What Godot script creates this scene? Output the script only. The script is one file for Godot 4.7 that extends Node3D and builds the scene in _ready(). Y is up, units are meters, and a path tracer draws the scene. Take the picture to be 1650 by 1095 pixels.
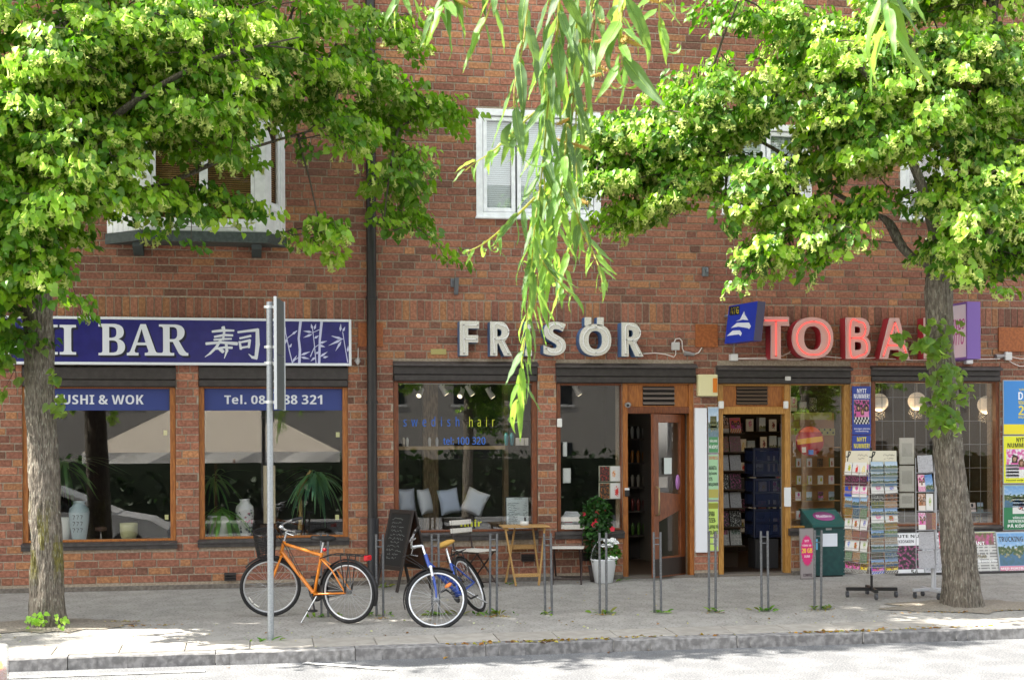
extends Node3D
# A brick shop row seen across a street. Wall plane z = 0, street towards +z, pavement falls gently to the kerb.
const FOCAL := 2268.0      # focal length in the photograph's pixels (1650 wide)
const EYE := Vector3(-3.274, 1.76, 17.70)
const FALL := 0.04         # pavement fall per metre
const KERB_Z := 4.30
const KERB_H := 0.11
var cam: Camera3D
var rng := RandomNumberGenerator.new()
var used := {}
var mats := {}
var noises := {}
var texs := {}

class Mb:
	var st := SurfaceTool.new()
	var off := Vector3.ZERO
	func _init(o := Vector3.ZERO) -> void:
		off = o
		st.begin(Mesh.PRIMITIVE_TRIANGLES)
		st.set_smooth_group(-1)
	func smooth(g: int) -> void:
		st.set_smooth_group(g)
	func tri(a: Vector3, b: Vector3, c: Vector3) -> void:
		st.add_vertex(a - off)
		st.add_vertex(c - off)
		st.add_vertex(b - off)
	func quad(a: Vector3, b: Vector3, c: Vector3, d: Vector3) -> void:
		tri(a, b, c)
		tri(a, c, d)
	func uvquad(a: Vector3, b: Vector3, c: Vector3, d: Vector3, r: Rect2) -> void:
		var p := [a, c, b, a, d, c]
		var u := [Vector2(0, 1), Vector2(1, 0), Vector2(1, 1), Vector2(0, 1), Vector2(0, 0), Vector2(1, 0)]
		for i in 6:
			st.set_uv(r.position + u[i] * r.size)
			st.add_vertex(p[i] - off)
	func box(c: Vector3, s: Vector3, bv := 0.0, b := Basis()) -> void:
		var h := s * 0.5
		bv = minf(bv, minf(h.x, minf(h.y, h.z)) * 0.9)
		if bv <= 0.0:
			for ax in 3:
				for sg in [-1.0, 1.0]:
					var n := Vector3.ZERO; n[ax] = sg
					var u := Vector3.ZERO; u[(ax + 1) % 3] = 1
					var v := n.cross(u)
					var o: Vector3 = n * h[ax]
					var hu: Vector3 = u * (u.abs().dot(h))
					var hv: Vector3 = v * (v.abs().dot(h))
					quad(c + b * (o - hu - hv), c + b * (o + hu - hv), c + b * (o + hu + hv), c + b * (o - hu + hv))
			return
		var inn := h - Vector3(bv, bv, bv)
		for ax in 3:
			for sg in [-1.0, 1.0]:
				var n := Vector3.ZERO; n[ax] = sg
				var u := Vector3.ZERO; u[(ax + 1) % 3] = 1
				var v := n.cross(u)
				var o: Vector3 = n * h[ax]
				var hu: Vector3 = u * (u.abs().dot(inn))
				var hv: Vector3 = v * (v.abs().dot(inn))
				quad(c + b * (o - hu - hv), c + b * (o + hu - hv), c + b * (o + hu + hv), c + b * (o - hu + hv))
		for ax in 3:
			var i := (ax + 1) % 3
			var j := (ax + 2) % 3
			for si in [-1.0, 1.0]:
				for sj in [-1.0, 1.0]:
					var p := Vector3.ZERO; p[i] = si * h[i]; p[j] = sj * inn[j]
					var q := Vector3.ZERO; q[i] = si * inn[i]; q[j] = sj * h[j]
					var e := Vector3.ZERO; e[ax] = inn[ax]
					if si * sj > 0:
						quad(c + b * (p - e), c + b * (q - e), c + b * (q + e), c + b * (p + e))
					else:
						quad(c + b * (q - e), c + b * (p - e), c + b * (p + e), c + b * (q + e))
		for sx in [-1.0, 1.0]:
			for sy in [-1.0, 1.0]:
				for sz in [-1.0, 1.0]:
					var p := Vector3(sx * h.x, sy * inn.y, sz * inn.z)
					var q := Vector3(sx * inn.x, sy * h.y, sz * inn.z)
					var r := Vector3(sx * inn.x, sy * inn.y, sz * h.z)
					if sx * sy * sz > 0: tri(c + b * p, c + b * q, c + b * r)
					else: tri(c + b * p, c + b * r, c + b * q)
	func span(a: Vector3, z: Vector3, bv := 0.0) -> void:   # box between two corners
		box((a + z) * 0.5, (z - a).abs(), bv)
	func bar(a: Vector3, z: Vector3, w: float, d: float, up := Vector3.UP, bv := 0.0) -> void:
		var y := (z - a).normalized()
		var x := y.cross(up)
		if x.length() < 0.01: x = y.cross(Vector3(0.3, 0, 1))
		x = x.normalized()
		box((a + z) * 0.5, Vector3(w, a.distance_to(z), d), bv, Basis(x, y, x.cross(y)))
	func tube(pts: Array, rad, seg := 6, closed := false) -> void:
		st.set_smooth_group(1)
		var n := pts.size()
		var t0: Vector3 = (pts[1] - pts[0]).normalized()
		var nx := t0.cross(Vector3.UP if absf(t0.y) < 0.9 else Vector3.RIGHT).normalized()
		var rings := []
		for i in n:
			var t: Vector3
			if closed: t = (pts[(i + 1) % n] - pts[(i + n - 1) % n]).normalized()
			else: t = (pts[mini(i + 1, n - 1)] - pts[maxi(i - 1, 0)]).normalized()
			nx = (nx - t * nx.dot(t)).normalized()
			var ny := t.cross(nx)
			var r: float = rad[i] if rad is Array else rad
			var ring := PackedVector3Array()
			for k in seg:
				var a := TAU * k / seg
				ring.append(pts[i] + (nx * cos(a) + ny * sin(a)) * r)
			rings.append(ring)
		for i in (n if closed else n - 1):
			var p: PackedVector3Array = rings[i]
			var q: PackedVector3Array = rings[(i + 1) % n]
			for k in seg:
				var l := (k + 1) % seg
				quad(p[k], p[l], q[l], q[k])
		if not closed:
			st.set_smooth_group(-1)
			for k in range(1, seg - 1):
				tri(rings[0][0], rings[0][k + 1], rings[0][k])
				tri(rings[n - 1][0], rings[n - 1][k], rings[n - 1][k + 1])
		st.set_smooth_group(-1)
	func lathe(prof: Array, seg := 20, xf := Transform3D()) -> void:   # prof: Vector2(radius, height)
		st.set_smooth_group(2)
		for i in prof.size() - 1:
			for k in seg:
				var a := TAU * k / seg
				var b := TAU * (k + 1) / seg
				var p: Vector2 = prof[i]
				var q: Vector2 = prof[i + 1]
				quad(xf * Vector3(p.x * cos(a), p.y, -p.x * sin(a)), xf * Vector3(p.x * cos(b), p.y, -p.x * sin(b)), xf * Vector3(q.x * cos(b), q.y, -q.x * sin(b)), xf * Vector3(q.x * cos(a), q.y, -q.x * sin(a)))
		st.set_smooth_group(-1)
	func prism(poly: PackedVector2Array, depth: float, xf := Transform3D()) -> void:   # front at local z = depth
		if Geometry2D.is_polygon_clockwise(poly): poly.reverse()
		var ix := Geometry2D.triangulate_polygon(poly)
		for i in range(0, ix.size(), 3):
			var a := poly[ix[i]]
			var b := poly[ix[i + 1]]
			var c := poly[ix[i + 2]]
			if (b - a).cross(c - a) < 0:
				var t := b; b = c; c = t
			tri(xf * Vector3(a.x, a.y, depth), xf * Vector3(b.x, b.y, depth), xf * Vector3(c.x, c.y, depth))
			tri(xf * Vector3(a.x, a.y, 0), xf * Vector3(c.x, c.y, 0), xf * Vector3(b.x, b.y, 0))
		for i in poly.size():
			var a := poly[i]
			var b := poly[(i + 1) % poly.size()]
			quad(xf * Vector3(a.x, a.y, 0), xf * Vector3(b.x, b.y, 0), xf * Vector3(b.x, b.y, depth), xf * Vector3(a.x, a.y, depth))
	func stroke(pts: Array, w: Array, depth: float, xf := Transform3D()) -> void:   # brush stroke with a width at each point
		for i in pts.size() - 1:
			var d: Vector2 = (pts[i + 1] - pts[i]).normalized()
			var n := Vector2(-d.y, d.x)
			var a: Vector2 = pts[i] - d * w[i] * 0.3
			var b: Vector2 = pts[i + 1] + d * w[i + 1] * 0.3
			prism(PackedVector2Array([a - n * w[i] * 0.5, b - n * w[i + 1] * 0.5, b + d * w[i + 1] * 0.15, b + n * w[i + 1] * 0.5, a + n * w[i] * 0.5, a - d * w[i] * 0.15]), depth + i * 0.0004, xf)
	func ball(c: Vector3, r: Vector3, seg := 10, rows := 6) -> void:
		var prof := []
		for i in rows + 1:
			var a := -PI / 2 + PI * i / rows
			prof.append(Vector2(cos(a), sin(a)))
		lathe(prof, seg, Transform3D(Basis.from_scale(r), c))
	func mesh() -> ArrayMesh:
		st.generate_normals()
		return st.commit()

# ---------------------------------------------------------------- naming, tagging
func numbered(called: String, parent: Node) -> String:
	var key := str(parent.get_instance_id()) + called
	var n: int = used.get(key, 0)
	used[key] = n + 1
	return called if n == 0 else "%s_%03d" % [called, n]
func put(o: Node3D, called: String, parent: Node) -> Node3D:
	o.name = numbered(called, parent)
	parent.add_child(o, true)
	return o
func tag(o: Node, label: String, category := "", group := "", kind := "") -> Node:
	if label: o.set_meta("label", label)
	if category: o.set_meta("category", category)
	if group: o.set_meta("group", group)
	if kind: o.set_meta("kind", kind)
	return o
func thing(called: String, label: String, category: String, pos := Vector3.ZERO, group := "") -> Node3D:
	var o := Node3D.new()
	put(o, called, self)
	o.position = pos
	tag(o, label, category, group)
	return o
func hub(called: String, parent: Node3D) -> Node3D:      # a part that only holds sub-parts
	return put(Node3D.new(), called, parent)
func part(called: String, shape, m: Material, parent: Node = self) -> MeshInstance3D:
	var o := MeshInstance3D.new()
	o.mesh = shape.mesh() if shape is Mb else shape
	o.material_override = m
	put(o, called, parent)
	return o
func twin(o: Node3D, at_pos: Vector3, turn: float, label := "") -> Node3D:
	var base := str(o.name)
	if base.length() > 4 and base[base.length() - 4] == "_": base = base.substr(0, base.length() - 4)
	var c: Node3D = o.duplicate()
	c.name = numbered(base, self)
	add_child(c, true)
	c.position = at_pos
	c.rotation.y = turn
	if label: c.set_meta("label", label)
	return c

# ---------------------------------------------------------------- the survey: where the photograph's lines of sight meet the place
func sight(px: float, py: float) -> Vector3:
	return cam.basis * Vector3((px - 825.0) / FOCAL, (715.0 - py) / FOCAL, -1.0)
func at(px: float, py: float, z := 0.0) -> Vector3:
	var r := sight(px, py)
	return EYE + r * ((z - EYE.z) / r.z)
func reach(px: float, py: float, d: float) -> Vector3:
	return EYE + sight(px, py) * d
func ground(px: float, py: float) -> Vector3:          # on the pavement
	var r := sight(px, py)
	return EYE + r * (-(EYE.y + FALL * EYE.z) / (r.y + FALL * r.z))
func pave_y(z: float) -> float:
	return -FALL * z
func nth(n: int) -> String:
	return ["first", "second", "third", "fourth", "fifth", "sixth", "seventh", "eighth", "ninth", "tenth", "eleventh", "twelfth", "thirteenth", "fourteenth", "fifteenth", "sixteenth"][n]
func scribble(mb: Mb, r: Array, rows: int, z: float, w: float, sd: int) -> void:     # handwriting too small to read
	var g := RandomNumberGenerator.new()
	g.seed = sd
	var h: float = (r[3] - r[1]) / rows
	for j in rows:
		var x: float = r[0] + g.randf() * 0.02
		var y: float = r[3] - (j + 0.7) * h
		var e: float = lerpf(r[0], r[2], g.randf_range(0.6, 1.0))
		var p := Vector2(x, y)
		while p.x < e:
			var q := Vector2(p.x + w * g.randf_range(1.5, 3.0), y + g.randf_range(-0.1, 0.45) * h)
			if g.randf() > 0.22: mb.stroke([p, q], [w, w], 0.001, Transform3D(Basis(), Vector3(0, 0, z)))
			p = q
func rect(x0: float, y0: float, x1: float, y1: float, z := 0.0) -> Array:    # [left, bottom, right, top] in metres
	var ym := (y0 + y1) / 2
	var xm := (x0 + x1) / 2
	return [at(x0, ym, z).x, at(xm, y1, z).y, at(x1, ym, z).x, at(xm, y0, z).y]

# ---------------------------------------------------------------- materials
func mat(hex: String, rough := 0.8, metal := 0.0) -> StandardMaterial3D:
	var key := "%s %s %s" % [hex, rough, metal]
	if not mats.has(key):
		var m := StandardMaterial3D.new()
		m.albedo_color = Color(hex)
		m.roughness = rough
		m.metallic = metal
		mats[key] = m
	return mats[key]
func noise_tex(sd: int, freq: float, c0: Color, c1: Color, lo := 0.25, hi := 0.75, oct := 4, size := 512, type := FastNoiseLite.TYPE_SIMPLEX_SMOOTH) -> NoiseTexture2D:
	var key := "%d %f %s %s %f %f %d %d" % [sd, freq, c0, c1, lo, hi, oct, type]
	if texs.has(key): return texs[key]
	var n := FastNoiseLite.new()
	n.seed = sd
	n.frequency = freq
	n.noise_type = type
	n.fractal_octaves = oct
	var t := NoiseTexture2D.new()
	t.width = size; t.height = size
	t.seamless = true
	t.noise = n
	var g := Gradient.new()
	g.offsets = PackedFloat32Array([lo, hi])
	g.colors = PackedColorArray([c0, c1])
	t.color_ramp = g
	texs[key] = t
	return t
func grain(hex0: String, hex1: String, scale: Vector3, rough := 0.85, bump := 0.0, sd := 1, freq := 0.02, metal := 0.0) -> StandardMaterial3D:
	var key := "g %s %s %s %s %s %s %s" % [hex0, hex1, scale, rough, bump, sd, freq]
	if mats.has(key): return mats[key]
	var m := StandardMaterial3D.new()
	m.albedo_texture = noise_tex(sd, freq, Color(hex0), Color(hex1))
	m.uv1_triplanar = true
	m.uv1_world_triplanar = true
	m.uv1_scale = scale
	m.roughness = rough
	m.metallic = metal
	if bump > 0.0:
		m.heightmap_enabled = true
		m.heightmap_texture = noise_tex(sd, freq, Color.BLACK, Color.WHITE)
		m.heightmap_scale = bump
	mats[key] = m
	return m
func glow(hex: String, energy: float) -> StandardMaterial3D:
	var m := mat(hex, 0.4).duplicate() as StandardMaterial3D
	m.emission_enabled = true
	m.emission = Color(hex)
	m.emission_energy_multiplier = energy
	return m
func leafy(hex: String, shine := 0.45, through := "d8ff80") -> StandardMaterial3D:
	var key := "leaf" + hex + through + str(shine)
	if not mats.has(key):
		var m := StandardMaterial3D.new()
		m.albedo_color = Color(hex)
		m.roughness = shine
		m.backlight_enabled = true
		m.backlight = Color(through)
		m.cull_mode = BaseMaterial3D.CULL_DISABLED
		mats[key] = m
	return mats[key]
# lettering as thin raised print, fitted into the box [left, bottom, right, top]; xf places the box's plane
func letters(mb: Mb, s: String, r: Array, depth: float, xf := Transform3D(), face := "Droid Sans", bold := true, heavy := 0.0) -> void:
	var f := SystemFont.new()
	f.font_names = PackedStringArray([face])
	f.font_weight = 700 if bold else 400
	var tm := TextMesh.new()
	tm.font = f
	if heavy > 0.0:
		var fv := FontVariation.new()
		fv.base_font = f
		fv.variation_embolden = heavy
		tm.font = fv
	tm.text = s
	tm.font_size = 48
	tm.pixel_size = 0.01
	tm.depth = 0.01
	tm.curve_step = 1.5
	var a := tm.get_aabb()
	if a.size.x <= 0.0: return
	var b := Basis.from_scale(Vector3((r[2] - r[0]) / a.size.x, (r[3] - r[1]) / a.size.y, depth / a.size.z))
	var o := Vector3(r[0], r[1], -depth / 2) - b * a.position
	var t := xf * Transform3D(b, o)
	var arr := tm.surface_get_arrays(0)
	var v: PackedVector3Array = arr[Mesh.ARRAY_VERTEX]
	var ix = arr[Mesh.ARRAY_INDEX]
	mb.smooth(-1)
	if ix == null or ix.size() == 0:
		for i in v.size(): mb.st.add_vertex(t * v[i] - mb.off)
	else:
		for i in ix.size(): mb.st.add_vertex(t * v[ix[i]] - mb.off)
func writing(called: String, s: String, r: Array, z: float, depth: float, m: Material, parent: Node3D, face := "Droid Sans", bold := true) -> MeshInstance3D:
	var mb := Mb.new(parent.global_position if parent.is_inside_tree() else Vector3.ZERO)
	letters(mb, s, r, depth, Transform3D(Basis(), Vector3(0, 0, z)), face, bold)
	return part(called, mb, m, parent)

# ---------------------------------------------------------------- camera, sky, sun
func setup() -> void:
	cam = Camera3D.new()
	cam.name = "camera"
	add_child(cam)
	cam.position = EYE
	cam.basis = Basis(Vector3.UP, -deg_to_rad(10.48)) * Basis(Vector3(0, 0, 1), -0.005)
	cam.projection = Camera3D.PROJECTION_FRUSTUM
	cam.near = 0.1
	cam.far = 400.0
	cam.size = 2.0 * 547.5 / FOCAL * 0.1
	cam.frustum_offset = Vector2(0, 167.5 / FOCAL * 0.1)
	var env := Environment.new()
	env.background_mode = Environment.BG_SKY
	var sky := Sky.new()
	var sm := ProceduralSkyMaterial.new()
	sm.sky_top_color = Color(0.66, 0.69, 0.74)
	sm.sky_horizon_color = Color(0.95, 0.93, 0.89)
	sm.sky_curve = 0.16
	sm.ground_bottom_color = Color(0.45, 0.44, 0.42)
	sm.ground_horizon_color = Color(0.75, 0.76, 0.77)
	sm.sun_angle_max = 2.0
	var cl := FastNoiseLite.new()
	cl.seed = 5
	cl.frequency = 0.006
	cl.fractal_octaves = 5
	var cover := Image.create(512, 256, false, Image.FORMAT_RGBA8)
	for y in 256:
		var el := 1.0 - y / 128.0
		for x in 512:
			var a := TAU * x / 512.0
			var c := smoothstep(-0.05, 0.4, cl.get_noise_3d(cos(a) * 110.0, el * 170.0, sin(a) * 110.0))
			cover.set_pixel(x, y, Color(1.0, 0.965, 0.915, c * 0.92 if el > 0.02 else 0.0))
	sm.sky_cover = ImageTexture.create_from_image(cover)
	sky.sky_material = sm
	env.sky = sky
	env.background_energy_multiplier = 1.0
	env.tonemap_mode = Environment.TONE_MAPPER_LINEAR
	env.tonemap_exposure = 3.75
	env.sdfgi_enabled = true
	env.ssao_enabled = true
	env.ssil_enabled = true
	var we := WorldEnvironment.new()
	we.name = "world_environment"
	we.environment = env
	var lensa := CameraAttributesPhysical.new()      # a trace of blur on the twigs next to the lens
	lensa.frustum_focal_length = 50.0
	lensa.frustum_focus_distance = 17.0
	lensa.exposure_aperture = 22.0
	we.camera_attributes = lensa
	add_child(we)
	var sun := DirectionalLight3D.new()
	sun.name = "sun"
	add_child(sun)
	var el := deg_to_rad(50.0)
	var az := deg_to_rad(9.5)      # behind the plane of the shop fronts, from the left
	sun.basis = Basis.looking_at(-Vector3(-cos(el) * cos(az), sin(el), -cos(el) * sin(az)))
	sun.light_energy = 1.6
	sun.light_color = Color(1.0, 0.975, 0.93)
	sun.light_angular_distance = 0.5
	sun.shadow_enabled = true

# ---------------------------------------------------------------- pavement, kerb, road
func build_ground() -> void:
	var pv := Mb.new()
	var kz := KERB_Z
	var kt := pave_y(kz)
	pv.quad(Vector3(-60, kt, kz - 0.14), Vector3(60, kt, kz - 0.14), Vector3(60, 0.02, -0.5), Vector3(-60, 0.02, -0.5))
	var pm := grain("a09d97", "928f89", Vector3(0.4, 0.4, 0.4), 0.92, 0.04, 11, 0.012)
	pm.detail_enabled = true
	pm.detail_blend_mode = BaseMaterial3D.BLEND_MODE_MUL
	pm.detail_albedo = noise_tex(12, 0.11, Color("a9a6a1"), Color("ffffff"), 0.16, 0.36, 5)
	pm.detail_uv_layer = BaseMaterial3D.DETAIL_UV_1
	tag(part("pavement", pv, pm), "", "", "", "structure")
	# row of slabs along the kerb
	var sl := hub("slab_row", self)
	tag(sl, "", "", "", "structure")
	rng.seed = 77
	for i in 34:
		var x := -9.0 + i * 0.6
		var y0 := pave_y(kz - 0.55)
		var mb := Mb.new()
		var b := Basis(Vector3.RIGHT, atan(FALL)) * Basis(Vector3.BACK, rng.randfn() * 0.002)
		mb.box(Vector3(x, pave_y(kz - 0.36) - 0.017 + rng.randf() * 0.003, kz - 0.36), Vector3(0.592, 0.05, 0.43), 0.006, b)
		part("slab", mb, grain(["a49f96", "a8a39a", "a09b92"][i % 3], ["969189", "99948b", "938e86"][i % 3], Vector3(0.8, 0.8, 0.8), 0.92, 0.04, 11, 0.012), sl)
	var kb := hub("kerb", self)
	tag(kb, "", "", "", "structure")
	var edges := [-14.0]
	var kx := at(299, 1035, kz).x - 1.22 * 4
	while kx < 13.0:
		edges.append(kx)
		kx += 1.22 + rng.randf() * 0.12
	for i in edges.size() - 1:
		var a: float = edges[i] + 0.004
		var e: float = edges[i + 1] - 0.004
		var mb := Mb.new()
		var pts := 10
		var top := kt + 0.002 + rng.randf() * 0.004
		var zf := kz + rng.randfn() * 0.006
		for k in pts:
			var x0 := lerpf(a, e, k / float(pts))
			var x1 := lerpf(a, e, (k + 1) / float(pts))
			var j0 := sin(x0 * 37.0) * 0.004 + sin(x0 * 91.0) * 0.003
			var j1 := sin(x1 * 37.0) * 0.004 + sin(x1 * 91.0) * 0.003
			mb.quad(Vector3(x0, top, zf - 0.012 + j0), Vector3(x1, top, zf - 0.012 + j1), Vector3(x1, top + 0.003, zf - 0.15), Vector3(x0, top + 0.003, zf - 0.15))
			mb.quad(Vector3(x0, top - 0.012 + j0, zf), Vector3(x1, top - 0.012 + j1, zf), Vector3(x1, top, zf - 0.012 + j1), Vector3(x0, top, zf - 0.012 + j0))
			mb.quad(Vector3(x0, top - 0.2, zf + 0.012 + j1 * 2), Vector3(x1, top - 0.2, zf + 0.012 + j0 * 2), Vector3(x1, top - 0.012 + j1, zf), Vector3(x0, top - 0.012 + j0, zf))
		mb.quad(Vector3(e, top - 0.2, zf), Vector3(e, top - 0.2, zf - 0.15), Vector3(e, top, zf - 0.15), Vector3(e, top, zf - 0.01))
		mb.quad(Vector3(a, top - 0.2, zf - 0.15), Vector3(a, top - 0.2, zf), Vector3(a, top, zf - 0.01), Vector3(a, top, zf - 0.15))
		part("kerb_stone", mb, grain(["92908e", "8b8988", "999795"][i % 3], ["6d6b6a", "666564", "73716f"][i % 3], Vector3(0.9, 0.9, 0.9), 0.9, 0.4, 21, 0.022), kb)
	var ry := kt - KERB_H
	var rd := Mb.new()
	rd.quad(Vector3(-150, ry - 0.03 * 8.0, kz + 8.0), Vector3(150, ry - 0.03 * 8.0, kz + 8.0), Vector3(150, ry, kz - 0.1), Vector3(-150, ry, kz - 0.1))
	rd.quad(Vector3(-150, ry - 0.5, 160), Vector3(150, ry - 0.5, 160), Vector3(150, ry - 0.24, kz + 8.0), Vector3(-150, ry - 0.24, kz + 8.0))
	var rm := grain("7f8081", "707173", Vector3(0.4, 0.4, 0.4), 0.9, 0.2, 31, 0.01)
	rm.detail_enabled = true
	rm.detail_blend_mode = BaseMaterial3D.BLEND_MODE_MUL
	rm.detail_albedo = noise_tex(32, 0.2, Color("c4c4c4"), Color("ffffff"), 0.35, 0.6, 3)
	tag(part("road", rd, rm), "", "", "", "structure")
	var mk := Mb.new()
	var w := 0.09
	var ln := func(a: Vector3, b: Vector3) -> void:
		var d := (b - a).normalized()
		var n := Vector3(-d.z, 0, d.x) * w * 0.5
		mk.quad(a - n, b - n, b + n, a + n)
	var onroad := func(px: float, py: float) -> Vector3:
		var r := sight(px, py)
		var y0 := ry + 0.03 * kz + 0.004
		return EYE + r * (-(EYE.y - y0 + 0.03 * EYE.z) / (r.y + 0.03 * r.z))
	ln.call(onroad.call(490, 1067), onroad.call(635, 1078))
	ln.call(onroad.call(-40, 1093), onroad.call(330, 1080))  # not a marking: sun and shadow edge painted as a pale strip
	tag(part("road_marking", mk, grain("d8d8d4", "b0aeaa", Vector3(2, 2, 2), 0.8, 0.0, 33, 0.06)), "", "", "", "structure")

func rows_of_bricks(xl: float, xr: float, y0: float, y1: float, holes: Array) -> Array:   # free stretches of one course
	var free := [[xl, xr]]
	for h in holes:
		if h[3] <= y0 + 0.015 or h[1] >= y1 - 0.015: continue
		var out := []
		for f in free:
			if h[2] <= f[0] or h[0] >= f[1]: out.append(f); continue
			if h[0] > f[0]: out.append([f[0], h[0]])
			if h[2] < f[1]: out.append([h[2], f[1]])
		free = out
	return free

var building: Node3D
var holes := []
const BRICKS := ["a9745d", "9c6854", "b0795e", "936250", "b48059", "a36f57", "996652", "ac745b", "845d4c", "a06c57"]
func build_wall() -> void:
	building = thing("brick_building", "long red brick building with shop fronts below and white windows above", "building")
	var wl := hub("wall", building)
	# mortar body with the openings cut out
	var us := [-30.0, 26.0]
	var vs := [-0.3, 18.0]
	for h in holes:
		for k in [0, 2]: us.append(h[k])
		for k in [1, 3]: vs.append(h[k])
	us.sort(); vs.sort()
	var mb := Mb.new()
	var zf := -0.009
	var zb := -0.36
	for i in us.size() - 1:
		for j in vs.size() - 1:
			var a: float = us[i]; var b: float = us[i + 1]; var c: float = vs[j]; var d: float = vs[j + 1]
			if b - a < 1e-5 or d - c < 1e-5: continue
			var inside := false
			for h in holes:
				if (a + b) / 2 > h[0] and (a + b) / 2 < h[2] and (c + d) / 2 > h[1] and (c + d) / 2 < h[3]: inside = true
			if inside: continue
			mb.quad(Vector3(a, c, zf), Vector3(b, c, zf), Vector3(b, d, zf), Vector3(a, d, zf))
			mb.quad(Vector3(b, c, zb), Vector3(a, c, zb), Vector3(a, d, zb), Vector3(b, d, zb))
	for h in holes:
		mb.quad(Vector3(h[0], h[1], zf), Vector3(h[0], h[1], zb), Vector3(h[0], h[3], zb), Vector3(h[0], h[3], zf))
		mb.quad(Vector3(h[2], h[1], zb), Vector3(h[2], h[1], zf), Vector3(h[2], h[3], zf), Vector3(h[2], h[3], zb))
		mb.quad(Vector3(h[0], h[1], zf), Vector3(h[2], h[1], zf), Vector3(h[2], h[1], zb), Vector3(h[0], h[1], zb))
		mb.quad(Vector3(h[0], h[3], zb), Vector3(h[2], h[3], zb), Vector3(h[2], h[3], zf), Vector3(h[0], h[3], zf))
	part("mortar", mb, grain("a89a89", "918371", Vector3(1.2, 1.2, 1.2), 0.95, 0.2, 41, 0.04), wl)
	var sh := Mb.new()
	sh.span(Vector3(-30, -0.3, -12.0), Vector3(-29.7, 18, -0.37))
	sh.span(Vector3(25.7, -0.3, -12.0), Vector3(26, 18, -0.37))
	sh.span(Vector3(-30, -0.3, -12.3), Vector3(26, 18, -12.005))
	part("rear_walls", sh, mat("6b4a3f", 0.9), building)
	var rf := Mb.new()
	rf.span(Vector3(-30, 18.002, -12.3), Vector3(26, 18.2, 0.12))
	part("roof", rf, mat("4a4644", 0.9), building)
	# bricks: courses of stretchers and headers with one standing course over the shops
	var bm := Mb.new()
	var fx := 0.012
	var fy := 0.045
	var q := [Vector3(-0.5, -0.5, 0.42), Vector3(0.5, -0.5, 0.42), Vector3(0.5, 0.5, 0.42), Vector3(-0.5, 0.5, 0.42)]
	var p := [Vector3(-0.5 + fx, -0.5 + fy, 0.5), Vector3(0.5 - fx, -0.5 + fy, 0.5), Vector3(0.5 - fx, 0.5 - fy, 0.5), Vector3(-0.5 + fx, 0.5 - fy, 0.5)]
	bm.quad(p[0], p[1], p[2], p[3])
	for i in 4:
		var j := (i + 1) % 4
		bm.quad(q[i], q[j], p[j], p[i])
		bm.quad(Vector3(q[i].x, q[i].y, -0.5), Vector3(q[j].x, q[j].y, -0.5), q[j], q[i])
	var brick := bm.mesh()
	var tones := []
	for hx in BRICKS:
		var m := StandardMaterial3D.new()
		m.albedo_color = Color(hx)
		m.albedo_texture = noise_tex(51, 0.03, Color("cfc8c4"), Color("ffffff"), 0.25, 0.75, 5)
		m.uv1_triplanar = true; m.uv1_world_triplanar = true
		m.uv1_scale = Vector3(1.4, 1.4, 1.4)
		m.roughness = 0.88
		m.heightmap_enabled = true
		m.heightmap_texture = noise_tex(52, 0.06, Color.BLACK, Color.WHITE, 0.2, 0.8, 4)
		m.heightmap_scale = 0.25
		tones.append(m)
	var all := StandardMaterial3D.new()
	all = tones[0].duplicate()
	all.albedo_color = Color.WHITE
	all.vertex_color_use_as_albedo = true
	rng.seed = 4242
	var C := 0.095
	var G := 0.011
	var s0 := at(900, 519).y
	var s1 := s0 + 0.262
	var xf := []
	var cols := []
	var singles := 0
	var drift := FastNoiseLite.new()
	drift.seed = 9
	drift.frequency = 0.35
	var stain := FastNoiseLite.new()
	stain.seed = 23
	stain.frequency = 0.22
	stain.fractal_octaves = 3
	var lay := func(a: float, b: float, y: float, h: float) -> void:
		var t := Transform3D(Basis(Vector3.FORWARD, rng.randfn() * 0.002) * Basis.from_scale(Vector3(b - a - rng.randf() * 0.004, h - rng.randf() * 0.005, 0.11)), Vector3((a + b) / 2, y + rng.randfn() * 0.0012, -0.055 + rng.randfn() * 0.002))
		t.basis = Basis(Vector3.UP, rng.randfn() * 0.006) * t.basis
		var n := clampf(0.5 + drift.get_noise_2d((a + b) / 2, y) * 0.5 + rng.randfn() * 0.22, 0.0, 0.999)
		var i := int(n * 10)
		if rng.randf() < 0.22: i = rng.randi() % 10
		var big := (b - a > 0.24 or h > 0.2) and singles < 300 and y > s0 - 2.6 and y < s1 + 1.05 and (a + b) / 2 > -2.2 and (a + b) / 2 < 4.6
		if big:
			singles += 1
			var o := part("brick", brick, tones[i], wl)
			o.transform = t
			return
		xf.append(t)
		var c: Color = Color(BRICKS[i]).srgb_to_linear()
		var k := (1.0 + rng.randfn() * 0.06) * (1.0 + 0.45 * stain.get_noise_2d((a + b) * 0.5, y * 1.6))
		cols.append(Color(c.r * k, c.g * k, c.b * k))
	var course := 0
	var ys := []
	var y := s1 + G
	while y < 9.0:
		ys.append(y); y += C
	y = s0 - C
	while y > 0.04:
		ys.append(y); y -= C
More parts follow.
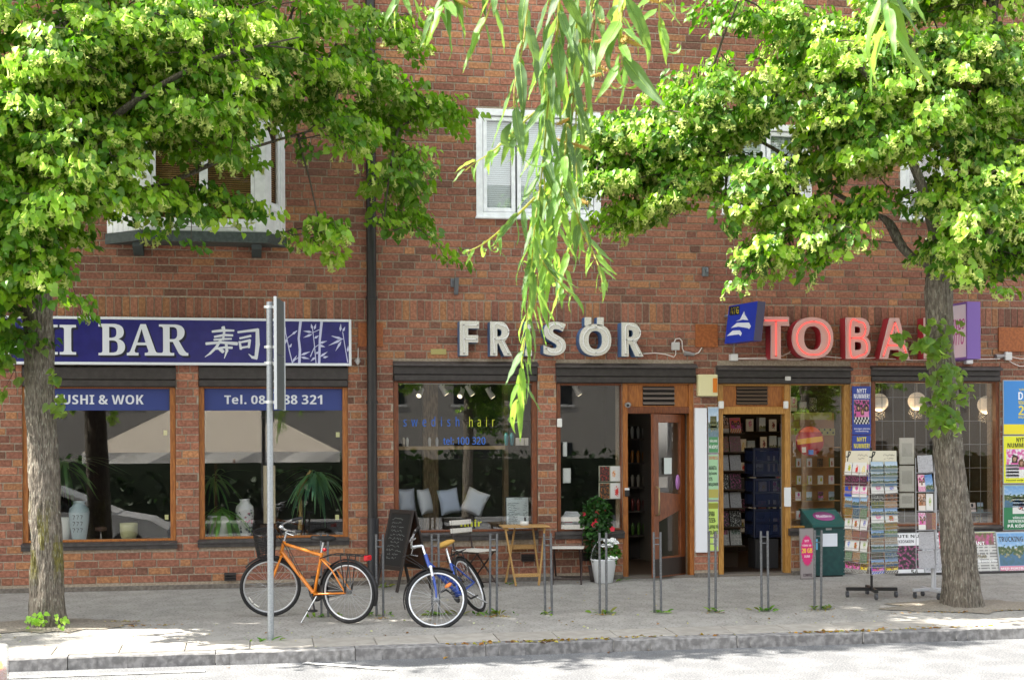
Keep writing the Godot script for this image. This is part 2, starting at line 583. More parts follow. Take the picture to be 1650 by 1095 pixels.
	for yy in ys:
		course += 1
		for f in rows_of_bricks(-9.0, 12.0, yy, yy + C - G, holes):
			var x: float = f[0] - fposmod(f[0] + [0.0, 0.2, 0.41, 0.09, 0.31][course % 5] + floorf(course / 5.0) * 0.137, 0.6875)
			var k := 0
			while x < f[1]:
				var l: float = 0.1375 if k % 3 == 2 else 0.275
				var a: float = maxf(x, f[0]) + (G * 0.5 if x > f[0] else 0.0)
				var b: float = minf(x + l, f[1]) - (G * 0.5 if x + l < f[1] else 0.0)
				if b - a > 0.02: lay.call(a, b, yy + (C - G) / 2, C - G)
				x += l
				k += 1
	var standing := []
	for f in rows_of_bricks(-9.0, 12.0, s0, s1, holes):
		var x: float = f[0]
		while x < f[1] - 0.03:
			lay.call(x + G / 2, minf(x + 0.095, f[1]) - G / 2, (s0 + s1) / 2, s1 - s0 - G)
			x += 0.095
	var mm := MultiMesh.new()
	mm.transform_format = MultiMesh.TRANSFORM_3D
	mm.use_colors = true
	mm.mesh = brick
	mm.instance_count = xf.size()
	for i in xf.size():
		mm.set_instance_transform(i, xf[i])
		mm.set_instance_color(i, cols[i])
	var mi := MultiMeshInstance3D.new()
	mi.multimesh = mm
	mi.material_override = all
	put(mi, "brickwork", wl)
	tag(mi, "", "", "", "stuff")
	# concrete plinth along the foot of the wall
	var pl := Mb.new()
	for f in rows_of_bricks(-30.0, 26.0, 0.0, 0.06, holes):
		pl.span(Vector3(f[0], -0.25, -0.1), Vector3(f[1], 0.055, 0.012), 0.004)
	part("plinth", pl, grain("7a736b", "625b54", Vector3(1, 1, 1), 0.95, 0.5, 42, 0.03), building)

# ---------------------------------------------------------------- shop fronts
var oak: Material
var oak_dark: Material
var oak_pale: Material
var awning_metal: Material
var sill_metal: Material
var white_paint: Material
var glass: StandardMaterial3D
func shared_materials() -> void:
	oak = grain("a8682a", "8a4f1c", Vector3(3, 0.4, 3), 0.45, 0.1, 61, 0.03)
	oak_dark = grain("7e4520", "5f3117", Vector3(3, 0.4, 3), 0.45, 0.1, 61, 0.03)
	oak_pale = grain("b98a45", "a07030", Vector3(3, 0.4, 3), 0.45, 0.1, 61, 0.03)
	awning_metal = grain("3c3634", "302b28", Vector3(1, 1, 1), 0.5, 0.0, 62, 0.02)
	sill_metal = grain("4a4645", "393534", Vector3(1, 1, 1), 0.42, 0.0, 62, 0.02)
	white_paint = grain("f2f4f4", "e4e6e6", Vector3(0.8, 0.8, 0.8), 0.5, 0.0, 63, 0.02)
	glass = StandardMaterial3D.new()
	glass.albedo_color = Color(0.12, 0.13, 0.13, 0.02)
	glass.transparency = BaseMaterial3D.TRANSPARENCY_ALPHA
	glass.roughness = 0.0
	glass.metallic_specular = 1.0

func pane(parent: Node3D, r: Array, z: float) -> void:      # double glazing: two sheets
	var mb := Mb.new(parent.global_position)
	mb.span(Vector3(r[0], r[1], z), Vector3(r[2], r[3], z + 0.004))
	mb.span(Vector3(r[0], r[1], z - 0.018), Vector3(r[2], r[3], z - 0.014))
	part("pane", mb, glass, parent)

func frame_of(parent: Node3D, r: Array, w: Array, z0: float, z1: float, m: Material, called := "frame", bv := 0.006) -> Array:   # w: left, bottom, right, top widths; returns what is left inside
	var mb := Mb.new(parent.global_position)
	if w[0] > 0: mb.span(Vector3(r[0], r[1], z0), Vector3(r[0] + w[0], r[3], z1), bv)
	if w[2] > 0: mb.span(Vector3(r[2] - w[2], r[1], z0), Vector3(r[2], r[3], z1), bv)
	if w[3] > 0: mb.span(Vector3(r[0] + w[0], r[3] - w[3], z0), Vector3(r[2] - w[2], r[3], z1 - 0.002), bv)
	if w[1] > 0: mb.span(Vector3(r[0] + w[0], r[1], z0), Vector3(r[2] - w[2], r[1] + w[1], z1 - 0.002), bv)
	part(called, mb, m, parent)
	return [r[0] + w[0], r[1] + w[1], r[2] - w[2], r[3] - w[3]]

func awning(x0: float, x1: float, y0: float, y1: float, lip := true) -> void:   # closed awning box over a shop window
	var r := rect(x0, y0, x1, y1, 0.03)
	var h: float = r[3] - r[1]
	var a := hub("awning_box", building)
	var mb := Mb.new()
	mb.span(Vector3(r[0], r[1] + h * 0.36, -0.12), Vector3(r[2], r[3] - 0.02, 0.02), 0.004)
	part("casing", mb, awning_metal, a)
	var fr := Mb.new()
	fr.span(Vector3(r[0] + 0.003, r[1], -0.11), Vector3(r[2] - 0.003, r[1] + h * 0.34, 0.045), 0.012)
	part("front_bar", fr, awning_metal, a)
	if lip:
		var tp := Mb.new()
		tp.prism(PackedVector2Array([Vector2(-0.01, 0), Vector2(0.085, -0.035), Vector2(0.085, -0.062), Vector2(0.07, -0.066), Vector2(-0.01, -0.03)]), r[2] - r[0] + 0.012, Transform3D(Basis(Vector3(0, 0, 1), Vector3(0, 1, 0), Vector3(1, 0, 0)), Vector3(r[0] - 0.006, r[3] + 0.01, 0)))
		part("cover_plate", tp, grain("4c4644", "3e3836", Vector3(1, 1, 1), 0.5, 0.0, 62, 0.02), a)

func shop_window(x0: float, y0: float, x1: float, y1: float, sill_y: float, w: Array, m: Material) -> Array:
	var r := rect(x0, y0, x1, y1, -0.03)
	var wn := hub("shop_window", building)
	var inner := frame_of(wn, r, w, -0.13, -0.03, m)
	pane(wn, inner, -0.085)
	var sr := rect(x0 - 2, y1, x1 + 2, sill_y, 0.04)
	var mb := Mb.new()
	mb.prism(PackedVector2Array([Vector2(-0.12, 0.012), Vector2(0.0, 0.0), Vector2(0.055, -0.02), Vector2(0.055, -0.042), Vector2(0.035, -0.046), Vector2(0.03, -(sr[3] - sr[1])), Vector2(-0.12, -(sr[3] - sr[1]))]), sr[2] - sr[0], Transform3D(Basis(Vector3(0, 0, 1), Vector3(0, 1, 0), Vector3(1, 0, 0)), Vector3(sr[0], r[1] - 0.001, 0)))
	part("sill", mb, sill_metal, wn)
	return inner

func vent(parent: Node3D, r: Array, z: float, n: int, m: Material) -> void:      # louvred vent: dark recess with tilted slats
	var v := hub("vent", parent)
	var mb := Mb.new()
	mb.span(Vector3(r[0], r[1], z), Vector3(r[2], r[3], z + 0.004))
	part("recess", mb, mat("15110f", 0.9), v)
	var s := Mb.new()
	s.box(Vector3.ZERO, Vector3(r[2] - r[0], 0.006, 0.045), 0.002, Basis(Vector3.RIGHT, 0.7))
	var sm := s.mesh()
	for i in n:
		var o := part("slat", sm, m, v)
		o.position = Vector3((r[0] + r[2]) / 2, r[1] + (r[3] - r[1]) * (i + 0.5) / n, z + 0.02)

func openings() -> void:
	holes = [
		rect(35, 588, 283, 884), rect(320, 588, 561, 878), rect(634, 583, 867, 870),
		rect(897, 586, 1003.5, 866), rect(1003.5, 586, 1119, 960), rect(1157, 590, 1275, 960), rect(1275, 590, 1372, 860), rect(1405, 593, 1613, 857),
		rect(768, 180, 967, 350), rect(1164, 202, 1307, 344), rect(1452, 205, 1592, 352), rect(178, 150, 450, 372)]
	for i in [4, 5]: holes[i][1] = -0.05

func build_shops() -> void:
	# --- sushi bar
	for s in [[35, 623, 283, 873, 885], [320, 623, 561, 867, 879]]:
		awning(s[0], s[2], 589, 623, false)
		var inn := shop_window(s[0], s[1], s[2], s[3], s[4], [0.068, 0.03, 0.068, 0.02], oak)
	# --- barber
	awning(634, 866, 583, 614)
	shop_window(634, 613, 866, 857, 870, [0.065, 0.03, 0.065, 0.03], oak_dark)
	awning(896, 1122, 586, 617)
	shop_window(897, 617, 1005, 855, 867, [0.055, 0.03, 0.03, 0.03], oak_dark)
	var d := rect(1003, 617, 1120, 936, -0.03)
	d[1] = 0.0
	var dr := hub("door", building)
	var t := rect(1003, 655, 1120, 666, -0.03)
	var inn := frame_of(dr, d, [0.075, 0.0, 0.075, 0.02], -0.14, -0.02, oak, "frame")
	var tr := Mb.new()
	tr.span(Vector3(inn[0], t[1], -0.13), Vector3(inn[2], t[3], -0.024), 0.005)
	part("transom_bar", tr, oak_dark, dr)
	var tp := Mb.new()
	tp.span(Vector3(inn[0], t[3], -0.10), Vector3(inn[2], inn[3], -0.06))
	part("transom_panel", tp, oak, dr)
	vent(building, rect(1036, 622, 1087, 653, -0.05), -0.059, 4, mat("8d8078", 0.5, 0.4))
	var th := Mb.new()
	th.span(Vector3(d[0], -0.02, -0.3), Vector3(d[2], 0.03, 0.0), 0.004)
	part("threshold", th, mat("6d655c", 0.8), dr)
	# leaf of the barber's door, swung a little inwards on its right side
	var lf := hub("door_leaf", building)
	var w := 0.68
	lf.position = Vector3(inn[2] - 0.02, 0.03, -0.14)
	lf.rotation.y = deg_to_rad(36)
	var hgt: float = t[1] - 0.04
	var fr := Mb.new()
	fr.span(Vector3(-w, 0, -0.045), Vector3(-w + 0.11, hgt, 0), 0.005)
	fr.span(Vector3(-0.11, 0, -0.045), Vector3(0, hgt, 0), 0.005)
	fr.span(Vector3(-w + 0.11, hgt - 0.11, -0.045), Vector3(-0.11, hgt, -0.002), 0.005)
	fr.span(Vector3(-w + 0.11, 0.0, -0.045), Vector3(-0.11, 0.26, -0.002), 0.005)
	fr.prism(PackedVector2Array([Vector2(-w + 0.11, 0.72), Vector2(-0.11, 0.86), Vector2(-0.11, 1.06), Vector2(-w + 0.11, 1.10)]), 0.05, Transform3D(Basis(), Vector3(0, 0, -0.047)))
	part("leaf_frame", fr, oak_dark, lf)
	var kp := Mb.new()
	kp.span(Vector3(-w + 0.02, 0.02, 0.001), Vector3(-0.02, 0.24, 0.006))
	part("kick_plate", kp, mat("2a211c", 0.4, 0.3), lf)
	var pn := Mb.new()
	pn.span(Vector3(-w + 0.10, 0.25, -0.024), Vector3(-0.10, hgt - 0.10, -0.02))
	part("pane", pn, glass, lf)
	var hd := Mb.new()
	hd.tube([Vector3(-w + 0.05, 0.8, 0.0), Vector3(-w + 0.05, 0.82, 0.05), Vector3(-w + 0.05, 1.15, 0.05), Vector3(-w + 0.05, 1.17, 0.0)], 0.012, 8)
	part("handle", hd, mat("8a7a5a", 0.3, 0.8), lf)
	var nt := Mb.new()
	nt.span(Vector3(-0.46, 1.33, 0.0), Vector3(-0.30, 1.54, 0.002))
	part("notice", nt, mat("c8d0cc", 0.8), lf)
	var ov := Mb.new()
	ov.lathe([Vector2(0, 0.003), Vector2(1, 0.003), Vector2(1, 0)], 20, Transform3D(Basis(Vector3(0.045, 0, 0), Vector3(0, 0, 1), Vector3(0, -0.1, 0)), Vector3(-0.17, 1.22, 0.0)))
	part("oval_sticker", ov, mat("b078b8", 0.7), lf)
	# --- tobacconist
	awning(1155, 1372, 590, 618)
	awning(1405, 1613, 590, 614)
	var k := rect(1157, 618, 1275, 934, -0.03)
	k[1] = 0.0
	var kd := hub("door", building)
	var ki := frame_of(kd, k, [0.075, 0.0, 0.085, 0.03], -0.14, -0.02, oak_pale, "frame")
	var kt := rect(1157, 655, 1275, 667, -0.03)
	var kr := Mb.new()
	kr.span(Vector3(ki[0], kt[1], -0.13), Vector3(ki[2], kt[3], -0.022), 0.005)
	part("transom_bar", kr, oak_pale, kd)
	var kp2 := Mb.new()
	kp2.span(Vector3(ki[0], kt[3], -0.10), Vector3(ki[2], ki[3], -0.06))
	part("transom_panel", kp2, oak, kd)
	vent(building, rect(1187, 622, 1237, 652, -0.05), -0.059, 5, mat("6a5848", 0.6, 0.2))
	var th2 := Mb.new()
	th2.span(Vector3(k[0], -0.02, -0.3), Vector3(k[2], 0.03, 0.0), 0.004)
	part("threshold", th2, mat("6d655c", 0.8), kd)
	shop_window(1275, 618, 1373, 850, 861, [0.0, 0.03, 0.10, 0.02], oak_pale)
	shop_window(1405, 613, 1615, 847, 857, [0.06, 0.03, 0.085, 0.03], oak_dark)
	# --- wall vents near the ground
	for v in [[361, 922, 380, 935], [521, 916, 545, 931], [840, 892, 861, 904], [939, 890, 960, 903]]:
		vent(building, rect(v[0], v[1], v[2], v[3]), 0.004, 3, mat("2e2a28", 0.6))
	# --- brown cover plates over old fixings
	for c in [[1121, 522, 1157, 559], [577, 520, 617, 558], [1610, 527, 1655, 566]]:
		var r := rect(c[0], c[1], c[2], c[3], 0.02)
		var mb := Mb.new()
		mb.span(Vector3(r[0], r[1], 0.002), Vector3(r[2], r[3], 0.022), 0.003)
		for cx in [0.12, 0.88]:
			for cy in [0.12, 0.88]:
				mb.ball(Vector3(lerpf(r[0], r[2], cx), lerpf(r[1], r[3], cy), 0.022), Vector3(0.008, 0.008, 0.005), 6, 4)
		part("cover_board", mb, grain("a8602c", "8c4c22", Vector3(2, 2, 2), 0.6, 0.1, 64, 0.02), building)

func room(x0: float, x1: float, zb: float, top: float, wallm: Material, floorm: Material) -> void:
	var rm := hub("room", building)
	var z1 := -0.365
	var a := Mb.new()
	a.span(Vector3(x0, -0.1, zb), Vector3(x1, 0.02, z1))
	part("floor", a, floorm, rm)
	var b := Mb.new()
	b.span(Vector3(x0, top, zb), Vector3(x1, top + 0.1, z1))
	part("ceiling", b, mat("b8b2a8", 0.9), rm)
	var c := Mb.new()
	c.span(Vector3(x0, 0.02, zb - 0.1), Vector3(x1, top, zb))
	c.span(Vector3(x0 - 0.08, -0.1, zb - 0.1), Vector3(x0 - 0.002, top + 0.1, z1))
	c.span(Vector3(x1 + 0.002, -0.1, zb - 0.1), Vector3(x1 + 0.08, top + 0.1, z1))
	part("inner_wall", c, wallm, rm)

func build_rooms() -> void:
	var h0: Array = holes[0]
	var h1: Array = holes[1]
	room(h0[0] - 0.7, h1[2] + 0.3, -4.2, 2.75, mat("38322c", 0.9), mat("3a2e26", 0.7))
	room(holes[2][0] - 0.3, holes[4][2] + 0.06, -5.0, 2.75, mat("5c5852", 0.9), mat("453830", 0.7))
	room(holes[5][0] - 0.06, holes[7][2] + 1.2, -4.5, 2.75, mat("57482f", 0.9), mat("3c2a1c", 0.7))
	# ledges inside the shop windows
	for d in [[0, 884, 0.55], [1, 878, 0.55], [2, 868, 0.6], [7, 856, 0.4]]:
		var h: Array = holes[d[0]]
		var y: float = at(300, 873).y if d[0] == 0 else h[1] + 0.09
		var mb := Mb.new()
		mb.span(Vector3(h[0] - 0.05, y - 0.05, -0.37 - d[2]), Vector3(h[2] + 0.05, y, -0.15))
		part("window_ledge", mb, mat("6b6058", 0.6), building)

# ---------------------------------------------------------------- upper windows and bay
func blind(parent: Node3D, r: Array, z: float, step: float, m: Material, tilt := 1.2) -> void:
	var b := hub("blind", parent) if parent == building else parent
	var s := Mb.new()
	s.box(Vector3.ZERO, Vector3(r[2] - r[0], 0.0015, step * 1.02), 0.0, Basis(Vector3.RIGHT, tilt))
	var sm := s.mesh()
	var n := int((r[3] - r[1]) / step)
	for i in n:
		var o := part("slat", sm, m, b)
		o.position = Vector3((r[0] + r[2]) / 2, r[3] - (i + 0.5) * step, z) - parent.global_position
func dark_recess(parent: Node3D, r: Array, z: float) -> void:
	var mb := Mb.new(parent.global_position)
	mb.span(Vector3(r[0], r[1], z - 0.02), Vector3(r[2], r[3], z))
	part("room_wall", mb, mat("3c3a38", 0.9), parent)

func build_upper() -> void:
	var slat := mat("d2dede", 0.5)
	# window with one casement ajar
	for wd in [[767, 178, 968, 351, true], [1163, 200, 1308, 345, false], [1451, 203, 1594, 353, false]]:
		var r := rect(wd[0], wd[1], wd[2], wd[3], 0.0)
		var wn := hub("window", building)
		var inn := frame_of(wn, r, [0.085, 0.06, 0.085, 0.085], -0.12, 0.012, white_paint, "frame", 0.005)
		var cut: float = lerpf(inn[0], inn[2], 0.30 if wd[4] else 0.5)
		var left := [inn[0] + 0.01, inn[1] + 0.01, cut - 0.012, inn[3] - 0.01]
		var right := [cut + 0.012, inn[1] + 0.01, inn[2] - 0.01, inn[3] - 0.01]
		var sash := Mb.new()
		for q in [left, right]:
			sash.span(Vector3(q[0], q[1], -0.07), Vector3(q[0] + 0.05, q[3], -0.015), 0.004)
			sash.span(Vector3(q[2] - 0.05, q[1], -0.07), Vector3(q[2], q[3], -0.015), 0.004)
			sash.span(Vector3(q[0] + 0.05, q[1], -0.07), Vector3(q[2] - 0.05, q[1] + 0.05, -0.017), 0.004)
			sash.span(Vector3(q[0] + 0.05, q[3] - 0.05, -0.07), Vector3(q[2] - 0.05, q[3], -0.017), 0.004)
		part("sash", sash, white_paint, wn)
		pane(wn, [left[0] + 0.05, left[1] + 0.05, left[2] - 0.05, left[3] - 0.05], -0.045)
		pane(wn, [right[0] + 0.05, right[1] + 0.05, right[2] - 0.05, right[3] - 0.05], -0.045)
		if wd[4]:
			blind(building, [left[0] + 0.05, left[1] + 0.05, left[2] - 0.05, left[3] - 0.05], -0.10, 0.027, slat)
			blind(building, [right[0] + 0.05, right[1] + 0.05, right[2] - 0.05, right[3] - 0.05], -0.10, 0.027, slat)
		elif wd[0] < 1300:
			blind(building, [inn[0], lerpf(inn[1], inn[3], 0.35), inn[2], inn[3]], -0.12, 0.03, slat)
		dark_recess(wn, [r[0] - 0.05, r[1] - 0.05, r[2] + 0.05, r[3] + 0.05], -0.5)
		if wd[0] > 1400:
			var cu := Mb.new()
			cu.span(Vector3(inn[0], inn[1], -0.2), Vector3(inn[0] + 0.3, inn[3], -0.17))
			part("curtain", cu, mat("b9bdb9", 0.9), wn)
		var sl := Mb.new()
		sl.span(Vector3(r[0] - 0.015, r[1] - 0.03, -0.05), Vector3(r[2] + 0.015, r[1] - 0.001, 0.06), 0.005)
		part("sill", sl, white_paint, wn)
	# bay window
	var by := hub("bay_window", building)
	var zf := 0.38
	var bt := at(320, 372, zf).y
	var top := at(320, 130, zf).y
	var xl := at(171, 372, 0.02).x
	var xr := at(460, 372, 0.02).x
	var fl := at(226, 372, zf).x
	var fr := at(428, 372, zf).x
	var basep := PackedVector2Array([Vector2(xl - 0.02, 0), Vector2(xr + 0.02, 0), Vector2(fr + 0.03, -zf - 0.03), Vector2(fl - 0.03, -zf - 0.03)])
	var flat := Basis(Vector3(1, 0, 0), Vector3(0, 0, -1), Vector3(0, 1, 0))
	var bs := Mb.new()
	bs.prism(basep, 0.125, Transform3D(flat, Vector3(0, bt - 0.13, 0)))
	part("base_slab", bs, grain("4c5653", "3a4341", Vector3(1, 1, 1), 0.55, 0.0, 65, 0.03), by)
	var br := Mb.new()
	for px in [222, 413]:
		var bx := at(px, 398, 0.15).x
		br.prism(PackedVector2Array([Vector2(0, 0), Vector2(0.26, 0), Vector2(0.24, -0.05), Vector2(0.08, -0.12), Vector2(0, -0.13)]), 0.12, Transform3D(Basis(Vector3(0, 0, 1), Vector3(0, 1, 0), Vector3(1, 0, 0)), Vector3(bx - 0.06, bt - 0.133, 0.004)))
	part("bracket", br, mat("3b4544", 0.6), by)
	var cap := Mb.new()
	cap.prism(basep, 0.1, Transform3D(flat, Vector3(0, top, 0)))
	part("bay_roof", cap, mat("4c5653", 0.6), by)
	# three faces: boards, frames, panes, blinds, each built in its own plane
	var faces := [[Vector3(xl, bt, 0.0), Vector3(fl, bt, zf)], [Vector3(fl, bt, zf), Vector3(fr, bt, zf)], [Vector3(fr, bt, zf), Vector3(xr, bt, 0.0)]]
	var bamboo := grain("b08a55", "8d6a3c", Vector3(4, 4, 4), 0.7, 0.0, 66, 0.05)
	for i in 3:
		var a: Vector3 = faces[i][0]
		var b: Vector3 = faces[i][1]
		var ln := a.distance_to(b)
		var f := hub("bay_face", building)
		f.position = a
		f.rotation.y = -atan2(b.z - a.z, b.x - a.x)
		var h := top - bt
		var jamb := 0.10 if i != 1 else 0.13
		var low := 0.28 if i != 1 else 0.05
		var mb := Mb.new()
		mb.span(Vector3(0, 0, -0.06), Vector3(jamb, h, 0), 0.006)
		mb.span(Vector3(ln - jamb, 0, -0.06), Vector3(ln, h, 0), 0.006)
		mb.span(Vector3(jamb, low, -0.06), Vector3(ln - jamb, low + 0.06, 0.012), 0.006)
		mb.span(Vector3(jamb, h - 0.12, -0.06), Vector3(ln - jamb, h, -0.002), 0.006)
		part("frame", mb, white_paint, f)
		var x := jamb
		while x < ln - jamb - 0.01 and i != 1:
			var e := minf(x + 0.085, ln - jamb)
			var bd := Mb.new()
			bd.span(Vector3(x + 0.002, 0.0, -0.04), Vector3(e - 0.002, low - 0.002, -0.008), 0.003)
			part("board", bd, white_paint, f)
			x = e
		if i == 1:
			var bd := Mb.new()
			bd.span(Vector3(jamb, 0, -0.05), Vector3(ln - jamb, low - 0.003, -0.006), 0.003)
			part("board", bd, white_paint, f)
		var fx0 := jamb + 0.002
		var fx1 := ln - jamb - 0.002
		var sa := Mb.new()
		var wi := 0.045
		sa.span(Vector3(fx0, low + 0.062, -0.05), Vector3(fx0 + wi, h - 0.122, -0.01), 0.004)
		sa.span(Vector3(fx1 - wi, low + 0.062, -0.05), Vector3(fx1, h - 0.122, -0.01), 0.004)
		sa.span(Vector3(fx0 + wi, low + 0.062, -0.05), Vector3(fx1 - wi, low + 0.062 + wi, -0.012), 0.004)
		if i == 1: sa.span(Vector3(ln / 2 - 0.05, low + 0.062, -0.05), Vector3(ln / 2 + 0.05, h - 0.122, -0.011), 0.004)
		part("sash", sa, white_paint, f)
		var pn := Mb.new()
		pn.span(Vector3(fx0 + wi, low + 0.1, -0.034), Vector3(fx1 - wi, h - 0.12, -0.03))
		part("pane", pn, glass, f)
		var s := Mb.new()
		s.box(Vector3.ZERO, Vector3(fx1 - fx0 - 0.02, 0.003, 0.026), 0.0, Basis(Vector3.RIGHT, 0.8))
		var sm := s.mesh()
		var n := int((h - low - 0.2) / 0.026)
		for k in n:
			var o := part("slat", sm, bamboo, f)
			o.position = Vector3(ln / 2, low + 0.1 + k * 0.026, -0.075)
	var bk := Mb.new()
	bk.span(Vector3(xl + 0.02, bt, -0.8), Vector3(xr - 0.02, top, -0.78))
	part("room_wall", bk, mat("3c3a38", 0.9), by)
	# rain pipe
	var px := at(599.5, 700, 0.09).x
	var dp := hub("drainpipe", building)
	var pm := grain("211d1c", "181615", Vector3(1, 1, 1), 0.42, 0.0, 67, 0.03)
	var pr := 0.062
	var y0 := at(600, 850, 0.09).y
	var up := Mb.new()
	up.tube([Vector3(px, 10.9, 0.09), Vector3(px, at(600, 640, 0.09).y, 0.09), Vector3(px, y0, 0.09)], pr, 14)
	part("pipe", up, pm, dp)
	var lo := Mb.new()
	lo.tube([Vector3(px + 0.004, y0 + 0.12, 0.10), Vector3(px + 0.004, 0.06, 0.10)], 0.072, 14)
	part("boot", lo, mat("25262a", 0.4), dp)
	for py in [300, 480, 648, 905]:
		var yb := at(600, py, 0.09).y
		var cl := Mb.new()
		cl.tube([Vector3(px, yb - 0.02, 0.09), Vector3(px, yb + 0.02, 0.09)], pr + 0.012, 14)
		cl.span(Vector3(px - 0.015, yb - 0.015, 0.0), Vector3(px + 0.015, yb + 0.015, 0.04))
		part("pipe_clamp", cl, pm, dp)

# ---------------------------------------------------------------- signs on the wall
func ink(mb: Mb, pts: Array, w: Array, z: float, depth: float) -> void:    # brush stroke; points surveyed in the photograph, widths in cm
	var p := []
	var ww := []
	for q in pts:
		var v := at(q[0], q[1], z)
		p.append(Vector2(v.x, v.y))
	for x in w: ww.append(x * 0.01)
	while ww.size() < p.size(): ww.append(ww[-1])
	mb.stroke(p, ww, depth, Transform3D(Basis(), Vector3(0, 0, z)))

func leaf_ink(mb: Mb, a: Array, b: Array, w: float, z: float) -> void:     # printed bamboo leaf
	var p := at(a[0], a[1], z)
	var q := at(b[0], b[1], z)
	var d := Vector2(q.x - p.x, q.y - p.y)
	var n := Vector2(-d.y, d.x).normalized() * w * 0.01
	var o := Vector2(p.x, p.y)
	mb.prism(PackedVector2Array([o, o + d * 0.35 - n, o + d, o + d * 0.35 + n]), 0.001, Transform3D(Basis(), Vector3(0, 0, z)))

const TUBES := {
	"F": [[[0.2, 0.06], [0.2, 0.88], [0.9, 0.88]], [[0.25, 0.47], [0.85, 0.47]]],
	"R": [[[0.17, 0.06], [0.17, 0.88], [0.55, 0.88], [0.76, 0.83], [0.84, 0.7], [0.76, 0.55], [0.55, 0.49], [0.2, 0.49]], [[0.5, 0.47], [0.82, 0.06]]],
	"I": [[[0.5, 0.05], [0.5, 0.93]]],
	"S": [[[0.82, 0.8], [0.68, 0.9], [0.42, 0.91], [0.22, 0.8], [0.22, 0.65], [0.4, 0.54], [0.65, 0.45], [0.8, 0.3], [0.75, 0.15], [0.55, 0.08], [0.3, 0.1], [0.12, 0.2]]],
	"O": [[[0.5, 0.9], [0.27, 0.83], [0.13, 0.65], [0.1, 0.47], [0.15, 0.28], [0.3, 0.13], [0.5, 0.09], [0.7, 0.13], [0.85, 0.28], [0.9, 0.47], [0.87, 0.65], [0.73, 0.83], [0.52, 0.9]]],
	"T": [[[0.08, 0.91], [0.92, 0.91]], [[0.5, 0.88], [0.5, 0.06]]],
	"B": [[[0.5, 0.9], [0.17, 0.9], [0.17, 0.08], [0.55, 0.08], [0.78, 0.14], [0.84, 0.28], [0.76, 0.43], [0.55, 0.5], [0.22, 0.5]], [[0.5, 0.9], [0.7, 0.86], [0.78, 0.72], [0.7, 0.56], [0.55, 0.5]]],
	"A": [[[0.1, 0.06], [0.5, 0.9], [0.9, 0.06]], [[0.27, 0.33], [0.73, 0.33]]],
	"K": [[[0.18, 0.06], [0.18, 0.92]], [[0.8, 0.92], [0.25, 0.5], [0.85, 0.06]]],
}
func neon_letter(sign_root: Node3D, ch: String, px: Array, back: float, front: float, side: Material, rim: Material, face: Material, tube: Material) -> Node3D:
	var l := hub("letter", sign_root)
	var r := rect(px[0], px[1], px[2], px[3], front)
	l.position = Vector3((r[0] + r[2]) / 2, r[1], back)
	var o := l.position
	var lr := [r[0] - o.x, 0.0, r[2] - o.x, r[3] - r[1]]
	var d := front - back
	var s := Mb.new()
	letters(s, ch, lr, d * 0.88, Transform3D(Basis(), Vector3(0, 0, d * 0.44)), "Droid Sans", true, 0.7)
	part("letter_side", s, side, l)
	var rm := Mb.new()
	letters(rm, ch, lr, d * 0.11, Transform3D(Basis(), Vector3(0, 0, d * 0.937)), "Droid Sans", true, 0.7)
	part("letter_rim", rm, rim, l)
	var f := Mb.new()
	letters(f, ch, lr, 0.006, Transform3D(Basis(), Vector3(0, 0, d)), "Droid Sans", true, 0.62)
	part("letter_face", f, face, l)
	var t := Mb.new()
	for ln in TUBES[ch]:
		var c := Curve3D.new()
		var pts := []
		for q in ln: pts.append(Vector3(lerpf(lr[0], lr[2], q[0]), lerpf(lr[1], lr[3], q[1]), d + 0.022))
		var fine := []
		for i in pts.size() - 1:
			var soft: bool = pts.size() > 3
			for k in (4 if soft else 1):
				fine.append((pts[i] as Vector3).cubic_interpolate(pts[i + 1], pts[maxi(i - 1, 0)], pts[mini(i + 2, pts.size() - 1)], k / 4.0) if soft else pts[i])
		fine.append(pts[-1])
		t.tube(fine, 0.0075, 8)
		for q in [pts[0], pts[-1]]:
			t.tube([q, q - Vector3(0, 0, 0.02)], 0.007, 6)
	part("neon_tube", t, tube, l)
	var cl := Mb.new()
	for ln in TUBES[ch]:
		for q in [ln[0], ln[-1], ln[ln.size() / 2]]:
			var v := Vector3(lerpf(lr[0], lr[2], q[0]), lerpf(lr[1], lr[3], q[1]), d + 0.014)
			cl.box(v, Vector3(0.022, 0.008, 0.03))
	part("tube_holder", cl, mat("4a4846", 0.5), l)
	return l

func cable(parent: Node3D, pts: Array, r := 0.008, hex := "d8ccc4") -> void:
	var p := []
	for q in pts: p.append(at(q[0], q[1], q[2] if q.size() > 2 else 0.012))
	var c := Curve3D.new()
	var mb := Mb.new()
	mb.tube(p, r, 6)
	part("cable", mb, mat(hex, 0.6), parent)

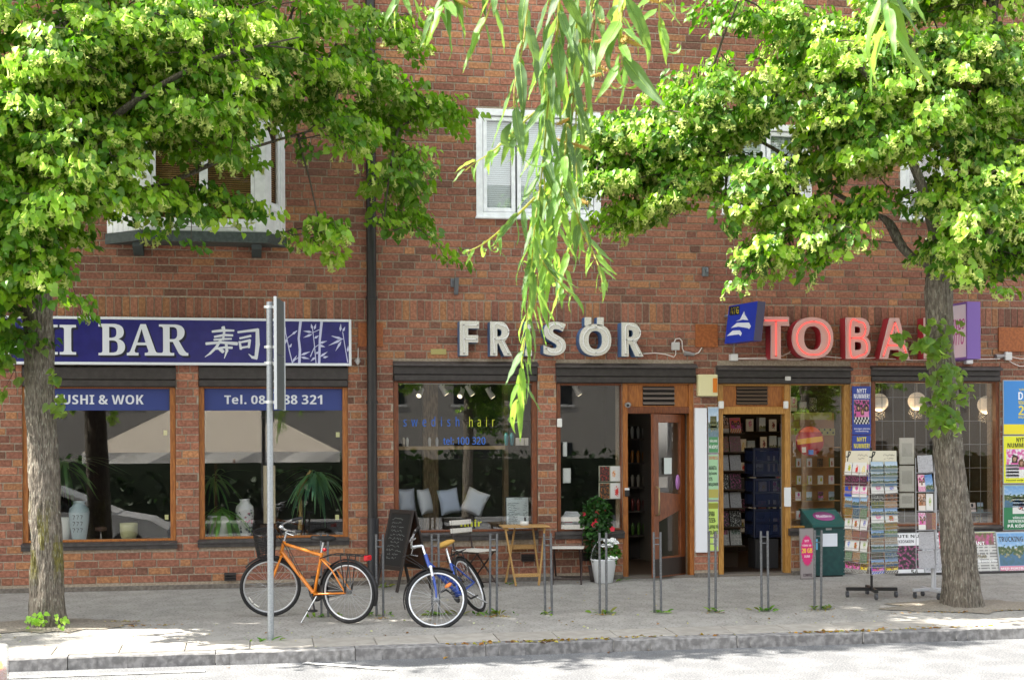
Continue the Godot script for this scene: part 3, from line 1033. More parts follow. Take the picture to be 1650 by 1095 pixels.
func build_signs() -> void:
	# --- sushi sign
	var z := 0.10
	var navy := grain("23206f", "1d1a66", Vector3(1, 1, 1), 0.35, 0.0, 71, 0.01)
	var r := rect(-125, 513, 566, 591, z)
	r[3] = at(300, 511.5, z).y
	r[1] = at(300, 588, z).y
	var s := thing("shop_sign", "wide dark blue board reading SUSHI BAR with white bamboo and characters", "sign", Vector3((r[0] + r[2]) / 2, r[1], 0))
	var o := s.position
	var mb := Mb.new(o)
	mb.span(Vector3(r[0], r[1], 0.004), Vector3(r[2], r[3], z - 0.002), 0.004)
	part("sign_box", mb, mat("c9ccd2", 0.4), s)
	var pn := Mb.new(o)
	pn.span(Vector3(r[0] + 0.03, r[1] + 0.03, z - 0.001), Vector3(r[2] - 0.03, r[3] - 0.03, z + 0.001))
	part("panel", pn, navy, s)
	frame_of(s, r, [0.032, 0.032, 0.032, 0.032], z - 0.02, z + 0.012, mat("dfe2e6", 0.35), "rim", 0.004)
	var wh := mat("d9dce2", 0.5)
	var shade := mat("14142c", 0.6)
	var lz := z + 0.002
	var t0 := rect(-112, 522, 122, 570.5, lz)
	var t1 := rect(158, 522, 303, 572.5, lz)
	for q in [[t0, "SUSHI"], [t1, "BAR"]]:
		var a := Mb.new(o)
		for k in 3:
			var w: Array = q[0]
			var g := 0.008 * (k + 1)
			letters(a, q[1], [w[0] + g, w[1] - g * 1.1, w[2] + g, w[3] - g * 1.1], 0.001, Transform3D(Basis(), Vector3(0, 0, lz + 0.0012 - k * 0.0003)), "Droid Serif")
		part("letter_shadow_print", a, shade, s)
		var b := Mb.new(o)
		letters(b, q[1], q[0], 0.001, Transform3D(Basis(), Vector3(0, 0, lz + 0.003)), "Droid Serif")
		part("lettering", b, wh, s)
	# the two brushed characters
	var zx := func(x: float, y: float) -> Array: return [x / 3.91, 470 + y / 3.91]
	var kj := Mb.new(o)
	var strokes := [
		[[[1338, 250], [1400, 243], [1470, 244]], [2.6, 3.6, 2.2]], [[[1405, 226], [1412, 246], [1404, 300]], [4.5, 3.0, 2.4]],
		[[[1352, 283], [1410, 272], [1462, 274]], [2.6, 3.2, 2.6]], [[[1348, 302], [1400, 297], [1455, 296]], [2.0, 2.4, 2.0]], [[[1300, 326], [1390, 318], [1488, 326]], [3.4, 3.0, 4.2]],
		[[[1390, 300], [1362, 348], [1322, 388], [1290, 410]], [3.0, 3.4, 2.6, 0.6]], [[[1362, 358], [1410, 350], [1458, 352]], [2.6, 2.6, 3.0]],
		[[[1424, 332], [1428, 370], [1412, 418]], [3.2, 3.4, 0.7]], [[[1388, 362], [1402, 376]], [4.6, 4.0]],
		[[[1500, 254], [1560, 246], [1620, 240]], [2.6, 3.0, 4.0]], [[[1620, 240], [1622, 330], [1612, 415]], [4.2, 5.2, 4.0]], [[[1612, 415], [1588, 412], [1566, 392]], [4.5, 3.0, 0.8]],
		[[[1512, 292], [1540, 286], [1576, 278]], [2.6, 2.6, 2.8]], [[[1508, 316], [1516, 358]], [2.8, 3.0]], [[[1512, 318], [1572, 306], [1566, 348]], [2.2, 3.2, 3.0]], [[[1516, 352], [1566, 344]], [2.6, 2.4]]]
	for k in strokes.size():
		var pts := []
		for q in strokes[k][0]: pts.append(zx.call(q[0], q[1]))
		ink(kj, pts, strokes[k][1], lz, 0.001 + 0.0002 * k)
	part("brush_character", kj, wh, s)
	var bb := Mb.new(o)
	var pale := mat("c4c6e2", 0.5)
	for st in [[[484, 518], [481, 545], [483, 563], [482, 586]], [[518, 518], [515, 548], [514, 586]]]:
		ink(bb, st, [3.4, 2.6, 3.0, 3.2], lz, 0.0012)
	for st in [[[458, 528], [462, 545], [466, 565], [471, 585]], [[503, 526], [506, 552], [509, 585]], [[552, 535], [556, 560], [560, 583]], [[462, 545], [470, 539], [478, 533]], [[503, 536], [514, 531]], [[535, 541], [552, 546]], [[515, 554], [506, 560], [500, 574]], [[482, 575], [474, 580]]]:
		ink(bb, st, [0.8, 1.0, 1.2], lz, 0.0016)
	for lf in [[458, 541, 460, 526], [462, 545, 458, 556], [470, 539, 479, 532], [466, 560, 470, 553], [471, 584, 478, 572], [484, 572, 500, 566], [484, 575, 499, 578], [503, 535, 488, 533], [503, 538, 488, 544], [503, 530, 501, 521], [506, 531, 509, 521], [514, 553, 527, 549], [514, 556, 524, 559], [508, 575, 500, 582], [509, 570, 513, 566], [515, 575, 528, 566], [520, 576, 529, 574], [552, 546, 533, 541], [552, 546, 528, 557], [550, 549, 540, 566], [548, 534, 549, 521], [552, 534, 556, 526], [560, 567, 561, 556], [506, 545, 514, 540]]:
		leaf_ink(bb, [lf[0], lf[1]], [lf[2], lf[3]], 1.5, lz)
	part("bamboo_print", bb, pale, s)
	# --- blue banners inside the two sushi windows
	var bnavy := mat("2a3a7c", 0.5)
	var b1 := rect(50, 626, 272, 661, -0.077)
	var ba := thing("window_banner", "blue film strip across the sushi window reading SUSHI & WOK", "banner", Vector3(b1[0], b1[1], -0.077))
	var m1 := Mb.new(ba.position)
	m1.span(Vector3(b1[0], b1[1], -0.078), Vector3(b1[2], b1[3], -0.076))
	part("film", m1, bnavy, ba)
	var l1 := Mb.new(ba.position)
	letters(l1, "SUSHI & WOK", rect(88, 636, 231, 651, -0.077), 0.001, Transform3D(Basis(), Vector3(0, 0, -0.0745)))
	part("lettering", l1, wh, ba)
	var b2 := rect(329, 626, 551, 661, -0.077)
	var bc := thing("window_banner", "blue film strip with telephone number across window behind the sign pole", "banner", Vector3(b2[0], b2[1], -0.077))
	var m2 := Mb.new(bc.position)
	m2.span(Vector3(b2[0], b2[1], -0.078), Vector3(b2[2], b2[3], -0.076))
	part("film", m2, bnavy, bc)
	for q in [["Tel. 08", 361, 427], ["88 321", 456, 519]]:
		var l2 := Mb.new(bc.position)
		letters(l2, q[0], rect(q[1], 636, q[2], 651, -0.077), 0.001, Transform3D(Basis(), Vector3(0, 0, -0.0745)))
		part("lettering", l2, wh, bc)
	# --- barber's neon sign
	var blue := mat("5079a8", 0.5)
	var cream := grain("dcdad0", "c8c4b8", Vector3(3, 3, 3), 0.4, 0.0, 72, 0.03)
	var clear := mat("e8e8e4", 0.12)
	var fs := thing("neon_letter_sign", "white unlit neon letters with blue sides reading FRISÖR", "sign", at(740, 572, 0.02))
	var fb := []
	for q in [["F", 741, 517, 772, 572.5], ["R", 790, 518, 825, 573], ["I", 846, 518, 857, 573], ["S", 876, 518, 912, 572.5], ["O", 934, 522, 985, 573], ["R", 1002, 519.5, 1037, 574]]:
		var l := neon_letter(fs, q[0], [q[1], q[2], q[3], q[4]], -0.06, 0.21, blue, mat("c8ccd0", 0.45), cream, clear)
		l.position -= fs.position
		if q[1] == 934:
			for dx in [942, 962]:
				var rr := rect(dx, 511, dx + 11, 525, 0.21)
				var dt := Mb.new(fs.position)
				dt.span(Vector3(rr[0], rr[1], 0.05), Vector3(rr[2], rr[3], 0.205), 0.003)
				part("letter_dot", dt, blue, fs)
				var df := Mb.new(fs.position)
				df.span(Vector3(rr[0], rr[1], 0.206), Vector3(rr[2], rr[3], 0.213), 0.002)
				part("letter_dot_face", df, cream, fs)
	# --- tobacconist's neon sign, lit
	var redside := mat("a5303a", 0.45)
	var pinkface := mat("cfa9a0", 0.4)
	var lit := glow("ff5048", 0.32)
	var ts := thing("neon_letter_sign", "red-sided letters with lit pink neon tubes reading TOBAK above tobacconist", "sign", at(1235, 578, 0.02))
	for q in [["T", 1228, 510, 1272, 578], ["O", 1277, 511, 1343, 577.5], ["B", 1364, 511.5, 1403, 578], ["A", 1418, 512, 1466, 578], ["K", 1490, 512, 1536, 578]]:
		var l := neon_letter(ts, q[0], [q[1], q[2], q[3], q[4]], 0.04, 0.24, redside, mat("dcd4d0", 0.4), pinkface, lit)
		l.position -= ts.position
		var om := OmniLight3D.new()
		om.name = numbered("neon_glow", l)
		l.add_child(om)
		om.position = Vector3(0, 0.28, 0.32)
		om.light_color = Color(1.0, 0.35, 0.33)
		om.light_energy = 0.001
		om.light_size = 0.1
		om.omni_range = 8.0
		om.omni_attenuation = 2.0
		om.shadow_enabled = true
	# --- tilted blue box sign
	var an := deg_to_rad(-59)
	var tb := Basis(Vector3.UP, an)
	var c := at(1202, 521, 0.30)
	var ag := thing("box_sign", "small slanted dark blue box sign with white galloping mark and yellow ATG", "sign", c)
	ag.basis = tb
	var ab := Mb.new()
	var pl := PackedVector2Array([Vector2(-0.29, -0.25), Vector2(0.19, -0.235), Vector2(0.26, 0.265), Vector2(-0.21, 0.235)])
	ab.prism(pl, 0.16, Transform3D(Basis(), Vector3(0, 0, -0.08)))
	part("sign_box", ab, mat("1c35a8", 0.3), ag)
	var sd := Mb.new()
	sd.quad(Vector3(0.1905, -0.234, 0.081), Vector3(0.1905, -0.234, -0.081), Vector3(0.2612, 0.264, -0.081), Vector3(0.2612, 0.264, 0.081))
	part("side_panel", sd, mat("1b2750", 0.4), ag)  # darker navy is shade painted onto this side of the box
	var aw := Mb.new()
	var af := Transform3D(Basis(), Vector3(0, 0, 0.0805))
	aw.prism(PackedVector2Array([Vector2(-0.10, 0.03), Vector2(-0.03, 0.05), Vector2(0.04, 0.15), Vector2(0.05, 0.11), Vector2(0.11, 0.03), Vector2(0.02, 0.045)]), 0.002, af)
	aw.prism(PackedVector2Array([Vector2(-0.18, -0.05), Vector2(-0.08, 0.01), Vector2(0.12, 0.0), Vector2(0.15, -0.05), Vector2(0.12, -0.085), Vector2(0.10, -0.07), Vector2(-0.06, -0.04)]), 0.002, af)
	aw.prism(PackedVector2Array([Vector2(-0.25, -0.15), Vector2(-0.15, -0.085), Vector2(-0.03, -0.09), Vector2(0.0, -0.13), Vector2(-0.02, -0.165), Vector2(-0.05, -0.14)]), 0.002, af)
	part("emblem", aw, mat("e2e6ee", 0.5), ag)
	var ay := Mb.new()
	letters(ay, "ATG", [-0.19, 0.13, -0.05, 0.215], 0.002, af)
	part("lettering", ay, mat("e8d53a", 0.5), ag)
	var apb := Mb.new()
	apb.span(Vector3(-0.205, 0.115, 0.0795), Vector3(-0.035, 0.228, 0.0815))
	part("dark_patch", apb, mat("10142c", 0.4), ag)
	var ar := Mb.new()
	ar.tube([Vector3(-0.22, 0.12, 0), Vector3(-0.42, 0.12, -0.02)], 0.02, 8)
	part("arm", ar, mat("77787c", 0.5), ag)
	# --- purple and white projecting sign
	var w := 0.52
	var bpos := at(1536, 548, 0.06)
	var bg := thing("box_sign", "projecting purple box sign with white face reading BINGO LOTTO", "sign", Vector3(bpos.x, at(1560, 580, 0.3).y, 0.04))
	bg.rotation.y = deg_to_rad(-86)
	var bh := at(1560, 489, 0.3).y - at(1560, 580, 0.3).y
	var bx := Mb.new()
	bx.span(Vector3(0.0, 0, -0.10), Vector3(w, bh, 0.10), 0.004)
	part("sign_box", bx, mat("7a5aa8", 0.4), bg)
	var bf := Mb.new()
	bf.span(Vector3(0.03, 0.03, 0.1), Vector3(w - 0.03, bh - 0.03, 0.103))
	part("face", bf, mat("dcd8e6", 0.4), bg)
	for q in [["BINGO", 0.09, 0.40, 0.45, 0.54], ["LOTTO", 0.09, 0.20, 0.45, 0.36]]:
		var lb := Mb.new()
		letters(lb, q[0], [q[1], q[2], q[3], q[4]], 0.001, Transform3D(Basis(Vector3(1, 0, 0), Vector3(0.1, 1, 0), Vector3(0, 0, 1)), Vector3(-0.03, 0, 0.104)))
		part("lettering", lb, mat("b05a9e", 0.5), bg)
	# --- small fittings
	var fit := func(called: String, label: String, cat: String, px: Array, depth: float, hex: String) -> Node3D:
		var q := rect(px[0], px[1], px[2], px[3], depth)
		var t := thing(called, label, cat, Vector3((q[0] + q[2]) / 2, q[1], 0))
		var b := Mb.new(t.position)
		b.span(Vector3(q[0], q[1], 0.003), Vector3(q[2], q[3], depth), 0.008)
		part("housing", b, mat(hex, 0.5), t)
		return t
	var al: Node3D = fit.call("alarm_box", "cream alarm box with an orange side lamp above the white signboard", "alarm box", [1126, 603, 1157, 638], 0.10, "d6cfa0")
	var q2 := rect(1149, 609, 1156, 632, 0.102)
	var ob := Mb.new(al.position)
	ob.span(Vector3(q2[0], q2[1], 0.098), Vector3(q2[2], q2[3], 0.112), 0.004)
	part("lamp_cover", ob, mat("d0751c", 0.3), al)
	var j1: Node3D = fit.call("junction_box", "grey junction box on brick right of the white neon letters", "junction box", [1083, 551, 1096, 564], 0.05, "b9b6b2")
	var j2: Node3D = fit.call("junction_box", "white junction box on awning cover under the blue slanted sign", "junction box", [1178, 570, 1190, 581], 0.09, "d8d6d2")
	var j3: Node3D = fit.call("junction_box", "white junction box below the purple projecting sign", "junction box", [1558, 576, 1569, 586], 0.09, "d8d6d2")
	var j4: Node3D = fit.call("junction_box", "white junction box hanging under the rightmost brown cover board", "junction box", [1621, 567, 1632, 580], 0.06, "d2d0cc")
	fit.call("name_plate", "small yellowish enamel name plate left of the white neon letters", "plate", [694, 562, 719, 571], 0.008, "a59a5c")
	fit.call("door_sensor", "small white sensor at top left of tobacconist's door frame", "sensor", [1159, 646, 1167, 658], 0.05, "dcdcd8")
	fit.call("door_sensor", "small white sensor at top right of tobacconist's door frame", "sensor", [1264, 646, 1271, 658], 0.05, "dcdcd8")
	fit.call("door_plate", "upright white plate on the right jamb of tobacconist's door", "plate", [1264, 785, 1275, 816], 0.012, "d6d8da")
	fit.call("switch_box", "white switch box on left frame of the barber's narrow window", "switch", [898, 674, 906, 688], 0.03, "dcdcd6")
	var ml := thing("awning_motor_cover", "small white cover on the awning bar above tobacconist's door", "cover", at(1270, 612, 0.06))
	var mlb := Mb.new(ml.position)
	mlb.span(at(1265, 613, 0.046), at(1275, 606, 0.07), 0.005)
	part("housing", mlb, mat("c8c6c2", 0.5), ml)
	var sc := thing("security_camera", "small grey round security camera beside the barber's door", "camera", at(1011, 652, 0.0))
	var scb := Mb.new()
	scb.tube([Vector3(0, 0, -0.01), Vector3(0, 0, 0.06), Vector3(-0.02, -0.01, 0.1)], [0.035, 0.035, 0.03], 12)
	part("housing", scb, mat("9a9896", 0.4), sc)
	var scl := Mb.new()
	scl.tube([Vector3(-0.02, -0.01, 0.101), Vector3(-0.021, -0.0105, 0.106)], 0.02, 12)
	part("lens", scl, mat("141414", 0.1), sc)
	var bl := thing("bell_push", "black bell push with white top on left jamb of barber's door", "bell push", at(1010, 792, -0.02))
	var blb := Mb.new()
	blb.span(Vector3(-0.03, -0.06, 0.0), Vector3(0.03, 0.02, 0.03), 0.006)
	part("housing", blb, mat("1c1a1a", 0.4), bl)
	var blw := Mb.new()
	blw.span(Vector3(-0.03, 0.022, 0.0), Vector3(0.03, 0.05, 0.025), 0.004)
	part("cap", blw, mat("dcdcdc", 0.5), bl)
	# --- old lamp brackets high on the wall
	var lb1 := thing("wall_bracket", "grey iron bracket on the brick above letter F", "bracket", at(732, 460, 0.0))
	var lbm := Mb.new()
	lbm.span(Vector3(-0.05, -0.02, 0.002), Vector3(0.05, 0.09, 0.02), 0.003)
	lbm.prism(PackedVector2Array([Vector2(0.02, 0.08), Vector2(0.15, 0.085), Vector2(0.06, -0.11), Vector2(0.02, -0.12)]), 0.05, Transform3D(Basis(Vector3(0, 0, 1), Vector3(0, 1, 0), Vector3(1, 0, 0)), Vector3(-0.01, 0, 0)))
	part("plate", lbm, mat("6a6c70", 0.5), lb1)
	var lb2 := thing("wall_bracket", "oval grey fixing plate on brick above the grey junction box", "bracket", at(1136, 438, 0.0))
	var lb2m := Mb.new()
	lb2m.tube([Vector3(0, 0.06, 0.012), Vector3(0, -0.06, 0.012)], 0.045, 12)
	lb2m.tube([Vector3(0, 0.03, 0.04), Vector3(0, 0.03, 0.09), Vector3(0, -0.02, 0.11)], 0.018, 8)
	part("plate", lb2m, mat("62686a", 0.5), lb2)
	# --- cables
	var cb := thing("wall_cables", "pale cable running from the white neon letters to a plug", "cable", Vector3.ZERO)
	cable(cb, [[1037, 570], [1055, 568.5], [1072, 570.5], [1086, 575], [1089, 571], [1089, 563]])
	cable(cb, [[1086, 552], [1089, 546], [1095, 545], [1099, 549], [1100, 562], [1104, 569]])
	cable(cb, [[1118, 571], [1126, 568], [1131, 560]])
	var pg := Mb.new()
	pg.tube([at(1103, 569, 0.03), at(1119, 571, 0.03)], [0.035, 0.02], 8)
	part("plug", pg, mat("8a8684", 0.5), cb)
	var cc := thing("wall_cables", "white cable sagging along the awning cover under the pink neon letters", "cable", Vector3.ZERO)
	cable(cc, [[1190, 577, 0.08], [1235, 576, 0.08], [1262, 573, 0.08], [1272, 568, 0.06], [1277, 562, 0.05]], 0.007)
	cable(cc, [[1190, 578, 0.085], [1290, 579, 0.09], [1330, 574, 0.09], [1372, 578, 0.09], [1410, 576, 0.09], [1470, 580, 0.09], [1536, 579, 0.09], [1612, 578, 0.05]], 0.007)
	cable(cc, [[1183, 570, 0.08], [1183, 552, 0.12]], 0.006, "9a9896")
	var cd := thing("wall_cables", "loose white cables below the rightmost brown cover board", "cable", Vector3.ZERO)
	cable(cd, [[1606, 575], [1618, 573], [1624, 566]], 0.007)
	cable(cd, [[1630, 575], [1645, 578], [1660, 577]], 0.007)
	cable(cd, [[1626, 580], [1632, 585], [1644, 590], [1660, 589]], 0.007)
	var pg2 := Mb.new()
	pg2.tube([at(1605, 575, 0.03), at(1620, 573, 0.03)], [0.04, 0.02], 8)
	part("plug", pg2, mat("8a8684", 0.5), cd)
	var hl := thing("hanging_hook_lamp", "small grey teardrop fitting hanging on brick beside the sushi sign", "fitting", at(577, 585, 0.03))
	var hlb := Mb.new()
	hlb.tube([Vector3(0.0, 0.19, 0), Vector3(0.0, 0.06, 0)], 0.008, 6)
	hlb.tube([Vector3(0.0, 0.07, 0), Vector3(-0.01, 0.03, 0.01), Vector3(-0.005, -0.02, 0.01)], [0.012, 0.04, 0.012], 8)
	part("housing", hlb, mat("b8b4ae", 0.4), hl)

# ---------------------------------------------------------------- printed pictures: small computed images
func blob_picture(im: Image, x0: int, y0: int, w: int, h: int, kind: int, r: RandomNumberGenerator) -> void:
	var n := FastNoiseLite.new()
	n.seed = r.randi() % 9999
	n.frequency = 0.05
	var skies := ["6fa6dc", "86b8e6", "a9c6e0", "4d86cc"]
	var lands := ["5d7a3c", "48603a", "7a6a4c", "3f5a4a"]
	var pick := ["e23a34", "f0d030", "f2e2da", "3050c8", "e060a8", "f6f6f2", "2e2f35", "f08430", "7ab040", "a86a40"]
	var a := Color(pick[r.randi() % pick.size()])
	var b := Color(pick[r.randi() % pick.size()])
	var sk := Color(skies[r.randi() % 4])
	var la := Color(lands[r.randi() % 4])
	var hor := 0.35 + r.randf() * 0.3
	var cx := 0.35 + r.randf() * 0.3
	var cy := 0.4 + r.randf() * 0.2
	for y in h:
		for x in w:
			var u := x / float(w)
			var v := y / float(h)
			var k := n.get_noise_2d(x * 2.0, y * 2.0)
			var c: Color
			match kind:
				0:   # coast or town under a sky
					if v < hor + k * 0.12: c = sk.lerp(Color.WHITE, v * 0.7 + maxf(k, 0) * 0.5)
					elif v < hor + 0.25 + k * 0.2: c = la.lerp(Color("c8b89a"), clampf(k * 2.0, 0, 1))
					else: c = sk.darkened(0.25).lerp(la, 0.2 + k * 0.3)
				1:   # flowers
					c = la.darkened(0.2).lerp(la.lightened(0.2), clampf(k + 0.5, 0, 1))
					if n.get_noise_2d(x * 5.0 + 90, y * 5.0) > 0.12: c = a.lerp(b, clampf(k + 0.4, 0, 1))
				2:   # white card with a motif in the middle
					c = Color("efeeea")
					var d := Vector2((u - cx) * 1.3, v - cy).length()
					if d < 0.24 + k * 0.22: c = a.lerp(b, clampf(0.5 + k * 1.5, 0, 1))
				3:   # dark photo
					c = Color("26241f").lerp(b, clampf(k * 1.6 + 0.15, 0, 0.9))
				4:   # flat colour with a band of print
					c = a
					if v > 0.55 and v < 0.72 and fposmod(u * 9.0 + k, 1.0) > 0.35: c = b.lightened(0.4)
					if Vector2(u - cx, v - 0.3).length() < 0.2: c = b
				5:   # newspaper page
					c = Color("dcdad4")
					if fposmod(v * 14.0, 1.0) < 0.45 and fposmod(u * 3.0, 1.0) > 0.12 and k > -0.3: c = Color("8c8a88")
					if v < 0.3 and u > 0.1 and u < 0.9: c = la.lerp(a, clampf(k + 0.4, 0, 1))
				6:   # magazine cover: faces and blocks
					c = a.lerp(b, clampf(k * 2.0 + 0.5, 0, 1))
					for q in 3:
						var fx := 0.28 + 0.25 * q + cx * 0.2 - 0.1
						var fy := 0.30 + 0.14 * ((q + w) % 2) + cy * 0.1
						var d := Vector2((u - fx) * 1.35, v - fy).length() + k * 0.06
						if d < 0.15 or (absf(u - fx) < 0.10 and v > fy and v < fy + 0.2): c = Color(["3a2a22", "6a4a2a", "241c1a"][q])
						if d < 0.085 and v > fy - 0.05: c = Color("d8a98a").darkened(clampf(0.15 - k, 0.0, 0.3))
						if v > fy + 0.13 and absf(u - fx) < 0.13 + (v - fy) * 0.1 and v < 0.72: c = a.lightened(0.15 * q)
					if v > 0.7: c = b if fposmod(u * 5.0 + floorf(v * 10.0) * 0.37, 1.0) > 0.4 else Color("f2efe6")
				7:   # pale sheet with line drawings
					c = Color("c4c4c8")
					if absf(n.get_noise_2d(x * 3.0, y * 3.0)) < 0.03: c = Color("55555c")
			if u < 0.03 or u > 0.97 or v < 0.02 or v > 0.98: c = c.lerp(Color("f0f0ee"), 0.8)
			im.set_pixel(x0 + x, y0 + y, c)

var print_mat: StandardMaterial3D
var print_kinds := []
const TILES := 10
func make_prints() -> void:
	var r := RandomNumberGenerator.new()
	r.seed = 31337
	var px := 64
	var im := Image.create(px * TILES, px * TILES, false, Image.FORMAT_RGB8)
	for j in TILES:
		for i in TILES:
			var kind: int = [0, 0, 1, 1, 2, 2, 3, 4, 6, 0][i] if j < 7 else [5, 7, 6, 4, 7, 5, 6, 2, 7, 6][i]
			print_kinds.append(kind)
			blob_picture(im, i * px, j * px, px, px, kind, r)
	print_mat = StandardMaterial3D.new()
	print_mat.albedo_texture = ImageTexture.create_from_image(im)
	print_mat.albedo_color = Color(0.92, 0.92, 0.92)
	print_mat.roughness = 0.45
func tile_rect(n: int) -> Rect2:
	return Rect2((n % TILES) / float(TILES) + 0.002, (n / TILES) / float(TILES) + 0.002, 1.0 / TILES - 0.004, 1.0 / TILES - 0.004)
func sheet(w: float, h: float, n: int, t := 0.0015) -> ArrayMesh:      # a printed card standing on its lower edge, picture towards +z
	var mb := Mb.new()
	var a := w / 2
	var rr := tile_rect(n)
	mb.uvquad(Vector3(-a, 0, t), Vector3(a, 0, t), Vector3(a, h, t), Vector3(-a, h, t), rr)
	var e := Rect2(rr.position + rr.size * 0.5, rr.size * 0.001)
	mb.uvquad(Vector3(a, 0, 0), Vector3(-a, 0, 0), Vector3(-a, h, 0), Vector3(a, h, 0), e)
	mb.uvquad(Vector3(-a, h, t), Vector3(a, h, t), Vector3(a, h, 0), Vector3(-a, h, 0), e)
	mb.uvquad(Vector3(-a, 0, 0), Vector3(-a, 0, t), Vector3(-a, h, t), Vector3(-a, h, 0), e)
	mb.uvquad(Vector3(a, 0, t), Vector3(a, 0, 0), Vector3(a, h, 0), Vector3(a, h, t), e)
	return mb.mesh()

func caster(mb: Mb, p: Vector3) -> void:
	mb.tube([p + Vector3(-0.012, 0.032, 0), p + Vector3(0.012, 0.032, 0)], 0.032, 12)
	mb.box(p + Vector3(0, 0.06, 0), Vector3(0.036, 0.03, 0.03), 0.004)

func card_rack() -> void:
	var g := ground(1405, 962)
	var rk := thing("postcard_rack", "revolving rack packed with postcards on black wheeled foot", "rack", g)
	var sc := 1.0
	var base := Mb.new()
	for a in [0.25, 0.25 + PI / 2]:
		var d := Vector3(cos(a), 0, sin(a)) * 0.30
		base.bar(Vector3(0, 0.10, 0) - d, Vector3(0, 0.10, 0) + d, 0.045, 0.04, Vector3.UP, 0.004)
	base.tube([Vector3(0, 0.10, 0), Vector3(0, 1.78, 0)], 0.016, 8)
	part("foot", base, mat("1b1b1d", 0.4), rk)
	for k in 4:
		var a := 0.25 + PI / 2 * k
		var cm := Mb.new()
		caster(cm, Vector3(cos(a), 0, sin(a)) * 0.285)
		part("caster", cm, mat("55565a", 0.4, 0.3), rk)
	var yaw0 := atan2(g.x - EYE.x, EYE.z - g.z)        # towards the camera is -yaw0 about y
	var wire := mat("c8c8c4", 0.35, 0.6)
	var lo := 0.30
	var hi := 1.58
	var half := 0.205
	for f in 4:
		var turn := -yaw0 + deg_to_rad(40) - PI / 2 * f
		var fc := hub("card_panel", rk)
		fc.rotation.y = turn
		var w := Mb.new()
		for x in [-half, 0.0, half]:
			w.tube([Vector3(x, lo, half), Vector3(x, hi + 0.14, half)], 0.004, 5)
		if f < 2:
			var rows := 15 if f == 0 else 10
			for i in rows:
				var y := lo + (hi - lo) * i / rows
				w.tube([Vector3(-half, y, half), Vector3(-half, y - 0.004, half + 0.045), Vector3(half, y - 0.004, half + 0.045), Vector3(half, y, half)], 0.003, 5)
				w.tube([Vector3(-half, y + 0.035, half + 0.04), Vector3(half, y + 0.035, half + 0.04)], 0.003, 5)
		part("wire_frame", w, wire, fc)
		var hb := Mb.new()
		hb.span(Vector3(-half, hi + 0.0, half - 0.004), Vector3(half, hi + 0.16, half + 0.004))
		part("header_board", hb, mat("d9d3bf", 0.6), fc)
		if f < 2:
			var rb := Mb.new()
			var q := Transform3D(Basis(), Vector3(-half + 0.06, hi + 0.09, half + 0.005))
			rb.stroke([Vector2(-0.05, 0.0), Vector2(-0.01, 0.0), Vector2(0.02, 0.03), Vector2(0.03, 0.055), Vector2(0.0, 0.06), Vector2(-0.01, 0.03), Vector2(-0.025, -0.05)], [0.013, 0.013, 0.013, 0.013, 0.013, 0.013, 0.013], 0.001, q)
			part("ribbon_mark", rb, mat("1c1a1c", 0.6), fc)
			var hl := Mb.new()
			scribble(hl, [0.0, hi + 0.05, half - 0.02, hi + 0.13], 2, half + 0.005, 0.006, 5 + f)
			part("handwriting", hl, mat("8f8a7c", 0.8), fc)
	# every card is its own thing
	rng.seed = 808
	var looks := ["coast and sky", "red and green flowers", "white card with coloured motif", "dark night picture", "bold flat colour print", "printed page", "faces and colour blocks", "pale drawing"]
	var meshes := {}
	for f in 2:
		var turn := -yaw0 + deg_to_rad(40) - PI / 2 * f
		var rows := 15 if f == 0 else 10
		var ncol := 2 if f == 0 else 3
		var b := Basis(Vector3.UP, turn)
		for i in rows:
			for c in ncol:
				var n := 0
				if f == 0: n = [0, 0, 0, 4, 6, 2, 0, 4, 2, 1, 3, 0, 2, 1, 8][rows - 1 - i] + TILES * (rng.randi() % 7)
				else: n = [8, 2, 4, 3, 4, 2, 1, 7, 6, 5][i] + TILES * (rng.randi() % 7)
				var x := lerpf(-half, half, (c + 0.5) / ncol)
				var key := str(f) + "_" + str(n)
				if not meshes.has(key): meshes[key] = sheet(0.188 if f == 0 else 0.126, 0.115 if f == 0 else 0.15, n)
				var y := lo + (hi - lo) * i / rows + 0.004
				var o := part("postcard", meshes[key], print_mat)
				o.basis = b * Basis(Vector3.RIGHT, -0.13 + rng.randfn() * 0.02) * Basis(Vector3.BACK, rng.randfn() * 0.02)
				o.position = g + b * Vector3(x + rng.randfn() * 0.003, y, half + 0.032)
				tag(o, "%s postcard, %s row down, %s column of the %s face" % [looks[print_kinds[n]], nth(rows - 1 - i), nth(c), "two-column" if f == 0 else "three-column"], "postcard", "postcards in the revolving rack")

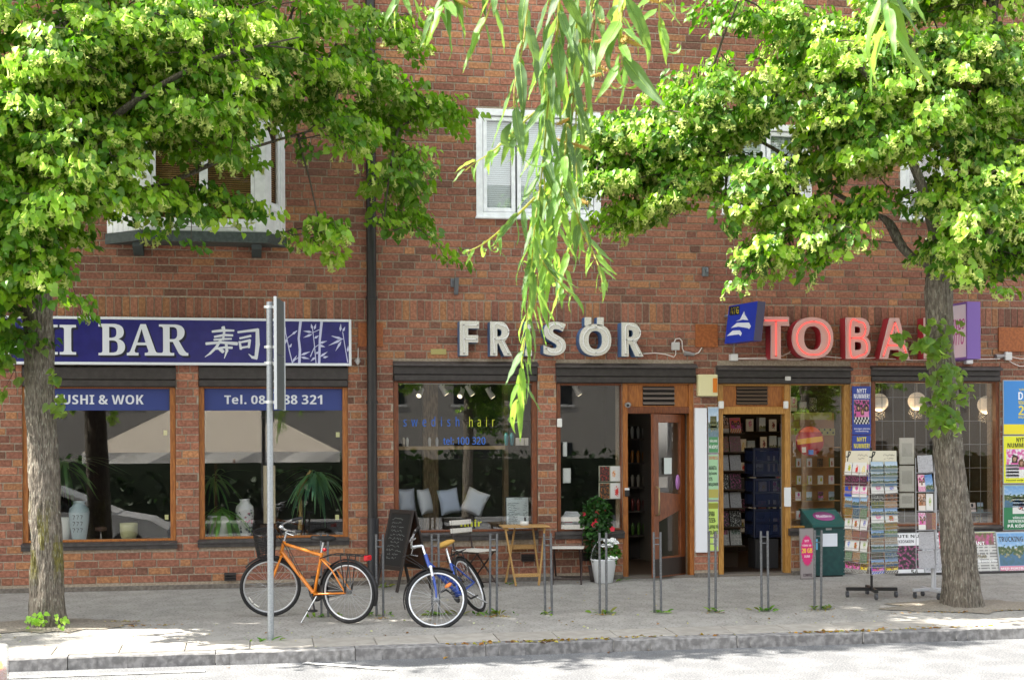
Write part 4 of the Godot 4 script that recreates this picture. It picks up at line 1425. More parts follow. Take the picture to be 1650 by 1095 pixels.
func brochure_rack() -> void:
	var g := ground(1500, 963)
	var rk := thing("brochure_rack", "grey wheeled brochure stand half hidden behind the leaning tree trunk", "rack", g)
	var grey := mat("b4b6ba", 0.4, 0.2)
	var base := Mb.new()
	base.bar(Vector3(-0.22, 0.1, 0), Vector3(0.26, 0.1, 0), 0.05, 0.035, Vector3.UP, 0.004)
	base.bar(Vector3(0, 0.1, -0.22), Vector3(0, 0.1, 0.22), 0.05, 0.035, Vector3.UP, 0.004)
	base.tube([Vector3(0.04, 0.1, 0), Vector3(0.04, 0.5, 0)], 0.03, 10)
	base.tube([Vector3(0.05, 0.42, 0.03), Vector3(0.05, 1.68, 0.03)], 0.018, 10)
	part("stand", base, grey, rk)
	for p in [Vector3(-0.2, 0, 0), Vector3(0.24, 0, 0), Vector3(0, 0, 0.2), Vector3(0, 0, -0.2)]:
		var cm := Mb.new()
		caster(cm, p)
		part("caster", cm, mat("4a4b4e", 0.4, 0.3), rk)
	var pk := Mb.new()
	for i in 6:
		var y := 0.36 + i * 0.225
		pk.tube([Vector3(-0.19, y, 0.02), Vector3(-0.19, y, 0.08), Vector3(0.02, y, 0.08), Vector3(0.02, y, 0.02)], 0.004, 5)
		pk.tube([Vector3(0.08, y, 0.02), Vector3(0.08, y, 0.08), Vector3(0.22, y, 0.06)], 0.004, 5)
	pk.tube([Vector3(-0.19, 0.3, 0.02), Vector3(-0.19, 1.66, 0.02)], 0.005, 5)
	part("pocket", pk, grey, rk)
	rng.seed = 19
	var list := [[0, 71, 0.10, "grey folded map"], [0, 74, 0.10, "grey folded map"], [1, 78, 0.10, "grey street map"], [1, 74, 0.10, "pale street map"], [2, 76, 0.09, "yellow and white brochure"], [2, 13, 0.07, "green brochure"], [2, 43, 0.05, "red brochure"], [3, 86, 0.09, "dark blue brochure"], [3, 54, 0.09, "magenta brochure"], [4, 92, 0.09, "yellow striped brochure"], [4, 60, 0.10, "blue leaflet"], [5, 91, 0.19, "white sheet with line drawing"]]
	var xs := {}
	for q in list:
		var x: float = xs.get(q[0], -0.18)
		xs[q[0]] = x + q[2] + 0.005
		var o := part("brochure", sheet(q[2], 0.2, q[1]), print_mat)
		o.basis = Basis(Vector3.RIGHT, -0.1) * Basis(Vector3.BACK, rng.randfn() * 0.04)
		o.position = g + Vector3(x + q[2] / 2, 0.365 + q[0] * 0.225, 0.066)
		tag(o, "%s in the %s pocket row of the brochure stand, %s along" % [q[3], ["lowest", "second", "third", "fourth", "fifth", "top"][q[0]], nth(int((x + 0.19) / 0.06))], "brochure", "brochures in the grey stand")
	for i in 3:
		var o := part("brochure", sheet(0.1, 0.2, 74 + i * 5), print_mat)
		o.basis = Basis(Vector3.RIGHT, -0.1)
		o.position = g + Vector3(0.14, 0.365 + i * 0.225, 0.05)
		tag(o, "brochure beyond the brochure stand's pole in its %s row" % ["lowest", "second", "third"][i], "brochure", "brochures in the grey stand")

# a printed placard: board, print, lettering. lines: [text, left, bottom, right, top (0..1 of the sheet), hex]
func placard(called: String, label: String, r: Array, z: float, ground_hex: String, tiles: Array, lines: Array, lean := 0.0, border := "a8aaac") -> Node3D:
	var w: float = r[2] - r[0]
	var h: float = r[3] - r[1]
	var t := thing(called, label, "poster", Vector3((r[0] + r[2]) / 2, r[1], z))
	t.rotation.x = -lean
	var fb := Mb.new()
	fb.span(Vector3(-w / 2, 0, -0.016), Vector3(w / 2, h, -0.002), 0.003)
	part("board", fb, mat(border, 0.5), t)
	var pp := Mb.new()
	pp.span(Vector3(-w / 2 + 0.012, 0.012, -0.0018), Vector3(w / 2 - 0.012, h - 0.012, 0.0))
	part("sheet", pp, mat(ground_hex, 0.5), t)
	for q in tiles:     # [left, bottom, right, top, tile or hex]
		var a := Vector3(lerpf(-w / 2, w / 2, q[0]), h * q[1], 0.0012)
		var b := Vector3(lerpf(-w / 2, w / 2, q[2]), h * q[3], 0.0012)
		var mb := Mb.new()
		if q[4] is String:
			mb.span(Vector3(a.x, a.y, 0.0), Vector3(b.x, b.y, 0.0012))
			part("colour_block", mb, mat(q[4], 0.5), t)
		else:
			mb.uvquad(Vector3(a.x, a.y, 0.0014), Vector3(b.x, a.y, 0.0014), Vector3(b.x, b.y, 0.0014), Vector3(a.x, b.y, 0.0014), tile_rect(q[4]))
			part("picture", mb, print_mat, t)
	for q in lines:
		var mb := Mb.new()
		letters(mb, q[0], [lerpf(-w / 2, w / 2, q[1]), h * q[2], lerpf(-w / 2, w / 2, q[3]), h * q[4]], 0.001, Transform3D(Basis(), Vector3(0, 0, 0.002)))
		part("lettering", mb, mat(q[5], 0.5), t)
	return t

func build_posters() -> void:
	make_prints()
	placard("poster", "narrow blue poster reading NYTT NUMMER on pillar above the postcard rack", rect(1374, 622, 1404, 700, 0.03), 0.03, "2d4296", [[0.08, 0.22, 0.9, 0.72, 8 + TILES], [0.1, 0.3, 0.6, 0.42, "e88ab4"]],
		[["NYTT", 0.25, 0.86, 0.75, 0.95, "eeeef2"], ["NUMMER!", 0.08, 0.75, 0.92, 0.84, "eeeef2"], ["Sveriges största", 0.08, 0.10, 0.92, 0.14, "d8d8e4"], ["veckotidning", 0.15, 0.05, 0.85, 0.09, "d8d8e4"]], 0.0, "2d4296")
	placard("poster", "blue poster with yellow NYTT NUMMER half hidden behind the postcard rack", rect(1374, 701, 1404, 775, 0.03), 0.03, "2d4296", [[0.1, 0.1, 0.9, 0.62, 18]],
		[["NYTT", 0.25, 0.86, 0.75, 0.96, "e6d63c"], ["NUMMER!", 0.08, 0.72, 0.92, 0.82, "e6d63c"]], 0.0, "2d4296")
	placard("poster", "blue and yellow poster reading DU 25 on the rightmost pillar", rect(1617, 612, 1668, 700, 0.03), 0.03, "3d86cc", [[0.02, 0.01, 0.98, 0.19, "e8d829"]],
		[["TJÄNA MER", 0.5, 0.80, 0.98, 0.85, "e8d34a"], ["DU", 0.48, 0.64, 0.82, 0.78, "f0f2f4"], ["VINNER", 0.48, 0.55, 0.82, 0.62, "e8d34a"], ["25", 0.48, 0.36, 0.84, 0.53, "e8d34a"], ["MILJONER", 0.48, 0.29, 0.84, 0.34, "e8d34a"]])
	placard("poster", "yellow magazine poster reading NYTT NUMMER on the rightmost pillar", rect(1617, 701, 1668, 779, 0.03), 0.03, "dfe02c", [[0.1, 0.12, 0.94, 0.72, 76], [0.08, 0.12, 0.5, 0.4, 88]],
		[["NYTT", 0.42, 0.86, 0.72, 0.95, "2a2a20"], ["NUMMER!", 0.14, 0.75, 0.86, 0.84, "2a2a20"], ["Pusslet varje vecka", 0.1, 0.05, 0.9, 0.09, "4a4a20"]])
	placard("poster", "green landscape poster ending in PÅ KÖPET on the rightmost pillar", rect(1617, 780, 1668, 854, 0.03), 0.03, "2e7a50", [[0.03, 0.5, 0.97, 0.97, 1 + TILES * 2], [0.3, 0.36, 0.75, 0.72, 4]],
		[["VÄRLDENS", 0.3, 0.25, 0.8, 0.31, "e8ece8"], ["SVENSKASTE", 0.16, 0.17, 0.84, 0.23, "e8ece8"], ["PÅ KÖPET", 0.14, 0.06, 0.86, 0.15, "f2f4f2"]])
	# left of the tobacconist's door: white panel and three bills
	var wp := rect(1121, 657, 1140, 890, 0.06)
	var pnl := thing("blank_signboard", "tall narrow blank white signboard between the two shop doors", "signboard", Vector3((wp[0] + wp[2]) / 2, wp[1], 0.0))
	var pm := Mb.new(pnl.position)
	pm.span(Vector3(wp[0], wp[1], 0.004), Vector3(wp[2], wp[3], 0.06), 0.005)
	part("panel_box", pm, mat("dfe1e6", 0.4), pnl)
	placard("poster", "green and blue landscape bill, top of three beside the white signboard", rect(1141, 655, 1158.5, 730, 0.035), 0.035, "4f8a5c", [[0.03, 0.35, 0.97, 0.98, TILES * 3], [0.2, 0.5, 0.8, 0.8, 2]], [["VÄRLDENS", 0.15, 0.24, 0.85, 0.30, "e0e8e0"], ["PÅ KÖPET", 0.1, 0.10, 0.9, 0.19, "e8f0e8"]])
	placard("poster", "pale green news bill with black headline, middle of three beside white signboard", rect(1141, 731, 1158.5, 806, 0.035), 0.035, "9cc49a", [[0.05, 0.06, 0.95, 0.24, "a8a050"]],
		[["EXPRESS", 0.1, 0.88, 0.9, 0.95, "c06a50"], ["AGNETA", 0.08, 0.66, 0.80, 0.74, "23302a"], ["SJÖDIN", 0.08, 0.54, 0.80, 0.62, "23302a"], ["175", 0.08, 0.42, 0.4, 0.50, "23302a"], ["MILJONER", 0.06, 0.30, 0.94, 0.38, "23302a"]])
	placard("poster", "yellow-green news bill reading SPARA TUSENLAPPAR, lowest beside white signboard", rect(1141, 807, 1158.5, 888, 0.035), 0.035, "b8d268", [[0.05, 0.85, 0.95, 0.96, "8a8c30"], [0.5, 0.1, 0.9, 0.34, 5 + 70]],
		[["SPARA", 0.06, 0.70, 0.62, 0.80, "23301c"], ["TUSEN-", 0.08, 0.57, 0.72, 0.67, "23301c"], ["LAPPAR PÅ", 0.06, 0.45, 0.96, 0.54, "23301c"], ["BOLÅNET", 0.06, 0.34, 0.9, 0.43, "23301c"]])
	# placards leaning at the foot of the wall, right of the postcard rack
	var foot := func(x0: float, y0: float, x1: float, y1: float) -> Array: return rect(x0, y0, x1, y1, 0.2)
	var lean := 0.2
	placard("placard", "leaning magazine placard with UTE NU and yellow 54, left of tree trunk", foot.call(1446, 857, 1490, 927), 0.22, "e4e4e6", [[0.03, 0.15, 0.97, 0.7, 26], [0.3, 0.35, 0.8, 0.6, "e8a08c"], [0.05, 0.3, 0.45, 0.5, "6ab0e0"]],
		[["JUTE NU!", 0.02, 0.86, 0.98, 0.95, "3a3a3e"], ["I KIOSKEN", 0.05, 0.76, 0.7, 0.83, "6a6a6e"], ["54", 0.5, 0.03, 0.75, 0.14, "3a3a20"]], lean)
	placard("placard", "leaning white placard behind brochure stand left of the trunk", foot.call(1491, 857, 1530, 927), 0.20, "dadade", [[0.05, 0.1, 0.95, 0.8, 88]], [["VECKANS", 0.1, 0.85, 0.9, 0.94, "46464a"]], lean)
	placard("placard", "leaning magazine placard with yellow headings, first right of the tree trunk", foot.call(1563, 855, 1611, 924), 0.22, "b9bcbc", [[0.03, 0.03, 0.97, 0.97, 75], [0.03, 0.02, 0.97, 0.13, "5cc0cc"], [0.03, 0.9, 0.97, 0.98, "c4d860"], [0.15, 0.36, 0.62, 0.46, "e6e23c"]],
		[["HÄNT", 0.12, 0.68, 0.58, 0.78, "f4f4f4"], ["SKYLAR", 0.18, 0.37, 0.6, 0.45, "6a5a20"], ["MELLAN MANEN & SOFIA", 0.14, 0.27, 0.94, 0.33, "f0f0f0"], ["NYTT NUMMER UTE", 0.06, 0.915, 0.94, 0.965, "5a6a30"]], lean)
	placard("placard", "leaning placard with red digger picture reading TRUCKING, far right corner", foot.call(1609, 855, 1662, 924), 0.24, "8fb4d8", [[0.03, 0.2, 0.97, 0.97, 21], [0.05, 0.74, 0.85, 0.9, "d8c840"], [0.5, 0.2, 0.97, 0.32, "d8d43c"], [0.03, 0.03, 0.97, 0.19, "d88aa0"]],
		[["TRUCKING", 0.08, 0.76, 0.82, 0.88, "3a3428"], ["MED PORTRÄTT", 0.06, 0.11, 0.94, 0.17, "f4f0f0"], ["I CENTRUM", 0.2, 0.04, 0.94, 0.10, "f4f0f0"]], lean)
	var rail := Mb.new()
	var rp := thing("placard_rail", "low dark rail at wall foot holding the leaning magazine placards", "rail", Vector3(at(1540, 927, 0.25).x, pave_y(0.27), 0.27))
	for q in [[1444, 1532], [1562, 1665]]:
		rail.span(Vector3(at(q[0], 925, 0.27).x, pave_y(0.27), 0.25) - rp.position, Vector3(at(q[1], 925, 0.27).x, pave_y(0.27) + 0.03, 0.29) - rp.position, 0.004)
	part("rail_bar", rail, mat("3a3838", 0.6), rp)
	# mobile phone board beside the green box
	var cb := ground(1299, 932)
	var cw := 0.20
	var co := placard("placard", "grey board with pink burst reading 20 GB left of green box", [cb.x - cw / 2, cb.y, cb.x + cw / 2, cb.y + 0.66], cb.z + 0.06, "8f8888", [],
		[["COMVIQ", 0.2, 0.04, 0.8, 0.11, "4a3a40"]], 0.05, "77716f")
	var burst := Mb.new()
	var star := PackedVector2Array()
	for i in 48:
		var a := TAU * i / 48
		var rr := (1.0 if i % 2 == 0 else 0.84)
		star.append(Vector2(cos(a) * 0.088 * rr, sin(a) * 0.21 * rr))
	burst.prism(star, 0.001, Transform3D(Basis(), Vector3(0, 0.37, 0.0015)))
	part("burst_print", burst, mat("cf2a72", 0.5), co)
	for q in [["NYTT", -0.03, 0.48, 0.03, 0.51, "f4d8e4"], ["FÄRRE KR", -0.06, 0.425, 0.06, 0.455, "f4d8e4"], ["20 GB", -0.07, 0.34, 0.07, 0.40, "f2d83a"], ["SURF", -0.04, 0.28, 0.04, 0.31, "f4d8e4"]]:
		var mb := Mb.new()
		letters(mb, q[0], [q[1], q[2], q[3], q[4]], 0.001, Transform3D(Basis(), Vector3(0, 0, 0.0035)))
		part("lettering", mb, mat(q[5], 0.5), co)
	# dark green box with sloping lid
	var gb := ground(1336, 929)
	var gx := thing("green_box", "dark green metal box with sloping lid and pink oval label", "box", gb)
	var bw := 0.225
	var body := Mb.new()
	var side := Basis(Vector3(0, 0, 1), Vector3(0, 1, 0), Vector3(1, 0, 0))
	body.prism(PackedVector2Array([Vector2(0.0, 0.02), Vector2(-0.42, 0.02), Vector2(-0.42, 0.86), Vector2(0.0, 0.68)]), bw * 2, Transform3D(side, Vector3(-bw, 0, 0)))
	part("body", body, grain("1f4a48", "1a3f40", Vector3(1, 1, 1), 0.35, 0.0, 73, 0.02), gx)
	var lid := Mb.new()
	lid.prism(PackedVector2Array([Vector2(0.04, 0.655), Vector2(0.04, 0.69), Vector2(-0.36, 0.885), Vector2(-0.44, 0.885), Vector2(-0.44, 0.86), Vector2(-0.36, 0.855)]), bw * 2 + 0.03, Transform3D(side, Vector3(-bw - 0.015, 0, 0)))
	part("lid", lid, mat("1f5450", 0.3), gx)
	var sl := Basis(Vector3.RIGHT, -atan2(0.40, 0.195))
	var ov := Mb.new()
	ov.lathe([Vector2(0, 0.0015), Vector2(1, 0.0015), Vector2(1, 0)], 24, Transform3D(sl * Basis(Vector3(0.15, 0, 0), Vector3(0, 0, 1), Vector3(0, -0.125, 0)), Vector3(0.0, 0.79, -0.158)))
	part("oval_label", ov, mat("8f3f78", 0.5), gx)
	var sw := Mb.new()
	letters(sw, "Hallen", [-0.11, -0.03, 0.11, 0.035], 0.001, Transform3D(sl, Vector3(0.0, 0.792, -0.156)), "Droid Serif")
	part("label_script", sw, mat("e6e0e6", 0.5), gx)
	var nt := Mb.new()
	nt.span(Vector3(-0.11, 0.40, 0.0), Vector3(0.12, 0.57, 0.003))
	part("notice", nt, mat("dce2ec", 0.6), gx)
	var lk := Mb.new()
	lk.span(Vector3(-0.04, 0.615, 0.0), Vector3(0.04, 0.645, 0.006), 0.003)
	part("lock_plate", lk, mat("9aa0a0", 0.3, 0.6), gx)
	var lb := Mb.new()
	lb.span(Vector3(-bw + 0.01, 0.36, 0.0), Vector3(-bw + 0.07, 0.50, 0.003))
	part("sticker", lb, mat("6ab4dc", 0.5), gx)
	var ft := Mb.new()
	ft.span(Vector3(-bw + 0.02, -0.01, -0.4), Vector3(bw - 0.02, 0.02, -0.02))
	part("base", ft, mat("161616", 0.8), gx)

# ---------------------------------------------------------------- bicycle stands, sign pole, chairs, table, chalkboard, plants
func build_furniture() -> void:
	var steel := grain("6e7072", "56585a", Vector3(2, 2, 2), 0.45, 0.0, 74, 0.03, 0.35)
	var names := ["behind the orange bicycle", "left of the blue bicycle's front wheel", "behind the blue bicycle's front wheel", "by the blue bicycle's rear wheel", "in front of the wooden cafe table", "in front of the white bucket", "in front of the barber's door", "in front of the news bills", "in front of the open tobacco shop door", "in front of the green box"]
	var first: Node3D = null
	var xs := [523, 612, 702, 795, 884, 972, 1060, 1148, 1233, 1318]
	var ys := [993, 992, 991, 990, 989, 987.5, 986, 984.5, 983, 981]
	for i in 10:
		var p := ground(xs[i], ys[i])
		if first == null:
			first = thing("bicycle_stand", "", "bicycle stand", p, "steel bicycle stands in a row")
			for s in [-1, 1]:
				var mb := Mb.new()
				mb.tube([Vector3(0.036 * s, -0.05, 0.008 * s), Vector3(0.036 * s, 0.885, 0.008 * s)], 0.0135, 10)
				part("post", mb, steel, first)
			var rg := Mb.new()
			for y in [0.75, 0.82]:
				rg.tube([Vector3(-0.036, y, -0.008), Vector3(0.036, y, 0.008)], 0.007, 6)
			part("rung", rg, steel, first)
			first.set_meta("label", "slim twin-post steel bicycle stand " + names[i])
		else:
			var c := twin(first, p, 0.0, "slim twin-post steel bicycle stand " + names[i])
			c.rotation.z = [0, 0.0, 0.004, -0.008, 0.01, 0.0, 0.004, -0.004, 0.006, -0.012][i]
	# traffic sign seen from behind
	var sp := ground(436, 1032)
	var ts := thing("traffic_sign", "grey pole with two road sign plates seen edge-on from behind", "road sign", sp)
	var galv := grain("a4a9ac", "8f9598", Vector3(2, 2, 2), 0.4, 0.0, 75, 0.04, 0.3)
	var top := (1032.0 - 494.0) / FOCAL * (EYE.z - sp.z)
	var pm := Mb.new()
	pm.tube([Vector3(0, -0.05, 0), Vector3(0.003, top, 0)], 0.031, 16)
	part("pole", pm, galv, ts)
	var hpx := (EYE.z - sp.z) / FOCAL
	for q in [[490.0, 578.0], [579.0, 665.0]]:
		var y0: float = (1032.0 - q[1]) * hpx
		var y1: float = (1032.0 - q[0]) * hpx
		var pl := hub("sign_plate", ts)
		pl.position = Vector3(0.10, y0, 0.0)
		pl.rotation.y = deg_to_rad(80)
		var b := Mb.new()
		b.span(Vector3(-0.27, 0, -0.004), Vector3(0.27, y1 - y0, 0.004))
		part("plate", b, mat("4a5253", 0.5), pl)
		var rm := Mb.new()
		rm.span(Vector3(-0.275, -0.004, -0.014), Vector3(-0.262, y1 - y0 + 0.004, 0.014), 0.003)
		rm.span(Vector3(0.262, -0.004, -0.014), Vector3(0.275, y1 - y0 + 0.004, 0.014), 0.003)
		for k in 5:
			var yy := (y1 - y0) * (k + 0.5) / 5
			rm.span(Vector3(-0.26, yy - 0.006, -0.02), Vector3(0.26, yy + 0.006, -0.004))
		part("rib", rm, mat("b8bcbc", 0.4), pl)
		for k in [0.14, 0.86]:
			var cl := Mb.new()
			var yy: float = y0 + (y1 - y0) * k
			cl.tube([Vector3(0, yy - 0.014, 0), Vector3(0, yy + 0.014, 0)], 0.037, 14)
			cl.span(Vector3(-0.05, yy - 0.012, -0.02), Vector3(0.09, yy + 0.012, 0.02), 0.003)
			part("clamp", cl, mat("d4d6d4", 0.4, 0.2), ts)
	# folding chairs
	var slat := grain("d8d4cc", "c0bab0", Vector3(3, 3, 3), 0.6, 0.0, 76, 0.03)
	var iron := mat("33231f", 0.5)
	var ch := thing("folding_chair", "black folding chair with white slats beside the chalkboard", "chair", ground(766, 944), "cafe chairs with white slats")
	var leg := Mb.new()
	# local: the sitter faces +x; back at -x
	for s in [-1, 1]:
		var z: float = 0.18 * s
		leg.tube([Vector3(-0.25, 0.84, z), Vector3(-0.20, 0.48, z), Vector3(0.22, 0.0, z)], 0.011, 8)
		leg.tube([Vector3(0.17, 0.43, z * 0.9), Vector3(-0.22, 0.0, z * 0.9)], 0.011, 8)
		leg.tube([Vector3(-0.18, 0.43, z), Vector3(0.20, 0.43, z)], 0.010, 6)
	leg.tube([Vector3(-0.16, 0.06, -0.16), Vector3(-0.16, 0.06, 0.16)], 0.009, 6)
	leg.tube([Vector3(0.165, 0.06, -0.18), Vector3(0.165, 0.06, 0.18)], 0.009, 6)
	part("leg_frame", leg, iron, ch)
	for i in 5:
		var s := Mb.new()
		s.box(Vector3(-0.17 + i * 0.085, 0.448, 0), Vector3(0.07, 0.016, 0.42), 0.004)
		part("seat_slat", s, slat, ch)
	for y in [0.69, 0.79]:
		var s := Mb.new()
		s.box(Vector3(-0.226 - (y - 0.69) * 0.14, y, 0), Vector3(0.014, 0.06, 0.42), 0.004, Basis(Vector3.BACK, 0.14))
		part("back_slat", s, slat, ch)
	ch.rotation.y = deg_to_rad(-48)
	twin(ch, ground(915, 938), deg_to_rad(-106), "folding chair with white slats beside the white bucket")
	# cafe table
	var tp := ground(845, 941)
	var tb := thing("cafe_table", "small folding table of pale wood with crossed legs under barber's window", "table", tp)
	var wood := grain("b8925c", "9c7742", Vector3(3, 3, 3), 0.55, 0.1, 77, 0.04)
	for i in 6:
		var s := Mb.new()
		s.box(Vector3(0, 0.735, -0.2 + i * 0.082), Vector3(0.60, 0.018, 0.076), 0.004)
		part("top_slat", s, wood, tb)
	var ap := Mb.new()
	ap.span(Vector3(-0.25, 0.69, -0.2), Vector3(-0.22, 0.725, 0.2), 0.003)
	ap.span(Vector3(0.22, 0.69, -0.2), Vector3(0.25, 0.725, 0.2), 0.003)
	part("apron", ap, wood, tb)
	for q in [[-0.26, 0.72, -0.13, 0.0, 0.18], [0.24, 0.72, 0.16, 0.0, 0.16], [-0.10, 0.70, -0.22, 0.0, -0.18], [0.13, 0.70, 0.22, 0.0, -0.17]]:
		var l := Mb.new()
		l.bar(Vector3(q[2 - 2], q[1], q[4] * (1.0 if q[4] > 0 else 0.9)), Vector3(q[2], 0.0, q[4]), 0.042, 0.024, Vector3.RIGHT, 0.004)
		part("leg", l, wood, tb)
	var st := Mb.new()
	st.bar(Vector3(-0.15, 0.13, 0.18), Vector3(0.18, 0.13, 0.16), 0.045, 0.02, Vector3.BACK, 0.004)
	st.bar(Vector3(-0.17, 0.46, -0.18), Vector3(0.17, 0.46, -0.17), 0.06, 0.02, Vector3.BACK, 0.004)
	part("stretcher", st, wood, tb)
	tb.rotation.y = deg_to_rad(-4)
	var jr := thing("candle_jar", "small white and black jar standing on the wooden cafe table", "jar", tp + Vector3(0.0, 0.744, 0.02))
	var jm := Mb.new()
	jm.lathe([Vector2(0, 0), Vector2(0.05, 0), Vector2(0.055, 0.02), Vector2(0.055, 0.05), Vector2(0.048, 0.055), Vector2(0.045, 0.02), Vector2(0, 0.018)], 16)
	part("jar_body", jm, mat("d0d0cc", 0.4), jr)
	var jk := Mb.new()
	jk.tube([Vector3(0.01, 0.02, 0), Vector3(0.01, 0.10, 0)], 0.012, 8)
	part("stick", jk, mat("1c1a1a", 0.6), jr)
	# chalkboard
	var cp := ground(650, 951)
	var cbd := thing("chalkboard_stand", "black folding chalkboard with chalk scribbles beside the drainpipe", "chalkboard", cp)
	cbd.rotation.y = deg_to_rad(-63)
	var blk := mat("211915", 0.6)
	for s in [-1.0, 1.0]:
		var lf := hub("board_leaf", cbd)
		lf.position = Vector3(0, 0.98, 0.0)
		lf.rotation.x = -0.24 * s
		if s < 0: lf.rotation.y = 0.0
		var fr := Mb.new()
		var zo: float = 0.012 * s
		fr.span(Vector3(-0.26, -1.0, zo - 0.012), Vector3(-0.215, 0.0, zo + 0.012), 0.004)
		fr.span(Vector3(0.215, -1.0, zo - 0.012), Vector3(0.26, 0.0, zo + 0.012), 0.004)
		fr.span(Vector3(-0.215, -0.05, zo - 0.011), Vector3(0.215, 0.0, zo + 0.011), 0.004)
		fr.span(Vector3(-0.215, -0.74, zo - 0.011), Vector3(0.215, -0.69, zo + 0.011), 0.004)
		part("leaf_frame", fr, blk, lf)
		var bd := Mb.new()
		bd.span(Vector3(-0.217, -0.70, zo - 0.004), Vector3(0.217, -0.04, zo + 0.004))
		part("slate", bd, mat("101111" if s > 0 else "4a2f1e", 0.7), lf)
		if s > 0:
			var ck := Mb.new()
			scribble(ck, [-0.17, -0.62, 0.17, -0.09], 11, zo + 0.005, 0.007, 77)
			part("chalk_writing", ck, mat("6e7070", 0.9), lf)
	# white bucket with flowers, and the red-flowered climber
	var bp := ground(973, 938)
	var bk := thing("flower_bucket", "white bucket planted with white flowers by the barber's door", "bucket", bp)
	var bm := Mb.new()
	bm.lathe([Vector2(0, 0.0), Vector2(0.115, 0), Vector2(0.165, 0.285), Vector2(0.172, 0.29), Vector2(0.172, 0.302), Vector2(0.158, 0.302), Vector2(0.15, 0.26), Vector2(0, 0.26)], 28)
	part("bucket", bm, mat("dfe3e6", 0.35), bk)
	var hn := Mb.new()
	var arc := []
	for i in 13:
		var a := PI * i / 12
		arc.append(Vector3(-cos(a) * 0.165, 0.29 + sin(a) * 0.26, sin(a) * 0.02))
	hn.tube(arc, 0.006, 6)
	part("handle", hn, mat("c8ccce", 0.3, 0.5), bk)
	var soil := Mb.new()
	soil.lathe([Vector2(0.155, 0.268), Vector2(0.0, 0.275)], 20)
	part("soil", soil, mat("3a2a20", 0.95), bk)
	rng.seed = 55
	leaf_heap(bk, "foliage", Vector3(0.07, 0.36, 0.03), Vector3(0.13, 0.12, 0.10), 260, 0.045, ["4a7a2e", "5c8f38", "3a6628"])
	leaf_heap(bk, "heather", Vector3(-0.08, 0.34, 0.02), Vector3(0.10, 0.13, 0.10), 420, 0.022, ["4c5648", "5a6254", "3c463a"])
	for i in 18:
		var a := rng.randf() * TAU
		var q := Vector3(0.08 + cos(a) * 0.12 * rng.randf(), 0.44 + rng.randf() * 0.10, 0.03 + sin(a) * 0.10)
		if i < 3: q = Vector3(0.05 + i * 0.03, 0.31, 0.13)
		flower_head(bk, q, 0.045, "eef0ee")
	var rp := ground(957, 934)
	var rc := thing("climber_in_pot", "bushy dark green climber with red trumpet flowers behind the white bucket", "plant", Vector3(rp.x, pave_y(0.14), 0.16))
	var pot := Mb.new()
	pot.lathe([Vector2(0, 0), Vector2(0.08, 0), Vector2(0.11, 0.2), Vector2(0.1, 0.2), Vector2(0, 0.18)], 18)
	part("pot", pot, mat("3a3432", 0.7), rc)
	var stk := Mb.new()
	for q in [-0.06, 0.06]:
		stk.tube([Vector3(q, 0.15, 0), Vector3(q * 0.3, 1.05, 0)], 0.006, 5)
	part("cane", stk, mat("5a4a30", 0.8), rc)
	leaf_heap(rc, "foliage", Vector3(0.0, 0.80, 0.02), Vector3(0.20, 0.27, 0.13), 520, 0.06, ["2e5226", "3a652e", "4a7a38", "28481f"])
	leaf_heap(rc, "foliage", Vector3(-0.02, 0.45, 0.02), Vector3(0.12, 0.25, 0.10), 200, 0.055, ["2e5226", "28481f"])
	for q in [[963, 826, 0.3], [962, 839, 0.3], [957, 845, 0.3], [941, 828, 0.24], [987, 852, 0.26], [975, 820, 0.22]]:
		var v := at(q[0], q[1], q[2])
		trumpet(rc, v - rc.position, 0.037 if q[2] > 0.25 else 0.028, "c8203a")
	# white carton on the chair by the bucket
	var cp2 := at(918, 866, 0.22)
	var bag := thing("paper_carton", "white carton with red label on window ledge behind the second chair", "carton", Vector3(at(922, 853, -0.28).x, at(922, 854, -0.28).y, -0.28))
	var bgm := Mb.new()
	bgm.span(Vector3(-0.12, 0, -0.06), Vector3(0.12, 0.19, 0.06), 0.006)
	bgm.prism(PackedVector2Array([Vector2(-0.12, 0.19), Vector2(0.12, 0.19), Vector2(0.07, 0.245), Vector2(-0.09, 0.25)]), 0.012, Transform3D(Basis(), Vector3(0, 0, -0.006)))
	part("box", bgm, mat("dcdee0", 0.6), bag)
	var bgl := Mb.new()
	bgl.span(Vector3(-0.115, 0.10, 0.06), Vector3(-0.01, 0.14, 0.062))
	part("label", bgl, mat("a83a4c", 0.6), bag)

func leaf_blade(n := 6, bend := 0.25, fold := 0.25, wide := 0.45) -> ArrayMesh:     # unit leaf along +y, face towards +z
	var mb := Mb.new()
	mb.smooth(3)
	for i in n:
		var a := i / float(n)
		var b := (i + 1) / float(n)
		var wa := wide * pow(sin(PI * clampf(a * 0.97 + 0.015, 0, 1)), 0.8)
		var wb := wide * pow(sin(PI * clampf(b * 0.97 + 0.015, 0, 1)), 0.8)
		var za := -bend * a * a
		var zb := -bend * b * b
		for s in [-1.0, 1.0]:
			var p := Vector3(s * wa, a, za + fold * wa)
			var q := Vector3(s * wb, b, zb + fold * wb)
			if s > 0: mb.quad(Vector3(0, a, za), p, q, Vector3(0, b, zb))
			else: mb.quad(p, Vector3(0, a, za), Vector3(0, b, zb), q)
	return mb.mesh()

